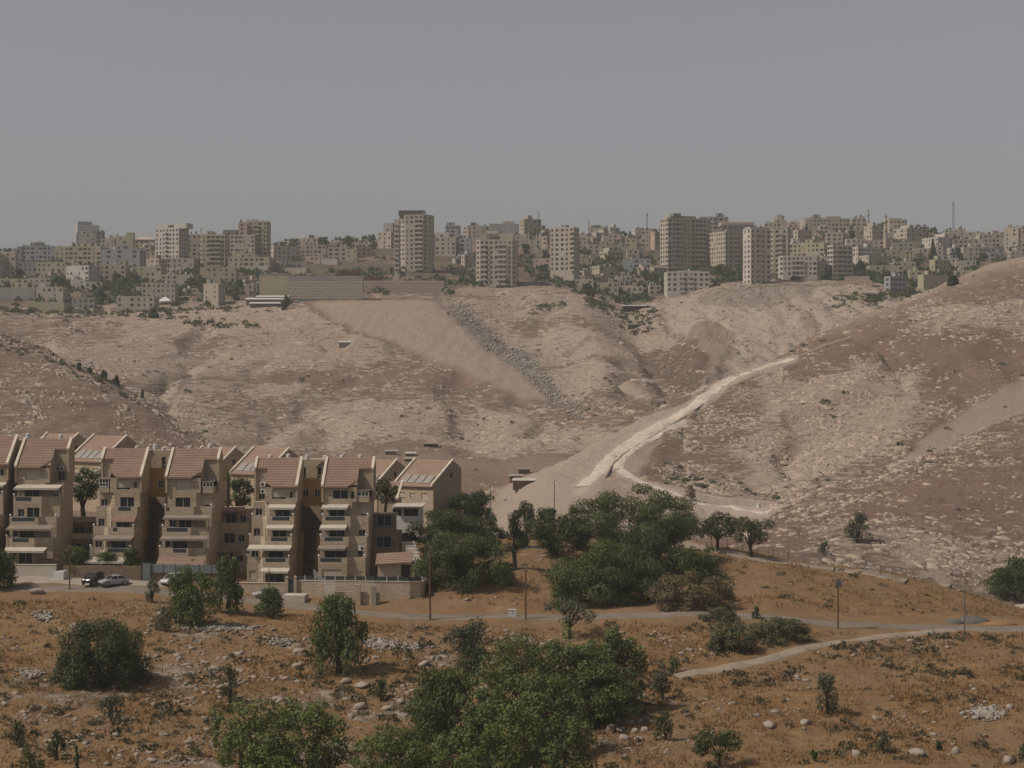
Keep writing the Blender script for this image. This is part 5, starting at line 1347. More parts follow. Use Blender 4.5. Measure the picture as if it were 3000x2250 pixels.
TR = [
 # near slope
 ('bushy_tree', 'broad dark olive tree standing alone on the rocky slope at the left', 160, 435, 1780, 2005, 'mound', L_OLIVE, 1.25),
 ('shrub', 'grey green round shrub below the broad dark olive tree', 265, 388, 2028, 2112, SH, L_GREY, 1.1),
 ('pepper_tree', 'slim upright pepper sapling left of the lower green trees', 640, 708, 1940, 2060, 'column', L_OLIVE, 1.0),
 ('pepper_tree', 'weeping pepper tree with long hanging curtains in the middle of the slope', 898, 1090, 1742, 1972, PP, L_PEPPER, 1.2),
 ('pepper_tree', 'light green leafy tree at the bottom left of centre', 625, 870, 2040, 2300, 'round', L_LIGHT, 1.1),
 ('pepper_tree', 'light green tree reaching the bottom edge beside a rocky gap', 790, 1020, 2030, 2310, 'round', L_LIGHT, 1.1),
 ('pepper_tree', 'dark spreading pepper tree left of the biggest tree clump', 1140, 1440, 1955, 2200, PP, L_PEPPER, 1.2),
 ('pepper_tree', 'light green tree at the bottom edge before the dark spreading pepper', 1020, 1270, 2105, 2320, 'round', L_LIGHT, 1.1),
 ('pepper_tree', 'left crown of the biggest tree clump in the foreground', 1380, 1660, 1845, 2120, 'round', L_PEPPER, 1.2),
 ('pepper_tree', 'middle crown of the biggest tree clump in the foreground', 1550, 1800, 1838, 2095, 'round', L_PEPPER, 1.2),
 ('pepper_tree', 'right and tallest crown of the biggest tree clump in the foreground', 1690, 1898, 1820, 2090, 'round', L_PEPPER, 1.25),
 ('pepper_tree', 'drooping front crown low in the biggest tree clump', 1480, 1745, 1950, 2220, 'round', L_PEPPER, 1.1),
 ('shrub', 'rounded dull shrub under the right crown of the biggest clump', 1735, 1870, 1982, 2085, SH, L_OLIVE, 1.1),
 ('pepper_tree', 'bright green tree at the bottom edge under the biggest clump', 1395, 1600, 2050, 2330, 'round', L_LIGHT, 1.1),
 ('pepper_tree', 'bottom edge tree right of the bright green one, above the boulders', 1560, 1755, 2070, 2330, 'round', L_PEPPER, 1.1),
 ('pepper_tree', 'broad crown low on the right side of the biggest clump', 1610, 1880, 1925, 2125, 'round', L_PEPPER, 1.15),
 ('pepper_tree', 'shaded crown filling the middle of the biggest clump above the bright tree', 1300, 1520, 1990, 2230, 'round', L_PEPPER, 1.1),
 ('pepper_tree', 'low light green tree at the bottom edge under the left light trees', 690, 900, 2150, 2330, 'round', L_LIGHT, 1.0),
 ('pepper_tree', 'low green tree at the bottom edge left of centre', 1220, 1430, 2150, 2340, 'round', L_LIGHT, 1.0),
 ('sapling', 'yellowish sapling at the bottom edge, left one', 1180, 1330, 2175, 2310, SH, L_LIGHT, 1.0),
 ('sapling', 'pointed sapling at the bottom edge between the yellowish and bright trees', 1320, 1450, 2120, 2310, 'column', L_LIGHT, 0.9),
 ('shrub', 'grey green broad shrub below the road, left of the biggest clump', 1278, 1452, 1802, 1925, SH, L_GREY, 1.2),
 ('shrub', 'blue green shrub in front of the grey green broad shrub', 1325, 1460, 1868, 1985, SH, L_DARK, 1.1),
 ('olive_tree', 'thin grey olive tree on the road edge above the biggest clump', 1598, 1745, 1735, 1872, 'thin', L_GREY, 1.1),
 ('shrub', 'grey shrub right of the biggest clump near the dirt track end', 1898, 1988, 1955, 2048, SH, L_GREY, 1.2),
 ('shrub', 'dark shrub below the grey shrub at the clump edge', 1910, 1985, 2075, 2168, SH, L_OLIVE, 1.2),
 ('shrub', 'fresh green shrub left of the dirt track end', 1945, 2000, 1912, 1972, SH, L_ACACIA, 1.1),
 ('shrub', 'dense olive mound shrub between road and dirt track', 2078, 2212, 1812, 1908, 'mound', L_SAGE, 1.2),
 ('shrub', 'wide sage shrub right of the dense olive mound', 2190, 2375, 1805, 1872, 'mound', L_SAGE, 1.0),
 ('shrub', 'low dull shrub on the road edge above the olive mound', 2045, 2165, 1776, 1818, 'mound', L_SAGE, 1.0),
 ('olive_tree', 'grey olive tree by a pale rock band right of centre', 2368, 2478, 1962, 2092, SH, L_GREY, 1.3),
 ('olive_tree', 'sparse olive tree with a visible trunk at the bottom right', 2025, 2190, 2132, 2245, 'thin', L_OLIVE, 2.0),
 ('shrub', 'small dark shrub standing on the road edge right of centre', 2198, 2234, 1772, 1813, SH, L_DARK, 1.2),
 ('shrub', 'tiny bright green bush near the bottom edge on the right', 2368, 2402, 2190, 2232, SH, L_ACACIA, 1.3),
 ('shrub', 'small upright shrub among rocks at the lower right', 2560, 2615, 2150, 2208, SH, L_GREY, 1.2),
 ('shrub', 'tiny dark shrub near the lower right boulders', 2733, 2762, 2168, 2198, SH, L_DARK, 1.2),
 ('shrub', 'dark shrub cut by the right edge low down', 2980, 3030, 2170, 2220, SH, L_DARK, 1.2),
 ('pepper_tree', 'dense green tree at the right picture edge on the brow', 2898, 3050, 1632, 1755, PP, L_ACACIA, 1.3),
 ('pepper_tree', 'green tree at the left picture edge beside the street', -70, 62, 1596, 1725, PP, L_ACACIA, 1.3),
 ('shrub', 'round grey green bush on the street edge below the grey gate', 415, 478, 1695, 1762, SH, L_GREY, 1.3),
 ('pepper_tree', 'light pepper tree by the street hiding half the white car', 490, 630, 1650, 1838, PP, L_LIGHT, 1.2),
 ('pepper_tree', 'upright pepper tree by the street right of the white car', 615, 712, 1625, 1795, PP, L_PEPPER, 1.3),
 ('shrub', 'round bright green bush below the blue gate', 728, 845, 1715, 1808, B, L_ACACIA, 1.2),
 ('sapling', 'yellow green sapling above the white car behind the fence', 536, 590, 1632, 1700, SH, L_ACACIA, 1.2),
 ('hedge_tree', 'left hedge tree above the rubble wall and dark pole', 160, 285, 1598, 1672, B, L_ACACIA, 1.2),
 ('hedge_tree', 'middle hedge tree above the parked cars', 262, 362, 1612, 1672, B, L_ACACIA, 1.2),
 ('hedge_tree', 'right hedge tree left of the tall grey gate', 345, 430, 1606, 1668, B, L_OLIVE, 1.2),
 ('bushy_tree', 'dark tree filling the gap between the first two stepped houses', 190, 312, 1350, 1560, 'tall', L_DARK, 1.2),
 ('bushy_tree', 'dark tree filling the gap left of the house with cream awnings', 645, 752, 1388, 1570, 'tall', L_DARK, 1.2),
 ('bushy_tree', 'small green tree right of the rightmost stepped house', 1088, 1165, 1392, 1505, A, L_ACACIA, 1.2),
 ('bushy_tree', 'dark rounded fig tree right of the end gabled house', 1290, 1460, 1422, 1565, 'round', L_DARK, 1.3),
 ('shrub_tree', 'olive green tree before the end gabled house', 1195, 1430, 1470, 1615, 'round', L_OLIVE, 1.2),
 ('acacia', 'wide layered acacia right of the brown bank fence', 1212, 1495, 1548, 1722, 'mound', L_ACACIA, 1.25),
 ('shrub', 'yellow green bush on the left flank of the wide layered acacia', 1215, 1330, 1538, 1650, SH, L_OLIVE, 1.2),
 ('pine_tree', 'slender pine with a bare forked trunk in the park', 1455, 1562, 1492, 1668, 'pine', L_PINE, 1.5),
 ('bushy_tree', 'pale olive tree behind the iron railing in the park', 1530, 1740, 1490, 1630, 'round', L_OLIVE, 1.2),
 ('bushy_tree', 'feathery green tree behind the pine in the park', 1500, 1580, 1460, 1580, B, L_OLIVE, 1.0),
 ('bushy_tree', 'small dark tree at the foot of the tall thin lamp', 1555, 1650, 1475, 1580, B, L_DARK, 1.1),
 ('acacia', 'biggest flat topped acacia crowning the park', 1672, 2060, 1412, 1650, 'round', L_ACACIA, 1.3),
 ('bushy_tree', 'green tree filling the belt between the pine and the wide layered acacia', 1385, 1480, 1500, 1615, 'round', L_OLIVE, 1.2),
 ('bushy_tree', 'olive green tree against the left side of the biggest acacia', 1640, 1740, 1478, 1610, 'round', L_OLIVE, 1.2),
 ('bushy_tree', 'dark tree in the shade under the right half of the biggest acacia', 1850, 1990, 1560, 1690, 'round', L_DARK, 1.2),
 ('acacia', 'broad low acacia on the slope below the biggest acacia', 1602, 1948, 1572, 1768, 'mound', L_ACACIA, 1.25),
 ('acacia', 'small green acacia at the right foot of the biggest acacia', 1960, 2125, 1588, 1698, 'mound', L_ACACIA, 1.2),
 ('dark_tree', 'dark thin tree by the brow fence', 2045, 2160, 1493, 1612, 'thin', L_PINE, 2.2),
 ('eucalyptus', 'sparse eucalyptus with forked trunks by the brow fence', 2140, 2265, 1505, 1635, 'thin', L_OLIVE, 1.9),
 ('dry_bush', 'broad dry brown thicket below the small green acacia', 1910, 2150, 1672, 1778, 'mound', L_DRY, 1.1),
 ('shrub', 'low dry bush right of the broad dry thicket', 2100, 2165, 1715, 1765, SH, L_GREY, 1.1),
 ('shrub', 'dark round shrub alone on the stony near lobe of the right hill', 2455, 2568, 1492, 1592, SH, L_GREY, 1.4),
 ('shrub', 'small shrub left of the dark round shrub on the right hill', 2388, 2442, 1582, 1628, SH, L_GREY, 1.3),
 ('shrub', 'dry bush at the left end of the retaining wall', 1995, 2050, 1418, 1465, SH, L_DRY, 1.3),
 ('shrub', 'dark upright shrub at the lower left corner', 25, 78, 2108, 2185, SH, L_DARK, 1.2),
 ('shrub', 'second dark shrub near the lower left corner', 128, 202, 2132, 2228, SH, L_DARK, 1.2),
 ('shrub', 'yellow olive bush at the bottom left edge', 42, 135, 2175, 2265, SH, L_OLIVE, 1.0),
 ('shrub', 'thin dark sapling at the bottom left edge', 212, 238, 2185, 2262, 'column', L_DARK, 1.2),
 ('shrub', 'small round shrub above the rocks left of the dark spreading pepper', 1085, 1145, 1982, 2052, SH, L_OLIVE, 1.2),
 ('sapling', 'wispy sapling left of the light green lower trees', 600, 660, 2055, 2190, 'thin', L_LIGHT, 0.8),
 ('shrub', 'grey scrub beside the roadside pepper tree foot', 430, 520, 1770, 1850, SH, L_GREY, 0.9),
 ('shrub', 'tangled dry bush left of the light roadside pepper', 470, 560, 1745, 1830, SH, L_DRY, 0.8),
]
for i, t in enumerate(TR):
    nm, lab, x0, x1, yt, yb, kd, mt, de = t
    dlim = None
    if lab.startswith('dark tree filling'): dlim = 322
    if nm == 'hedge_tree' or lab.startswith('yellow green sapling'): dlim = 297.2
    if lab.startswith('small green tree right'): dlim = 320
    if lab.startswith(('dark rounded fig',)): dlim = 346
    if lab.startswith(('green tree at the left picture',)): dlim = 290
    cat = 'shrub' if nm in ('shrub', 'dry_bush', 'sapling') else 'tree'
    tree(nm, lab, x0, x1, yt, yb, kd, mt, 1000 + i * 7, de, None, dlim, 0.85, None, cat)

# palm between the houses
x, y = (668 - 1500) / F * 316, 316
ro = thing('palm_tree', 'fan palm rising left of the dark tree between the houses', 'tree', (x, y, (1125 - 1560) / F * 316))
m = MB(); H_ = (1560 - 1392) / F * 316
for k in range(8): m.tube((0.05 * math.sin(k), 0, H_ * k / 8), (0.05 * math.sin(k + 1), 0, H_ * (k + 1) / 8), 0.24 - 0.008 * k, 0.22 - 0.008 * k, 8, cap=False)
m.build('trunk', M_BARK, ro)
rng = np.random.default_rng(5); m = MB()
for k in range(34):
    a = rng.random() * 6.283; e = rng.uniform(-0.7, 1.2); L = rng.uniform(1.0, 1.5)
    dx, dy, dz = math.cos(a) * math.cos(e), math.sin(a) * math.cos(e), math.sin(e)
    p0 = Vector((0, 0, H_)); p1 = p0 + Vector((dx, dy, dz)) * L; sd = Vector((-math.sin(a), math.cos(a), 0))
    for j in range(-3, 4):
        q = p1 + sd * (j * 0.14) + Vector((0, 0, -0.12 * abs(j) - 0.1)) + Vector((dx, dy, dz)) * 0.3
        m.poly([tuple(p1 - sd * 0.03), tuple(p1 + sd * 0.03), tuple(q)])
    m.tube(tuple(p0), tuple(p1), 0.02, 0.015, 4, cap=False)
pm_ = m.mesh('fronds', L_PEPPER); attr(pm_, 'tone', np.full(len(pm_.vertices), 0.4)); link('fronds', pm_, ro)

# ---------------------------------------------------------------- rocks
M_ROCK = None
def rock_mat(name, a, b, ns=1.0):
    t = NT(name); co = t.coord()
    n1 = t.noise(0.9 * ns, 6, 0.65, co); n2 = t.noise(4.0 * ns, 4, 0.6, co)
    c = t.mix(t.ramp(n1, 0.35, 0.7), a, b)
    c = t.mix(t.math('MULTIPLY', t.ramp(n2, 0.55, 0.75), 0.6), c, tuple(v * 0.55 for v in b))
    t.color(c); t.rough(0.92, 0.15); t.bump(n2, 0.08)
    return t.mat
M_ROCK = rock_mat('near_limestone', (0.45, 0.38, 0.31), (0.30, 0.24, 0.185))
M_ROCKF = rock_mat('far_limestone', (0.52, 0.42, 0.33), (0.39, 0.298, 0.224), 0.4)
M_GRAV = rock_mat('dark_gravel', (0.19, 0.175, 0.16), (0.13, 0.12, 0.11), 2.0)
M_DIRTS = rock_mat('orange_sand', (0.36, 0.2, 0.1), (0.3, 0.165, 0.08))
M_RUB = rock_mat('grey_debris', (0.45, 0.405, 0.35), (0.30, 0.26, 0.215), 0.5)

def ico(sub):
    import bmesh
    bm = bmesh.new(); bmesh.ops.create_icosphere(bm, subdivisions=sub, radius=1.0)
    V = np.array([v.co[:] for v in bm.verts]); Fc = np.array([[v.index for v in f.verts] for f in bm.faces]); bm.free()
    return V, Fc
IV1, IF1 = ico(1); IV2, IF2 = ico(2)
def faceted(IV, seed, k=11):
    """stone cut by random planes: flat faces, sharp arrises"""
    r = np.random.default_rng(seed); n = r.normal(size=(k, 3)); n /= np.linalg.norm(n, axis=1)[:, None]
    h = r.uniform(0.55, 1.0, k); dots = np.maximum(IV @ n.T, 1e-3)
    rad = np.minimum((h[None] / dots).min(1), 1.25)
    return IV * rad[:, None]
FAC = [np.stack([faceted(IVx, 900 + k) for k in range(14)]) for IVx in (IV1, IV2)]
def rocks_mesh(name, X, Y, Z, sx, sy, sz, rot, mat, rng, jag=0.22, sub=1, tilt=0.0):
    IV, IF = (IV1, IF1) if sub == 1 else (IV2, IF2)
    n = len(X); k = len(IV)
    V = FAC[sub - 1][rng.integers(0, 14, n)]
    V = V * (1 + jag * 0.35 * rng.normal(size=(n, k, 1)).clip(-2, 2))
    V[..., 2] = np.clip(V[..., 2], -0.9, 0.6 + 0.3 * rng.random((n, 1)))
    V = V * np.stack([sx, sy, sz], 1)[:, None, :]
    c, s_ = np.cos(rot)[:, None], np.sin(rot)[:, None]
    VX = V[..., 0] * c - V[..., 1] * s_ + X[:, None]; VY = V[..., 0] * s_ + V[..., 1] * c + Y[:, None]
    VZ = V[..., 2] + Z[:, None] + tilt * (VX - X[:, None])
    Vv = np.stack([VX, VY, VZ], -1).reshape(-1, 3)
    Q = (IF[None] + (np.arange(n) * k)[:, None, None]).reshape(-1, 3)
    return np_mesh(name, Vv, Q, mat)

def slabs_mesh(name, X, Y, Z, sx, sy, sz, rot, mat, rng, tilt=0.0):
    """low broken ledge stones: five-sided with a tilted flat top"""
    n = len(X); a0 = np.arange(5) * 2 * np.pi / 5
    a = a0[None] + rng.normal(0, 0.28, (n, 5))
    rb = 1 + 0.25 * rng.normal(size=(n, 5)).clip(-2, 2); rt = rb * rng.uniform(0.55, 0.95, (n, 5))
    tz = 1 + 0.35 * rng.normal(size=(n, 5)).clip(-2, 2)
    B = np.stack([np.cos(a) * rb, np.sin(a) * rb, np.full((n, 5), -1.4)], -1); T_ = np.stack([np.cos(a) * rt, np.sin(a) * rt, tz], -1)
    V = np.concatenate([B, T_], 1) * np.stack([sx, sy, sz], 1)[:, None, :]
    c, s_ = np.cos(rot)[:, None], np.sin(rot)[:, None]
    VX = V[..., 0] * c - V[..., 1] * s_; VY = V[..., 0] * s_ + V[..., 1] * c
    VV = np.stack([VX + X[:, None], VY + Y[:, None], V[..., 2] + Z[:, None] + tilt * VY], -1).reshape(-1, 3)
    f = []
    for i in range(5):
        j = (i + 1) % 5; f += [(i, j, 5 + j), (i, 5 + j, 5 + i)]
    f += [(5, 6, 7), (5, 7, 8), (5, 8, 9)]
    Q = (np.array(f)[None] + (np.arange(n) * 10)[:, None, None]).reshape(-1, 3)
    return np_mesh(name, VV, Q, mat)

def scatter(mask, n, rng, smin, smax):
    """n points on the land drawn with the probability given by a grid mask"""
    i0, i1 = int(np.searchsorted(S, smin)), int(np.searchsorted(S, smax))
    m = mask[i0:i1].copy()
    # weight by visible photo area so the density follows what can be seen
    w = m.ravel().clip(0); w = w / w.sum()
    idx = rng.choice(len(w), n, p=w)
    r, c = np.divmod(idx, NU); r = r + i0
    fr = rng.random(n); fc = rng.random(n)
    r2 = np.minimum(r + 1, NS - 1); c2 = np.minimum(c + 1, NU - 1)
    D = GD[r, c] * (1 - fr) + GD[r2, c] * fr
    px = U[c] * (1 - fc) + U[c2] * fc
    X = (px - 1500) / F * D
    return X, D, ground_many(X, D), px
rng = np.random.default_rng(77)
inframe = ((UU > -250) & (UU < 3250)).astype(float)
# far slope ledges
clus = sm(0.46, 0.60, fbm(GX / 11, GZ / 2.4, 4, 91))
X, Y, Z, px = scatter(z_far * m_rock * clus * (1 - heap) * inframe, 16500, rng, 11.0, 14.0)
L = (rng.gamma(1.4, 0.27, len(X)) + 0.14).clip(0.16, 2.2)
o = link('rock_outcrops', slabs_mesh('rock_outcrops', X, Y, Z, L * 1.7, L * 0.7, L * 0.14 + 0.08, rng.normal(0, 0.4, len(X)), M_ROCKF, rng, 0.2))
tag(o, 'pale limestone ledges and slabs strewn over the far hillside', None, None, 'stuff')
# right hill and left hill
clus2 = sm(0.43, 0.58, fbm(GX / 8, GD / 8, 4, 92))
X, Y, Z, px = scatter(right_hill * np.clip(m_rock, 0.03, 1) ** 1.2 * clus2 * inframe * np.clip(GD / 600, 0.4, 1.2), 14500, rng, 7.0, 10.2)
L = (rng.gamma(1.2, 0.23, len(X)) + 0.11).clip(0.12, 2.0)
o = link('hill_rocks', slabs_mesh('hill_rocks', X, Y, Z, L * 1.5, L * 0.75, L * 0.17 + 0.07, rng.normal(0, 0.6, len(X)), M_ROCKF, rng, 0.2))
tag(o, 'weathered limestone slabs covering the right hill', None, None, 'stuff')
X, Y, Z, px = scatter(left_hill * np.clip(m_rock, 0.03, 1) * clus2 * inframe, 3200, rng, 8.6, 10.2)
L = (rng.gamma(1.3, 0.27, len(X)) + 0.12).clip(0.15, 1.9)
o = link('left_hill_rocks', slabs_mesh('left_hill_rocks', X, Y, Z, L * 1.2, L * 0.6, L * 0.16 + 0.1, rng.normal(-0.5, 0.4, len(X)), M_ROCKF, rng, 0.2))
tag(o, 'limestone slabs on the hill at the left', None, None, 'stuff')
# debris flows
X, Y, Z, px = scatter(debris * inframe, 3200, rng, 11.0, 14.0)
L = rng.gamma(1.4, 0.27, len(X)).clip(0.12, 2.2)
o = link('debris', rocks_mesh('debris', X, Y, Z + 0.2, L, L * 0.5, L * 0.5 + 0.2, rng.random(len(X)) * 6.28, M_RUB, rng, 0.4))
tag(o, 'grey building rubble spilling down the far hillside', None, None, 'stuff')
X, Y, Z, px = scatter((debris2 + 0.45 * fresh) * inframe, 3400, rng, 11.0, 14.0)
L = rng.gamma(1.4, 0.24, len(X)).clip(0.12, 1.8)
o = link('embankment_rubble', rocks_mesh('embankment_rubble', X, Y, Z + 0.1, L, L * 0.6, L * 0.5 + 0.15, rng.random(len(X)) * 6.28, M_RUB, rng, 0.35))
tag(o, 'grey rubble lining the embankment under the right towers', None, None, 'stuff')
# foreground: single boulders one can point at, then small stones
protos = []
for k in range(10):
    r_ = np.random.default_rng(500 + k)
    IVn = faceted(IV2, 700 + k, 13) * (1 + 0.05 * r_.normal(size=(len(IV2), 1)).clip(-2, 2))
    me = np_mesh('boulder', IVn, IF2, M_ROCK); protos.append(me)
def boulder(px, py, w, h, label=None, group=None, seed=0, dmin=0):
    x, y, z = hit(px, py, dmin)
    o = link('boulder', protos[seed % 10])
    s = w / F * y / 2
    o.location = (x, y, z + s * 0.12); o.scale = (s, s * (0.75 + 0.3 * ((seed * 37) % 10) / 10), max(0.25, h / w) * s * 1.25)
    o.rotation_euler = (0.15 * math.sin(seed), 0.15 * math.cos(seed * 1.7), seed * 1.37)
    tag(o, label or 'pale limestone boulder lying in the dry grass of the near slope', 'boulder', group or 'limestone boulders in the dry grass')
    return o
big = [(105, 1738, 55, 24, 'large pale boulder on the street edge under the left pepper tree'), (2690, 2210, 58, 30, 'large rounded boulder at the bottom right'), (2510, 2212, 42, 26, 'grey boulder with a flat top at the bottom right'), (2955, 2235, 60, 36, 'big boulder in the lower right corner'), (2800, 2205, 40, 28, 'upright boulder left of the lower right corner boulder'),
       (2360, 2120, 40, 20, 'pale twin boulder below the grey olive tree'), (2250, 2125, 55, 22, 'flat pale slab left of the twin boulder'), (1010, 2000, 34, 22, 'boulder under the weeping pepper tree, left one'), (1060, 2012, 60, 20, 'flat pale slab under the weeping pepper tree'), (870, 1912, 40, 22, 'pale boulder left of the weeping pepper tree'), (1240, 1950, 50, 20, 'wide pale slab right of the weeping pepper tree'),
       (1050, 2075, 46, 26, 'rounded boulder in the rocky gap, upper one'), (1030, 2105, 26, 30, 'upright boulder in the rocky gap'), (1130, 2080, 56, 18, 'long pale slab at the right of the rocky gap'), (1430, 2060, 34, 30, 'brown boulder inside the biggest tree clump')]
for i, (a, b, w, h, lab) in enumerate(big):
    boulder(a, b, w, h, lab, 'landmark boulders of the near slope', i)
# stacked stones of the old terrace wall under the biggest clump
st = [(1760, 2085, 30), (1790, 2088, 34), (1822, 2092, 28), (1850, 2100, 30), (1772, 2108, 36), (1806, 2115, 34), (1838, 2120, 36), (1872, 2118, 30), (1786, 2135, 34), (1820, 2142, 38), (1858, 2146, 36), (1890, 2140, 30), (1830, 2165, 36), (1868, 2168, 34), (1750, 2120, 30), (1735, 2100, 28)]
for i, (a, b, w) in enumerate(st):
    boulder(a, b, w, w * 0.6, 'large squared stone of the tumbled wall under the biggest tree clump', 'stones of the tumbled wall', 3 + i)
M_CL = sm(0.5, 0.72, fbm(GX / 7, GD / 6, 3, 93))
nearmask = z_near * inframe * (0.10 + 1.0 * M_CL) * np.where(PY0 > 1850, 1.0, 0.16) * (1 - 0.72 * sm(1800, 2300, UU)) * (PY0 < 2290)
# keep rocks off the road and the dirt track
road_d = seg_dist(UU, PY0, [(-300, 1722), (0, 1722), (400, 1730), (700, 1754), (1090, 1799), (1500, 1808), (2060, 1802), (2400, 1824), (3300, 1850)])
trk_d = seg_dist(UU, PY0, [(1950, 1984), (2200, 1943), (2450, 1884), (2720, 1846)])
free = sm(26, 40, road_d) * sm(14, 24, trk_d) * np.where((UU < 1260) & (PY0 < 1755), 0.0, 1.0)
X, Y, Z, px = scatter(nearmask * free, 235, rng, 0.9, 6.0)
for i in range(len(X)):
    py = 1125 - Z[i] / Y[i] * F
    w = float(np.clip(rng.gamma(3, 5.0), 8, 32))
    o = link('boulder', protos[i % 10]); s = w / F * Y[i] / 2
    o.location = (X[i], Y[i], Z[i] + s * 0.1); o.scale = (s * 1.15, s * rng.uniform(0.7, 1.0), s * rng.uniform(0.4, 0.75)); o.rotation_euler = (rng.normal(0, .15), rng.normal(0, .15), rng.normal(0, 0.6))
    u, v = px[i], py
    z_ = ('above the road on the right slope' if v < 1800 and u > 1260 else 'on the bank between the pole and the park trees' if v < 1815 else
          'around the broad dark olive tree' if u < 470 and v < 2010 else 'in the lower left corner' if u < 470 else
          'between the broad olive tree and the weeping pepper' if u < 880 and v < 2040 else 'near the light green trees' if u < 1010 and v >= 2040 else
          'around the weeping pepper tree' if u < 1160 and v < 2010 else 'beside the biggest tree clump' if u < 1900 else
          'between the road and the dirt track' if v < 1930 and u < 2500 else 'around the grey olive tree' if u < 2520 and v < 2110 else
          'along the bottom edge on the right' if v >= 2110 else 'on the grassy bank at the far right')
    tag(o, 'pale boulder in dry grass ' + z_, 'boulder', 'limestone boulders ' + z_)
X, Y, Z, px = scatter(nearmask * free * (0.4 + M_CL), 4000, rng, 0.9, 6.2)
L = rng.gamma(1.8, 0.115, len(X)).clip(0.06, 0.8)
o = link('stones', rocks_mesh('stones', X, Y, Z + L * 0.1, L, L * 0.8, L * 0.55, rng.random(len(X)) * 6.28, M_ROCK, rng, 0.25))
tag(o, 'small pale stones scattered through the dry grass', None, None, 'stuff')
# heaps of grey stones
hp = []
for (a, b, rx, ry, n) in [(1110, 1888, 48, 18, 260), (1190, 1898, 45, 10, 130), (640, 1842, 110, 9, 300), (2890, 2090, 48, 22, 420), (130, 1808, 26, 14, 120), (90, 1975, 40, 12, 130), (820, 1880, 40, 16, 120), (240, 1840, 50, 10, 90)]:
    for k in range(n):
        u, v = rng.normal(0, 0.5, 2); hp.append((a + u * rx, b + v * ry))
H3 = np.array([hit(a, b) for a, b in hp])
L = rng.gamma(3.0, 0.07, len(H3)).clip(0.08, 0.5)
o = link('stone_heaps', rocks_mesh('stone_heaps', H3[:, 0], H3[:, 1], H3[:, 2] + 0.12, L, L * 0.8, L * 0.7, rng.random(len(L)) * 6.28, M_RUB, rng, 0.25))
tag(o, 'heaps of small grey field stones on the near slope', None, None, 'stuff')

# ---------------------------------------------------------------- dry grass and low scrub
def tuft_mesh(name, X, Y, Z, h, w, blades, mat, rng, tones):
    n = len(X); N = n * blades
    bx = np.repeat(X, blades) + rng.normal(0, 1, N) * np.repeat(w, blades) * 0.45; by = np.repeat(Y, blades) + rng.normal(0, 1, N) * np.repeat(w, blades) * 0.45
    bz = np.repeat(Z, blades) - 0.05; a = rng.random(N) * 6.28
    hh = np.repeat(h, blades) * (0.6 + 0.7 * rng.random(N)); ww = np.repeat(w, blades) * 0.16
    lx = rng.normal(0, 0.4, N) * hh; ly = rng.normal(0, 0.4, N) * hh
    V = np.stack([np.stack([bx - np.cos(a) * ww, by - np.sin(a) * ww, bz], 1), np.stack([bx + np.cos(a) * ww, by + np.sin(a) * ww, bz], 1), np.stack([bx + lx, by + ly, bz + hh], 1)], 1).reshape(-1, 3)
    me = np_mesh(name, V, np.arange(3 * N).reshape(N, 3), mat); attr(me, 'tone', np.repeat(np.repeat(tones, blades), 3))
    return me
L_STRAW = leafmat('straw', (0.25, 0.135, 0.057), (0.43, 0.265, 0.118), (0.33, 0.19, 0.08), 0.8)
gm = m_grass * inframe * free * (PY0 < 2300) * (0.25 + sm(0.3, 0.7, fbm(GX / 5, GD / 5, 3, 95)))
X, Y, Z, px = scatter(gm, 38000, rng, 0.8, 6.4)
h = rng.gamma(4, 0.065, len(X)).clip(0.08, 0.6)
o = link('dry_grass', tuft_mesh('dry_grass', X, Y, Z, h, h * 1.0 + 0.1, 4, L_STRAW, rng, np.clip(fbm(X / 8, Y / 8, 3, 96) * 1.4 - 0.2 + rng.normal(0, .15, len(X)), 0, 1)))
tag(o, 'dry straw coloured grass covering the near slope', None, None, 'stuff')
def scrub(name, X, Y, Z, R, Hh, per, leaf, mat, rng, label):
    n = len(X)
    u = rng.normal(size=(n, per, 3)); u /= np.linalg.norm(u, axis=2)[..., None]; u[..., 2] = np.abs(u[..., 2])
    rad = (0.5 + 0.55 * rng.random((n, per)))[..., None]
    C = u * rad * np.stack([R, R, Hh], 1)[:, None, :] + np.stack([X, Y, Z], 1)[:, None, :]
    tone = np.clip(rng.random((n, 1)) * 0.6 + rng.random((n, per)) * 0.4, 0, 1)
    lf = (np.repeat(leaf[:, None], per, 1)).ravel()
    V, Q, T = leaves(C.reshape(-1, 3), 1.0, rng, tone.ravel())
    c = np.repeat(C.reshape(-1, 3), 4, 0); V = c + (V - c) * np.repeat(lf, 4)[:, None]
    me = np_mesh(name, V, Q, mat); attr(me, 'tone', T)
    return tag(link(name, me), label, None, None, 'stuff')
X, Y, Z, px = scatter(z_near * inframe * free * (PY0 < 2290) * sm(0.42, 0.66, fbm(GX / 6, GD / 6, 3, 97)) * np.where(PY0 > 1830, 1, 0.35), 2100, rng, 0.9, 6.4)
R = rng.gamma(3.5, 0.13, len(X)).clip(0.2, 1.1)
scrub('low_scrub', X, Y, Z, R, R * 0.75, 24, R * 0.25, leafmat('leaf_scrub', (0.06, 0.05, 0.03), (0.15, 0.12, 0.07), (0.10, 0.095, 0.055)), rng, 'low grey brown thorn scrub dotted over the near slope')
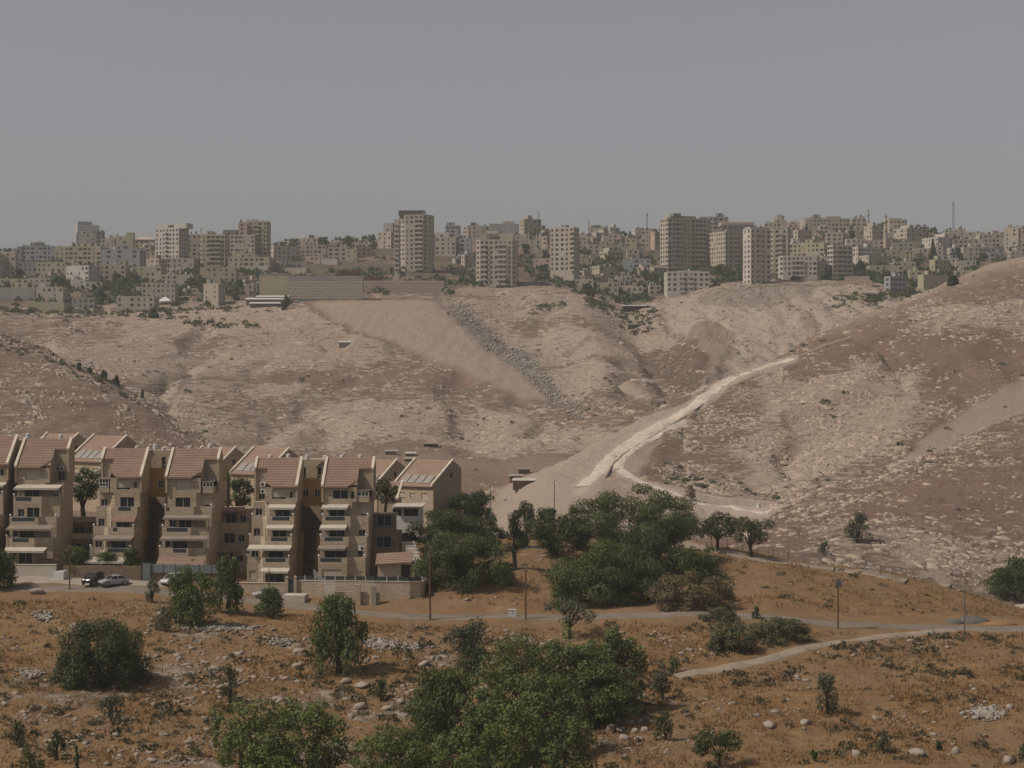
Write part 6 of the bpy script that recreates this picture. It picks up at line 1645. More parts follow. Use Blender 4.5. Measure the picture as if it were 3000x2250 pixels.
# scrub on hills, far slope, and the planted band on the left hill
lh = left_hill * np.exp(-(seg_dist(UU, PY0, [(-100, 965), (0, 1000), (150, 1052), (300, 1120), (420, 1172)]) / 16.0) ** 2) * (PY0 < 1200)
X, Y, Z, px = scatter(lh, 260, rng, 8.6, 10.3)
R = rng.gamma(2.4, 0.28, len(X)).clip(0.3, 1.8)
scrub('hill_scrub', X, Y, Z, R, R * 0.8, 30, R * 0.26, L_GREY, rng, 'band of low scrub along the brow of the left hill')
sc_ = z_far * sm(0.55, 0.75, fbm(GX / 26, GZ / 8, 3, 98)) * (1 - heap) * (1 - fresh * 0.6) * (0.25 + sm(960, 900, PY0)) + right_hill * 0.12 * sm(0.5, 0.7, fbm(GX / 14, GD / 14, 3, 99)) * (1 - pale_slope) + 0.9 * cut_dark
X, Y, Z, px = scatter(sc_ * inframe, 1500, rng, 7.0, 14.0)
R = rng.gamma(2.4, 0.3, len(X)).clip(0.3, 2.0)
scrub('hillside_scrub', X, Y, Z, R, R * 0.55, 22, R * 0.3, L_GREY, rng, 'sparse dark scrub clinging to the hillsides')
gs = z_far * np.clip(np.exp(-(seg_dist(UU, PY0, [(2450, 890), (2520, 880), (2600, 868), (2680, 872)]) / 12.0) ** 2) + np.exp(-(seg_dist(UU, PY0, [(1580, 905), (1640, 910), (1560, 915)]) / 9.0) ** 2) + np.exp(-(seg_dist(UU, PY0, [(1720, 880), (1790, 915), (1840, 935), (1900, 940)]) / 16.0) ** 2) + 0.5 * np.exp(-(seg_dist(UU, PY0, [(420, 930), (460, 925), (560, 950), (740, 960)]) / 10.0) ** 2) + 0.6 * np.exp(-(seg_dist(UU, PY0, [(0, 912), (120, 918), (300, 922), (420, 918), (560, 912), (700, 908)]) / 8.0) ** 2), 0, 1)
X, Y, Z, px = scatter(gs * inframe, 1000, rng, 12.6, 14.0)
R = rng.gamma(3, 0.45, len(X)).clip(0.6, 3.0)
scrub('gully_scrub', X, Y, Z, R, R * 0.8, 26, R * 0.28, L_OLIVE, rng, 'dark thickets along the gullies under the town')
for i, (a, b, w, h, lab) in enumerate([(232, 1085, 14, 22, 'left'), (262, 1092, 12, 16, 'second'), (305, 1110, 22, 26, 'third'), (342, 1128, 16, 26, 'fourth'), (417, 1168, 8, 26, 'rightmost slender')]):
    tree('hill_tree', lab + ' small dark tree on the brow of the left hill', a - w / 2, a + w / 2, b - h, b, 'conifer' if i > 2 else SH, L_PINE, 3000 + i, 1.2, 0.5, None, 0.9, 'dark trees on the left hill brow')

# gravel heaps at the road junction
for (a, b, w, h, lab, mt) in ((2845, 1824, 6.0, 1.0, 'grey gravel heap beside the road junction at the far right', M_GRAV), (2790, 1827, 3.6, 0.7, 'smaller grey gravel heap left of the thin junction pole', M_GRAV), (2925, 1828, 5.5, 0.45, 'low orange sand heap right of the grey gravel heap', M_DIRTS)):
    x, y, z = hit(a, b)
    V = IV2.copy(); V = V * (1 + 0.14 * (fbm(V[:, 0] * 2 + a, V[:, 1] * 2 + V[:, 2], 3, 8)[:, None] - 0.5) * 2)
    V[:, 2] = np.where(V[:, 2] > 0, V[:, 2] ** 1.3 if False else np.abs(V[:, 2]) ** 1.25, V[:, 2] * 0.4)
    o = link('gravel_heap', np_mesh('gravel_heap', V * np.array([w / 2, w / 3, h]), IF2, mt)); o.location = (x, y, z - 0.05)
    tag(o, lab, 'heap', 'heaps at the road junction')
# ---------------------------------------------------------------- the far town on the ridge
def town_stone(name, col, var=0.1):
    t = NT(name); co = t.coord()
    n1 = t.noise(0.12, 5, 0.6, co); st = t.noise(0.5, 4, 0.6, t.vmul(co, (1.6, 1.6, 0.10)))
    c = t.mix(t.ramp(n1, 0.3, 0.7), tuple(v * (1 - var) for v in col), tuple(min(1, v * (1 + var)) for v in col))
    c = t.mix(t.math('MULTIPLY', t.ramp(st, 0.5, 0.8), 0.35), c, tuple(v * 0.62 for v in col))
    t.color(c); t.rough(0.92, 0.15)
    return t.mat
TM = {'c': town_stone('town_cream', (0.50, 0.435, 0.345)), 'y': town_stone('town_yellow', (0.46, 0.41, 0.28)), 'w': town_stone('town_pale', (0.58, 0.52, 0.45)),
      'g': town_stone('town_concrete', (0.33, 0.315, 0.29)), 'p': town_stone('town_pink', (0.55, 0.42, 0.34)), 'd': town_stone('town_dark', (0.20, 0.19, 0.17)), 'b': town_stone('town_bluegrey', (0.36, 0.37, 0.38))}
TW = {'c': 'cream', 'y': 'yellowish', 'w': 'pale', 'g': 'grey', 'p': 'pinkish', 'd': 'dark', 'b': 'blue grey'}
M_TWIN = NT('town_window').color((0.055, 0.06, 0.06)).rough(0.25, 0.5).mat
M_TANKB = plain('black_tank', (0.03, 0.03, 0.032), 0.6); M_TANKW = plain('white_tank', (0.7, 0.69, 0.66), 0.6)
trng = np.random.default_rng(11)

def far_wall(mb, wn, A, B, z0, z1, nf, fh, zfirst, cols, rng, drop=0.1, rec=0.35, bal=None, bmb=None):
    """one facade; cols = list of (u0, u1, za, zb) repeated on every storey, recessed openings"""
    ax, ay = A; bx, by = B; L = math.hypot(bx - ax, by - ay); tx, ty = (bx - ax) / L, (by - ay) / L; nx, ny = ty, -tx
    def P(u, z, r=0.0): return (ax + tx * u - nx * r, ay + ty * u - ny * r, z)
    def q(u0, u1, a, b, r=0.0):
        if u1 - u0 > 1e-3 and b - a > 1e-3: mb.quad(P(u0, a, r), P(u1, a, r), P(u1, b, r), P(u0, b, r))
    if not cols or nf < 1:
        q(0, L, z0, z1); return
    q(0, L, z0, zfirst)
    for k in range(nf):
        b0 = zfirst + k * fh; b1 = b0 + fh
        u = 0.0
        for (u0, u1, za, zb) in cols:
            if rng.random() < drop: continue
            wa, wb = b0 + za, b0 + zb
            q(u, u0, b0, b1); q(u0, u1, b0, wa); q(u0, u1, wb, b1)
            for (p, qq) in (((u0, wa), (u0, wb)), ((u1, wa), (u1, wb)), ((u0, wa), (u1, wa)), ((u0, wb), (u1, wb))):
                mb.quad(P(*p), P(*qq), P(qq[0], qq[1], rec), P(p[0], p[1], rec))
            wn.quad(P(u0, wa, rec), P(u1, wa, rec), P(u1, wb, rec), P(u0, wb, rec))
            u = u1
        q(u, L, b0, b1)
        if bal and bmb is not None:
            for (f0, f1) in bal:
                o = 1.1
                p0 = P(f0 * L, b0 - 0.15); p1 = P(f1 * L, b0 - 0.15); p2 = P(f1 * L, b0 - 0.15, -o); p3 = P(f0 * L, b0 - 0.15, -o)
                bmb.hexa([p0, p1, p2, p3] + [(v[0], v[1], b0 + 0.02) for v in (p0, p1, p2, p3)])
                q0 = P(f0 * L, b0 + .02, -o + 0.15); q1 = P(f1 * L, b0 + .02, -o + 0.15)
                bmb.hexa([(q0[0], q0[1], b0 + .02), (q1[0], q1[1], b0 + .02), (p2[0], p2[1], b0 + .02), (p3[0], p3[1], b0 + .02), (q0[0], q0[1], b0 + 1.0), (q1[0], q1[1], b0 + 1.0), (p2[0], p2[1], b0 + 1.0), (p3[0], p3[1], b0 + 1.0)])
    q(0, L, zfirst + nf * fh, z1)

BL = []
def fb(x0, x1, yt, yb, tone='c', l=0, r=0, label=None, bal=None, ch=0.0, pil=0, tanks=None, top=None, dens=1.0, dd=None, yaw=None, plainw=False, hip=False, fh=3.1, kind='building', drop=None, dback=None, ww=None, wide=0.0):
    BL.append(dict(x0=x0, x1=x1, yt=yt, yb=yb, tone=tone, l=l, r=r, label=label, bal=bal, ch=ch, pil=pil, tanks=tanks, top=top, dens=dens, dd=dd, yaw=yaw, plainw=plainw, hip=hip, fh=fh, kind=kind, drop=drop, dback=dback, ww=ww, wide=wide))

def far_building(b, label, group):
    rng = np.random.default_rng(int(b['x0'] * 13 + b['yt']) % 99991)
    xc = (b['x0'] + b['x1']) / 2
    d = b['dd'] or hit(xc, b['yb'], 1090)[1]
    s = d / F
    front = (b['x1'] - b['x0'] - b['l'] - b['r']) * s
    if b['yaw'] is not None: th = math.radians(b['yaw'])
    elif b['l']: th = math.radians(26)
    elif b['r']: th = math.radians(-26)
    else: th = math.radians(rng.uniform(-7, 4))
    W = front / math.cos(th)
    side = (b['l'] or b['r']) * s
    Dp = side / abs(math.sin(th)) if side else W * rng.uniform(0.6, 0.85)
    Dp = min(max(Dp, 6.0), 26.0)
    H = (b['yb'] - b['yt']) * s
    X = (b['x0'] + b['l'] - 1500) * s; z0 = (1125 - b['yb']) * s
    ro = thing(b['kind'], label, 'building', (X, d, z0), th, group)
    fh = b['fh']; nf = max(1, int(round((H - 0.4 - b['pil'] * s) / fh))); fhh = fh
    zf = H - 0.5 - nf * fhh
    zf = max(zf, -3.0)
    base = -9.0
    wl = MB(); wn = MB(); bm_ = MB()
    c = b['ch'] * W
    poly = [(c, 0), (W - c, 0), (W, c), (W, Dp), (0, Dp), (0, c)] if c > 0.1 else [(0, 0), (W, 0), (W, Dp), (0, Dp)]
    n = len(poly)
    pz = b['pil'] * s
    for i in range(n):
        A = poly[i]; B_ = poly[(i + 1) % n]
        L = math.hypot(B_[0] - A[0], B_[1] - A[1])
        back = (A[1] >= Dp - .01 and B_[1] >= Dp - .01)
        cols = []
        if not back and not (b['plainw']):
            pitch = rng.uniform(2.7, 3.6) / b['dens']
            k = max(1, int(L / pitch)); p = L / k
            for j in range(k):
                t = rng.random(); cw = (b['ww'] or rng.choice([0.8, 1.3, 1.5, 1.9]))
                if rng.random() < b['wide']: cw = min(p * 0.8, 2.6)
                cw = min(cw, p * 0.82)
                cc = (j + 0.5) * p + (rng.random() - .5) * 0.3 * (p - cw)
                cols.append((cc - cw / 2, cc + cw / 2, 0.85, 2.45))
        isf = (i == (0))
        far_wall(wl, wn, A, B_, (0.0 if pz else base), H, nf, fhh, zf if not pz else max(zf, 0.3), cols, rng, 0.2 if b['drop'] is None else b['drop'], 0.4, b['bal'] if isf else None, bm_)
    # roof, parapet
    wl.poly([(p[0], p[1], H - 0.75) for p in poly])
    for i in range(n):
        A = poly[i]; B_ = poly[(i + 1) % n]
        dx, dy = B_[0] - A[0], B_[1] - A[1]; L = math.hypot(dx, dy); ox, oy = -dy / L * 0.25, dx / L * 0.25
        wl.quad((A[0] + ox, A[1] + oy, H - .75), (B_[0] + ox, B_[1] + oy, H - .75), (B_[0] + ox, B_[1] + oy, H), (A[0] + ox, A[1] + oy, H))
        wl.quad((A[0], A[1], H), (B_[0], B_[1], H), (B_[0] + ox, B_[1] + oy, H), (A[0] + ox, A[1] + oy, H))
    wl.build('wall', TM[b['tone']], ro)
    if wn.f: tag(wn.build('windows', M_TWIN, ro), kind='stuff')
    if bm_.f: tag(bm_.build('balconies', TM['w' if b['tone'] != 'y' else 'y'], ro), kind='stuff')
    if pz:
        pm = MB()
        k = max(3, int(W / 5))
        pm.box(0.6, W - 0.6, 2.5, Dp - .5, base, -0.01)
        for j in range(k + 1): pm.box(W * j / k - .25 + (.25 if j == 0 else -.25 if j == k else 0), W * j / k + .25 + (.25 if j == 0 else -.25 if j == k else 0), 0.02, 0.5, base - 3, -0.01)
        pm.poly([(p[0], p[1], 0.0) for p in poly])
        pm.build('pilotis', TM['d'], ro)
    if b['hip']:
        hm = MB(); o = 0.6
        hm.poly([(-o, -o, H), (W + o, -o, H), (W * .62, Dp * .5, H + 2.6), (W * .38, Dp * .5, H + 2.6)]); hm.poly([(W + o, -o, H), (W + o, Dp + o, H), (W * .62, Dp * .5, H + 2.6)])
        hm.poly([(-o, Dp + o, H), (-o, -o, H), (W * .38, Dp * .5, H + 2.6)]); hm.poly([(W + o, Dp + o, H), (-o, Dp + o, H), (W * .38, Dp * .5, H + 2.6), (W * .62, Dp * .5, H + 2.6)])
        hm.build('hipped_roof', TM['p'], ro)
    # roof rooms given in photo pixels, else a stair head
    tops = b['top']
    if tops is None:
        tops = []
        if W > 8 and rng.random() < 0.75 and not b['hip']:
            a = rng.uniform(0.1, 0.6); tops.append((b['x0'] + b['l'] + a * front / s, b['x0'] + b['l'] + min(0.98, a + 0.22) * front / s, b['yt'] - 2.6 / s, b['tone'] if rng.random() < .7 else 'd'))
    for (a0, a1, ty_, tn) in tops:
        u0 = (a0 - b['x0'] - b['l']) * s / math.cos(th); u1 = (a1 - b['x0'] - b['l']) * s / math.cos(th)
        hh = (b['yt'] - ty_) * s
        tm = MB(); y0, y1 = min(1.2, Dp * .12), min(Dp * .75, Dp - .8)
        if tn == 'glass':
            y0 = 0.4
            tm.box(u0, u1, y0, y1, H - .74, H + hh * 0.84, 1); tm.box(u0 - .25, u1 + .25, y0 - .3, y1 + .3, H + hh * 0.84 + .003, H + hh, 0)
            for j in range(8): xx = u0 + (u1 - u0) * j / 7; tm.box(xx - .1, xx + .1, y0 - .08, y0 - .003, H - .3, H + hh * .84 - .003, 0)
            tm.build('glazed_crown', [TM['g'], M_TWIN], ro)
        else:
            tm.box(u0, u1, y0, y1, H - .74, H + hh, 0)
            if hh > 2: tm.box(u0 + (u1 - u0) * .35, u0 + (u1 - u0) * .55, y0 - .03, y0 - .003, H + .3, H + min(hh - .4, 1.9), 1)
            tm.build('roof_room', [TM[tn], M_TWIN], ro)
    nt = b['tanks'] if b['tanks'] is not None else int(rng.integers(1, 6))
    if nt:
        tb = MB()
        for k in range(nt):
            xx, yy = rng.uniform(.6, max(.7, W - .6)), rng.uniform(.6, max(.7, Dp * .5)); rr = rng.uniform(.4, .62); hz_ = H + rng.uniform(-.2, .9)
            mi = 0 if rng.random() < .55 else 1
            tb.tube((xx, yy, hz_), (xx, yy, hz_ + rr * 2.0), rr, rr, 8, mi); tb.tube((xx, yy, hz_ + rr * 2.0), (xx, yy, hz_ + rr * 2.3), rr, rr * .3, 8, mi)
            for sx in (-1, 1): tb.box(xx + sx * .3 - .05, xx + sx * .3 + .05, yy - .05, yy + .05, H - .74, hz_, 0)
        if rng.random() < .5:
            xx = rng.uniform(.2, .8) * W; tb.tube((xx, Dp * .4, H - .7), (xx, Dp * .4, H + rng.uniform(2.5, 5)), .07, .04, 5, 0)
        tag(tb.build('roof_tanks', [M_TANKB, M_TANKW], ro), kind='stuff')
    return ro

# --- the buildings: left, right, top, base (photo pixels); l / r = how much of the left / right side shows
fb(204, 285, 658, 722, 'w', l=23, top=[(229, 266, 648, 'g')], tanks=7, label='pale hilltop block with a bright left side and tank crowned roof room')
fb(222, 281, 683, 728, 'g', top=[(224, 240, 678, 'd')])
fb(280, 300, 676, 736, 'd', top=[], wide=.8); fb(297, 335, 699, 738, 'c'); fb(334, 371, 691, 734, 'c', wide=.5); fb(370, 391, 681, 736, 'y', top=[], plainw=True, tanks=0)
fb(64, 161, 720, 770, 'b', wide=.5, top=[(64, 112, 719, 'glass'), (101, 120, 708, 'g')], label='long blue grey block with a glazed top floor near the left edge')
fb(160, 297, 722, 780, 'y', r=0, wide=.4, tanks=9, label='long yellowish block with rows of balconies left of the big grey hall')
fb(107, 193, 768, 814, 'y', pil=10, top=[(138, 173, 757, 'd')], label='yellowish house raised on dark pillars at the left')
fb(193, 291, 779, 836, 'w', r=24, label='pinkish white house with warm balconies on its right corner at the left')
fb(291, 368, 775, 830, 'y', top=[(345, 367, 762, 'y')]); fb(297, 411, 730, 790, 'b', dens=.4, wide=.9, tanks=2, label='big plain grey hall with one tall dark doorway at its right end')
fb(0, 46, 737, 815, 'c'); fb(43, 63, 728, 790, 'g'); fb(54, 108, 768, 806, 'g'); fb(-60, 2, 745, 820, 'c')
fb(0, 83, 816, 842, 'c'); fb(83, 148, 814, 842, 'c'); fb(-20, 105, 842, 878, 'g', pil=14, tanks=0, top=[], plainw=True, label='low grey terrace with dark open bays at the left edge')
fb(106, 186, 840, 884, 'c', tanks=4, top=[(112, 131, 832, 'w')], label='cream house standing on the big windowless stone basement')
fb(78, 187, 884, 913, 'y', plainw=True, tanks=0, top=[], label='big windowless stone basement at the lower left of the town')
fb(210, 275, 872, 905, 'g', tanks=1); fb(208, 256, 907, 918, 'd', tanks=0, top=[], plainw=True)
fb(455, 552, 669, 768, 'w', r=22, dens=1.05, drop=.05, bal=[(.4, .55)], top=[(462, 551, 657, 'w')], tanks=4, label='pale eleven storey tower with curved right corner on the left skyline')
fb(548, 590, 686, 762, 'c', wide=.4); fb(586, 664, 687, 790, 'y', bal=[(.3, .8)], wide=.3, drop=.04, tanks=8, ch=.06, label='tall yellowish tower with wide balconies in the left half of the town')
fb(586, 690, 782, 828, 'y', tanks=1, top=[], label='broad yellowish base block under the yellowish tower')
fb(663, 747, 688, 752, 'c', wide=.5, top=[(652, 692, 673, 'd')]); fb(722, 787, 648, 752, 'y', ch=.08, wide=.3, bal=[(.2, .6)], drop=.04, top=[(733, 752, 642, 'w')], label='yellowish corner tower with a white dish on its roof')
fb(698, 724, 651, 752, 'p', top=[], plainw=False, dens=.6); fb(669, 738, 738, 770, 'y'); fb(668, 791, 753, 795, 'y', wide=.3, tanks=2, label='long yellowish block with a dark shadow line along its foot')
fb(428, 487, 758, 805, 'p', r=18); fb(393, 473, 781, 826, 'y', wide=.2); fb(486, 568, 756, 796, 'c', wide=.3, top=[(515, 571, 755, 'p')]); fb(472, 566, 804, 834, 'c'); fb(486, 530, 786, 808, 'w')
fb(416, 512, 828, 884, 'c', tanks=4, label='grey cream four storey house beside an orange earth patch'); fb(341, 452, 868, 914, 'c', pil=20, tanks=0, top=[], label='low house over a row of dark open garages at the town edge')
fb(596, 659, 831, 890, 'c', r=16, label='lone cream four storey house at the town edge'); fb(717, 744, 832, 862, 'c', tanks=1); fb(393, 454, 702, 726, 'p', hip=True, tanks=2, label='low house with a pinkish hipped roof left of the pale tower')
fb(409, 456, 736, 762, 'p'); fb(411, 443, 722, 745, 'y')
fb(797, 873, 719, 766, 'w', l=4); fb(871, 954, 717, 756, 'c', top=[(888, 912, 708, 'c')]); fb(960, 1016, 724, 766, 'c', wide=.3, top=[(995, 1015, 715, 'w')]); fb(1015, 1046, 729, 768, 'y'); fb(1039, 1088, 722, 756, 'p', l=4)
fb(1107, 1163, 679, 726, 'c', r=16, top=[(1122, 1150, 654, 'g')], label='cream house with an open roof frame left of the dark crowned tower')
fb(895, 946, 750, 772, 'p', tanks=0, top=[]); fb(945, 989, 758, 775, 'w', tanks=0, top=[], plainw=True); fb(795, 873, 769, 790, 'g', tanks=0); fb(835, 898, 784, 800, 'c', tanks=0, top=[], plainw=True)
fb(1165, 1262, 629, 796, 'c', ch=.22, bal=[(.55, .95)], drop=.03, dens=1.15, pil=8, top=[(1168, 1240, 616, 'glass')], tanks=2, label='tall cream tower with a dark glazed crown left of centre')
fb(1155, 1170, 643, 790, 'c', dd=1245, bal=[(.0, .95)], top=[], tanks=0, label='narrow balcony stack on the left flank of the dark crowned tower')
fb(1274, 1335, 695, 750, 'c', top=[(1276, 1315, 680, 'w')], label='cream house on stilts right of the dark crowned tower'); fb(1305, 1346, 660, 700, 'g', wide=.9, tanks=0, top=[(1308, 1330, 651, 'g')], label='unfinished grey concrete frame on the skyline right of the dark crowned tower')
fb(1345, 1379, 698, 750, 'b', wide=.9); fb(1358, 1433, 661, 712, 'c', ch=.15, tanks=7); fb(1353, 1397, 745, 782, 'c', l=8); fb(1262, 1280, 700, 748, 'd')
fb(1394, 1512, 702, 843, 'c', ch=.1, bal=[(.05, .2), (.52, .82)], drop=.03, pil=10, top=[(1416, 1504, 684, 'c'), (1424, 1460, 676, 'w')], tanks=0, label='broad cream tower with stacked balconies on pillars, left of the slim tower')
fb(1434, 1521, 655, 690, 'g', wide=.4, top=[(1472, 1508, 648, 'y')]); fb(1524, 1586, 641, 696, 'y', l=12, top=[(1548, 1560, 630, 'y')], tanks=1, label='yellowish skyline block with a roof box and two chimney pipes')
fb(1612, 1697, 667, 824, 'c', r=17, bal=[(.88, 1.0)], drop=.02, dens=1.1, pil=26, top=[(1642, 1655, 660, 'g'), (1648, 1676, 668, 'd')], tanks=2, label='slim cream tower standing on tall dark pillars in the centre')
fb(1497, 1552, 688, 730, 'c'); fb(1549, 1586, 702, 742, 'c'); fb(1565, 1613, 693, 728, 'p', r=12); fb(1563, 1614, 757, 786, 'p', label='low pinkish house left of the slim tower')
fb(1723, 1782, 664, 690, 'g', wide=.3, top=[(1730, 1765, 660, 'g')]); fb(1727, 1809, 681, 700, 'c', l=20); fb(1767, 1834, 691, 712, 'c'); fb(1685, 1732, 690, 712, 'c'); fb(1692, 1722, 703, 735, 'c'); fb(1721, 1778, 716, 742, 'c')
fb(1758, 1828, 735, 764, 'c', l=23); fb(1688, 1734, 755, 786, 'y'); fb(1736, 1801, 778, 826, 'y', l=20, label='yellowish three storey house with a lit left side in the dip'); fb(1825, 1906, 758, 800, 'b', wide=.3, label='long blue grey house left of the twin balcony tower')
fb(1800, 1848, 807, 834, 'c', tanks=5); fb(1748, 1811, 827, 864, 'y', hip=False); fb(1808, 1865, 836, 862, 'c'); fb(1685, 1738, 818, 846, 'c'); fb(1837, 1873, 730, 760, 'p'); fb(1862, 1888, 722, 758, 'g', plainw=True); fb(1808, 1834, 711, 734, 'g'); fb(1831, 1865, 699, 724, 'y')
fb(1880, 1912, 674, 730, 'c', top=[(1892, 1934, 670, 'd')]); fb(1910, 1938, 678, 732, 'p', l=8)
fb(1937, 2088, 637, 792, 'c', l=20, bal=[(.07, .36), (.62, .86)], wide=.25, drop=.03, dens=1.1, top=[(1966, 2046, 630, 'c'), (1976, 2000, 623, 'g')], tanks=8, label='widest twin balcony tower block right of centre')
fb(2047, 2133, 635, 690, 'g', wide=.3, drop=.04, tanks=3, dd=1420, label='grey block behind the twin balcony tower'); fb(2115, 2210, 658, 786, 'd', ch=.0, dd=1345, top=[(2113, 2211, 650, 'p')], tanks=3, label='dark tower under an overhanging pink roof')
fb(2085, 2173, 677, 788, 'c', l=40, bal=[(.5, .98)], drop=.05, top=[], tanks=1, label='cream tower with a lit left side before the dark pink roofed tower')
fb(2181, 2262, 668, 832, 'w', l=19, bal=[(.3, .62)], drop=.02, dens=1.15, top=[(2200, 2246, 664, 'w')], tanks=4, label='pale tower at the embankment with twin balcony columns')
fb(2258, 2314, 670, 812, 'c', ch=.1, bal=[(.3, .62)], drop=.03, dd=1250, top=[], label='narrower tower joined to the right of the pale embankment tower')
fb(1955, 2078, 795, 858, 'w', r=0, bal=[(.3, .42), (.48, .62)], top=[(1990, 2056, 792, 'w')], tanks=2, drop=.04, label='low pale apartment house with arched windows below the twin balcony tower')
fb(1910, 1957, 783, 806, 'c', l=6); fb(1868, 1888, 815, 834, 'p', tanks=1)
fb(2286, 2401, 749, 820, 'w', r=0, ch=.07, dens=1.15, drop=.04, bal=[(.25, .62)], pil=12, tanks=0, top=[], label='wide pale block with a row of garage doors on the embankment')
fb(2310, 2421, 714, 758, 'y', r=14, wide=.2); fb(2431, 2503, 718, 822, 'w', l=9, bal=[(.05, .98)], wide=.6, drop=.0, fh=2.9, tanks=0, top=[], label='banded seven storey block with pale floor slabs right of the wide block')
fb(2333, 2382, 673, 716, 'c', l=5); fb(2307, 2334, 672, 710, 'g'); fb(2359, 2492, 639, 678, 'c', tanks=8, top=[(2384, 2402, 628, 'g'), (2422, 2466, 633, 'c')], label='long cream skyline block with an arched stair tower'); fb(2495, 2538, 639, 674, 'c', tanks=6)
fb(2537, 2594, 661, 706, 'c', l=18); fb(2600, 2657, 643, 694, 'c', top=[(2605, 2643, 638, 'c')], ch=.1); fb(2502, 2619, 704, 728, 'p'); fb(2506, 2607, 723, 776, 'w', l=8, dens=1.3, wide=.1, label='pale school like block with a strip of small windows behind the minaret'); fb(2524, 2621, 747, 782, 'c', l=21)
fb(2549, 2646, 777, 808, 'y'); fb(2269, 2299, 632, 660, 'p', ch=.3, tanks=3, label='round pinkish tower room on the skyline'); fb(2240, 2362, 652, 672, 'c', tanks=7); fb(2421, 2469, 681, 716, 'c'); fb(2400, 2432, 764, 812, 'd', plainw=True, tanks=0, top=[])
fb(2604, 2660, 809, 862, 'b', wide=.9, dens=.9, l=4, tanks=1, label='unfinished blue grey house with black openings at the right town edge')
fb(2629, 2722, 668, 706, 'c', l=28, wide=.3); fb(2694, 2722, 664, 704, 'd', wide=.9); fb(2715, 2798, 694, 738, 'w', l=32, label='big pale house with a lit left side right of the minarets'); fb(2768, 2870, 679, 704, 'c', tanks=6); fb(2870, 2942, 685, 720, 'c'); fb(2941, 2993, 668, 736, 'c', r=14, label='cream five storey house near the right edge of the skyline')
fb(2793, 2867, 700, 733, 'c'); fb(2866, 2929, 724, 750, 'g'); fb(2901, 2958, 740, 764, 'g'); fb(2822, 2869, 723, 766, 'c'); fb(2733, 2790, 760, 808, 'y', l=6, label='yellowish three storey house near the foot of the right hill brow'); fb(2799, 2852, 792, 820, 'y', tanks=2); fb(2703, 2786, 804, 850, 'y', l=3, plainw=True, tanks=2, label='windowless green grey wall house at the hill brow'); fb(2665, 2705, 793, 832, 'y')
fb(2675, 2717, 727, 750, 'c'); fb(2600, 2678, 733, 768, 'y'); fb(2620, 2682, 767, 802, 'y'); fb(2802, 2859, 763, 792, 'c'); fb(2764, 2803, 747, 778, 'g'); fb(2991, 3060, 660, 730, 'p'); fb(2615, 2676, 710, 735, 'g'); fb(2960, 3040, 735, 770, 'c')
# small houses filling the slope between
for k in range(138):
    if k >= 84:
        j_ = k - 84
        if j_ < 20: x_ = trng.uniform(0, 780); yb_ = trng.uniform(795, 885)
        elif j_ < 34: x_ = trng.uniform(1695, 1940); yb_ = trng.uniform(795, 865)
        else: x_ = trng.uniform(2330, 2880); yb_ = trng.uniform(745, 815)
    elif k < 60: x_ = trng.uniform(1480, 2990); yb_ = trng.uniform(690, 760) - 10 * (x_ > 2200)
    else: x_ = trng.uniform(0, 1480); yb_ = trng.uniform(735, 775)
    if k < 84 and (1040 < x_ < 1270 or 800 < x_ < 1040): yb_ = trng.uniform(722, 735)
    w_ = trng.uniform(24, 52); h_ = trng.uniform(14, 30)
    fb(x_, x_ + w_, yb_ - h_, yb_, str(trng.choice(list('cccwygp'))), l=(trng.uniform(4, 12) if trng.random() < .4 else 0), fh=3.0)
ROWN = [('skyline', -1e9, 712), ('upper', 712, 748), ('middle', 748, 802), ('lower', 802, 1e9)]
def ordinal(n): return '%d%s' % (n, 'th' if 10 <= n % 100 <= 20 else {1: 'st', 2: 'nd', 3: 'rd'}.get(n % 10, 'th'))
cnt = {}
for b in sorted(BL, key=lambda b: b['x0']):
    row = [r for r in ROWN if r[1] <= b['yb'] < r[2]][0][0]
    lab = b['label']
    if not lab:
        cnt[row] = cnt.get(row, 0) + 1
        st = max(1, int(round((b['yb'] - b['yt']) / 13.3)))
        lab = '%s flat roofed house, %s unnamed one from the left in the town\'s %s row' % (TW[b['tone']], ordinal(cnt[row]), row)
        lab = lab.replace('unnamed one', 'small one')
    far_building(b, lab, 'buildings of the far town')

# --- masonry retaining walls under the town, each block its own stone
def block_wall(label, x0, x1, yt, yb, d, nc, nr, mat, yaw=0.0, band=0, seed=0):
    s = d / F; W = (x1 - x0) * s; H = (yb - yt) * s
    ro = thing('block_wall', label, 'wall', ((x0 - 1500) * s, d, (1125 - yb) * s), math.radians(yaw))
    m = MB(); m.box(0, W, 0.25, 3, -8, H); m.build('backing', TM['g'], ro)
    bw, bh = W / nc, H / nr
    pm = MB(); g = 0.09
    pm.box(g, bw - g, 0, 0.22, g, bh - g); me = pm.mesh('block', mat)
    pm = MB(); pm.box(g, bw / 2 - g, 0, 0.22, g, bh - g); me2 = pm.mesh('half_block', mat)
    r_ = np.random.default_rng(seed)
    for j in range(nr):
        x = 0.0; k = 0
        while x < W - 0.1:
            half = (j % 2 == 1 and (k == 0 or x > W - bw * 0.75))
            o = link('block', me2 if half else me, ro)
            o.location = (x, r_.uniform(-.08, .06), j * bh); x += bw / 2 if half else bw; k += 1
    if band:
        bm2 = MB(); bm2.box(-.3, W + .3, -.05, 3.1, H + .003, H + band * s); bm2.build('top_band', TM['g'], ro)
    return ro
block_wall('big coursed block retaining wall with a grey top band above the spoil heap', 847, 1063, 822, 876, 1149, 18, 7, TM['c'], 0, 14, 1)
block_wall('lower rougher block wall right of the big retaining wall', 1066, 1300, 822, 862, 1185, 20, 5, TM['p'], 0, 0, 2)
s = 1160 / F
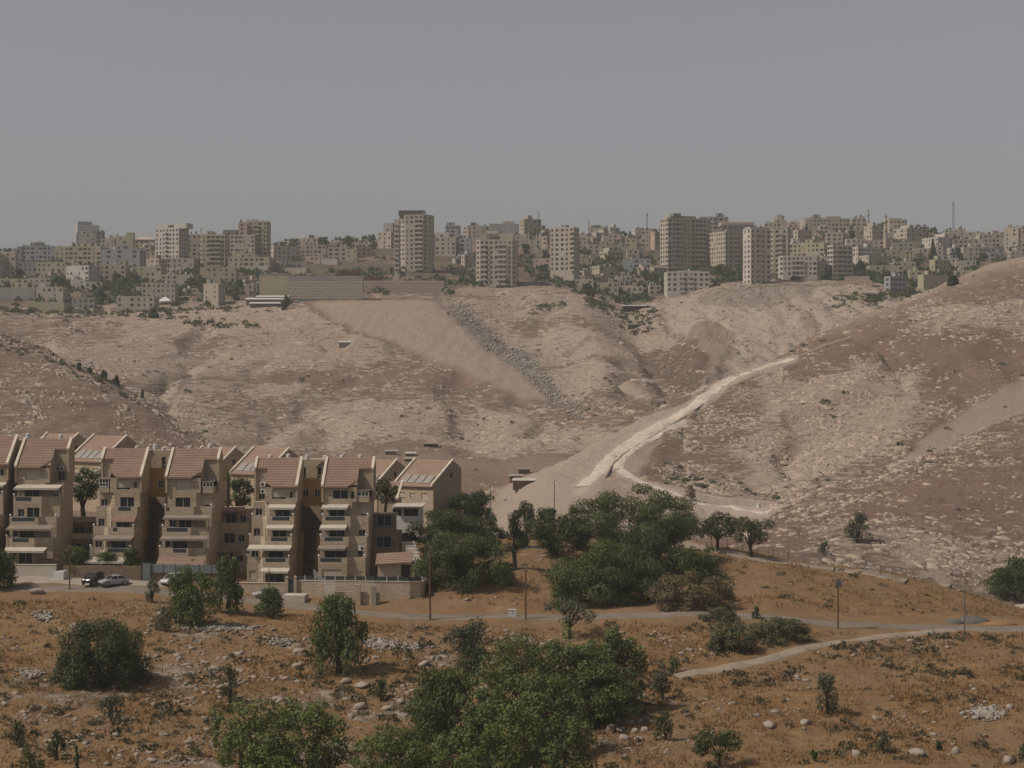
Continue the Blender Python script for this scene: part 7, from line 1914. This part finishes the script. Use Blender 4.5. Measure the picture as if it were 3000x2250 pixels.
ro = thing('terrace_wall', 'plain olive retaining wall left of the big block wall', 'wall', ((760 - 1500) * s, 1160, (1125 - 840) * s))
m = MB(); m.box(0, 87 * s, 0, 2, -6, 35 * s); m.build('wall_face', TM['y'], ro)
m = MB(); m.box(-.2, 87 * s - .1, -.15, 2.1, 35 * s + .003, 35 * s + .5); m.build('capping', TM['g'], ro)
s = 1205 / F
ro = thing('terrace_wall', 'pale boundary wall right of the banded block', 'wall', ((2475 - 1500) * s, 1205, (1125 - 824) * s))
m = MB(); m.box(0, 73 * s, 0, .5, -3, 13 * s); m.build('wall_face', TM['p'], ro)
m = MB(); m.box(-.2, 73 * s + .2, -.1, .6, 13 * s + .003, 13 * s + .4); m.build('capping', TM['w'], ro)
s = 1120 / F
ro = thing('terrace_wall', 'coursed stone terrace wall on the fresh embankment', 'wall', ((2285 - 1500) * s, 1120, (1125 - 912) * s))
m = MB(); m.hexa([(0, 0, -4), (150 * s, 8, -4), (150 * s, 10, -4), (0, 2, -4), (0, 0, 15 * s), (150 * s, 8, 19 * s), (150 * s, 10, 19 * s), (0, 2, 15 * s)]); m.build('wall_face', TM['p'], ro)
m = MB(); m.hexa([(0, -.1, 15 * s + .003), (150 * s, 7.9, 19 * s + .003), (150 * s, 10, 19 * s + .003), (0, 2.1, 15 * s + .003), (0, -.1, 15 * s + .4), (150 * s, 7.9, 19 * s + .4), (150 * s, 10, 19 * s + .4), (0, 2.1, 15 * s + .4)]); m.build('capping', TM['w'], ro)
# containers
for (x0, x1, yt, yb, lab) in ((1065, 1121, 811, 822, 'rusty red shipping container on top of the rougher block wall'), (988, 1053, 791, 803, 'dark red shipping container above the big block wall')):
    d = 1185; s = d / F
    ro = thing('shipping_container', lab, 'container', ((x0 - 1500) * s, d + 3, (1125 - yb) * s)); w = (x1 - x0) * s; h = (yb - yt) * s
    m = MB(); m.box(0, w, 0, 2.5, 0, h); m.build('container_body', plain('rust_red', (0.16, 0.06, 0.04)), ro)
    m = MB()
    for k in range(24): m.box(w * k / 24 + .05, w * k / 24 + .2, -.06, -.003, .1, h - .1)
    m.build('corrugation', plain('rust_red', (0.16, 0.06, 0.04)), ro)['kind'] = 'stuff'
# long pale roofed animal sheds under the olive wall
s = 1140 / F
for k, (x0, x1, yt, yb, lab) in enumerate(((745, 842, 865, 872, 'upper pale roof of the long animal shed'), (716, 842, 873, 882, 'middle and longest pale roof of the long animal shed'), (730, 840, 886, 908, 'lower pale roof of the long animal shed'))):
    ro = thing('animal_shed', lab, 'shed', ((x0 - 1500) * s, 1140 - k * 4 + 8, (1125 - yb) * s)); w = (x1 - x0) * s; h = (yb - yt) * s
    m = MB(); m.box(.3, w - .3, .6, 3.6, -3, h - .5); m.build('wall', TM['d'], ro)
    m = MB(); m.hexa([(0, -.6, h - .8), (w, -.6, h - .8), (w, 4, h), (0, 4, h), (0, -.6, h - .4), (w, -.6, h - .4), (w, 4, h + .4), (0, 4, h + .4)]); m.build('sheet_roof', M_WHITE, ro)
x, y, z = hit(478, 893, 1080)
ro = thing('tent', 'pale tent shaped canopy beside the grey cream house', 'tent', (x - 4.6, y, z))
m = MB(); m.poly([(0, 0, 1.8), (9, 0, 2.4), (6, 3, 4.8), (4.5, 3, 4.8)]); m.poly([(9, 0, 2.4), (9, 6, 2.4), (6, 3, 4.8)]); m.poly([(0, 6, 1.8), (0, 0, 1.8), (4.5, 3, 4.8)]); m.poly([(9, 6, 2.4), (0, 6, 1.8), (4.5, 3, 4.8), (6, 3, 4.8)]); m.build('canopy', M_WHITE, ro)
for a in ((.3, .3), (8.7, .3), (8.7, 5.7), (.3, 5.7)):
    m = MB(); m.box(a[0] - .1, a[0] + .1, a[1] - .1, a[1] + .1, -1, 2.2); m.build('post', M_WOOD, ro)
# minarets
def minaret(label, px, yt, yb, w, d):
    s = d / F; h = (yb - yt) * s; r = w * s / 2
    ro = thing('minaret', label, 'minaret', ((px - 1500) * s, d, (1125 - yb) * s))
    m = MB(); m.tube((0, 0, -6), (0, 0, h * .34), r * .95, r * .85, 8); m.tube((0, 0, h * .34), (0, 0, h * .62), r * .8, r * .72, 12); m.tube((0, 0, h * .66), (0, 0, h * .8), r * .6, r * .55, 12); m.build('shaft', TM['c'], ro)
    m = MB(); m.tube((0, 0, h * .62), (0, 0, h * .66), r * 1.2, r * 1.3, 12); m.tube((0, 0, h * .34 - .6), (0, 0, h * .34 + .5), r * 1.05, r * 1.2, 12); m.build('gallery', TM['w'], ro)
    m = MB(); m.ball((0, 0, h * .82), r * .68, 0, 12, 8, 1.35); m.tube((0, 0, h * .86), (0, 0, h), .16, .05, 6); m.build('dome', TM['g'], ro)
minaret('pale minaret with two galleries rising before the right skyline houses', 2594, 618, 706, 13, 1400)
minaret('slim dark minaret on the skyline left of the pale one', 2543.5, 606, 672, 8, 1560)
minaret('tiny minaret tip behind the yellowish tower at the left', 589, 662, 700, 5, 1640)
# lattice masts
def mast(label, px, yt, yb, d, wb=2.2, wt=1.0):
    s = d / F; h = (yb - yt) * s
    ro = thing('radio_mast', label, 'mast', ((px - 1500) * s, d, (1125 - yb) * s))
    m = MB()
    P_ = lambda k, f: (math.cos(k * 2.094) * (wb + (wt - wb) * f) / 2, math.sin(k * 2.094) * (wb + (wt - wb) * f) / 2, h * f)
    n = max(5, int(h / 2.2))
    for k in range(3):
        m.tube(P_(k, 0), P_(k, 1), .13, .11, 5)
        for j in range(n): m.tube(P_(k, j / n), P_((k + 1) % 3, (j + 1) / n), .05, .05, 4, cap=False)
    tag(m.build('lattice', M_IRON, ro), kind='stuff')
    m = MB()
    for k in range(3): a = k * 2.094 + .5; m.box(math.cos(a) * wt * .8 - .2, math.cos(a) * wt * .8 + .2, math.sin(a) * wt * .8 - .2, math.sin(a) * wt * .8 + .2, h - 3, h - .4)
    tag(m.build('aerials', M_FRAME, ro), kind='stuff')
mast('tall lattice mast standing highest on the right skyline', 2793, 592, 690, 1620)
mast('guyed lattice mast on the dark roof left of the twin balcony tower', 1895, 624, 674, 1480, 1.4, .9)
mast('short lattice aerial right of the tall right mast', 2816, 661, 690, 1620, .9, .8)
mast('small aerial mast on the skyline right of the slim tower', 1724, 646, 676, 1600, 1.2, .7)
ro = thing('chimney_pipes', 'two dark pipes on the yellowish skyline block', 'chimney', ((1576 - 1500) / F * 1540, 1538, (1125 - 650) / F * 1540))
for dx in (0, .9):
    m = MB(); m.tube((dx, 0, -3), (dx, 0, 8.4), .22, .22, 8); m.build('pipe', M_IRON, ro)

# --- town greenery
TT = [(2733, 776, 30, 76, 'conifer', 'tall dark cypress before the big pale house on the right'), (2808, 768, 38, 46, SH, 'round dark tree right of the tall dark cypress'), (2495, 714, 28, 42, SH, 'dark tree below the skyline left of the minaret'), (860, 724, 60, 26, SH, 'long dark tree clump on the skyline left of the dark crowned tower'), (948, 722, 46, 30, SH, 'second dark tree clump left of the dark crowned tower'), (1020, 732, 34, 50, SH, 'upright green tree left of the dark crowned tower'), (1085, 722, 50, 36, SH, 'spreading dark tree nearest the dark crowned tower on its left'),
      (172, 842, 56, 36, SH, 'dark tree clump below the yellowish pillared house'), (838, 906, 32, 44, SH, 'dark tree at the right end of the animal sheds'), (1920, 850, 62, 60, SH, 'big dark tree mass left of the low pale apartment house'), (1720, 872, 64, 44, SH, 'dark trees under the slim tower at its right foot'), (1538, 745, 40, 34, SH, 'dark tree right of the broad tower, upper'), (1598, 760, 30, 28, SH, 'dark tree touching the left side of the slim tower'), (1710, 810, 32, 26, SH, 'dark bush right of the slim tower'), (1812, 806, 26, 24, SH, 'dark bush left of the long blue grey house'), (2120, 812, 90, 40, SH, 'dark thicket in the shadow right of the low pale apartment house'),
      (2425, 820, 34, 50, SH, 'dark tree between the wide block and the banded block'), (2520, 800, 30, 44, SH, 'dark tree at the right side of the banded block'), (2670, 870, 70, 36, SH, 'dark trees at the foot of the unfinished house'), (2630, 802, 34, 30, SH, 'dark tree above the unfinished house'), (2790, 835, 44, 28, SH, 'dark trees behind the windowless wall house'), (2970, 752, 50, 28, SH, 'dark trees on the hill brow at the right edge'), (2680, 790, 44, 36, SH, 'grey green tree left of the cypress foot'), (1340, 740, 22, 22, SH, 'small tree beside the house on stilts'), (590, 800, 36, 30, SH, 'dark tree left of the yellowish base block'), (700, 848, 34, 30, SH, 'dark tree right of the yellowish base block'), (290, 875, 50, 30, SH, 'dark trees above the pale track at the left'), (340, 830, 40, 34, SH, 'dark tree right of the green grey house at the left'), (60, 812, 36, 24, SH, 'dark tree at the far left of the town'), (560, 842, 50, 28, SH, 'dark trees left of the lone cream house'), (690, 880, 26, 40, SH, 'dark upright tree right of the lone cream house'), (448, 930, 40, 34, SH, 'dark bush on the slope under the garage house')]
for i, (a, b, w, h, kd, lab) in enumerate(TT):
    tree('town_tree', lab, a - w / 2, a + w / 2, b - h, b, kd, L_DARK if i % 3 else L_OLIVE, 4000 + i, 1.0, 0.75, None, 0.8, 'trees of the far town')
ex_ = z_town * np.clip(np.exp(-(seg_dist(UU, PY0, [(0, 830), (150, 845), (300, 850), (420, 860), (560, 850), (700, 850)]) / 22.0) ** 2) + np.exp(-(seg_dist(UU, PY0, [(1690, 845), (1760, 870), (1850, 870), (1940, 850)]) / 18.0) ** 2) + np.exp(-(seg_dist(UU, PY0, [(2400, 800), (2540, 815), (2700, 820), (2820, 815)]) / 16.0) ** 2), 0, 1) * 1.6
tm_ = ex_ * inframe + z_town * inframe * (0.15 + sm(0.38, 0.58, fbm(GX / 22, GD / 22, 3, 71))) * (SS < 15.9)
X, Y, Z, px = scatter(tm_, 2700, rng, 14.0, 15.95)
R = rng.gamma(3, 0.95, len(X)).clip(0.8, 5.0)
scrub('town_scrub', X, Y, Z, R, R * 0.9, 18, R * 0.35, L_DARK, rng, 'dark gardens and bushes between the far houses')
# ---------------------------------------------------------------- dusty air
hz = MB(); hz.box(-1900, 1900, -60, 5150, float(GZ.min()) - 1.5, 185)
t = bpy.data.materials.new('dusty_air'); t.use_nodes = True
t.node_tree.nodes.clear()
o_ = t.node_tree.nodes.new('ShaderNodeOutputMaterial'); v_ = t.node_tree.nodes.new('ShaderNodeVolumePrincipled')
v_.inputs['Density'].default_value = HAZE
v_.inputs['Color'].default_value = (1.0, 0.985, 0.96, 1)
v_.inputs['Anisotropy'].default_value = 0.0
t.node_tree.links.new(v_.outputs[0], o_.inputs['Volume'])
hazeo = hz.build('haze', t)
tag(hazeo, 'thin dusty haze hanging over the whole valley', None, None, 'stuff')
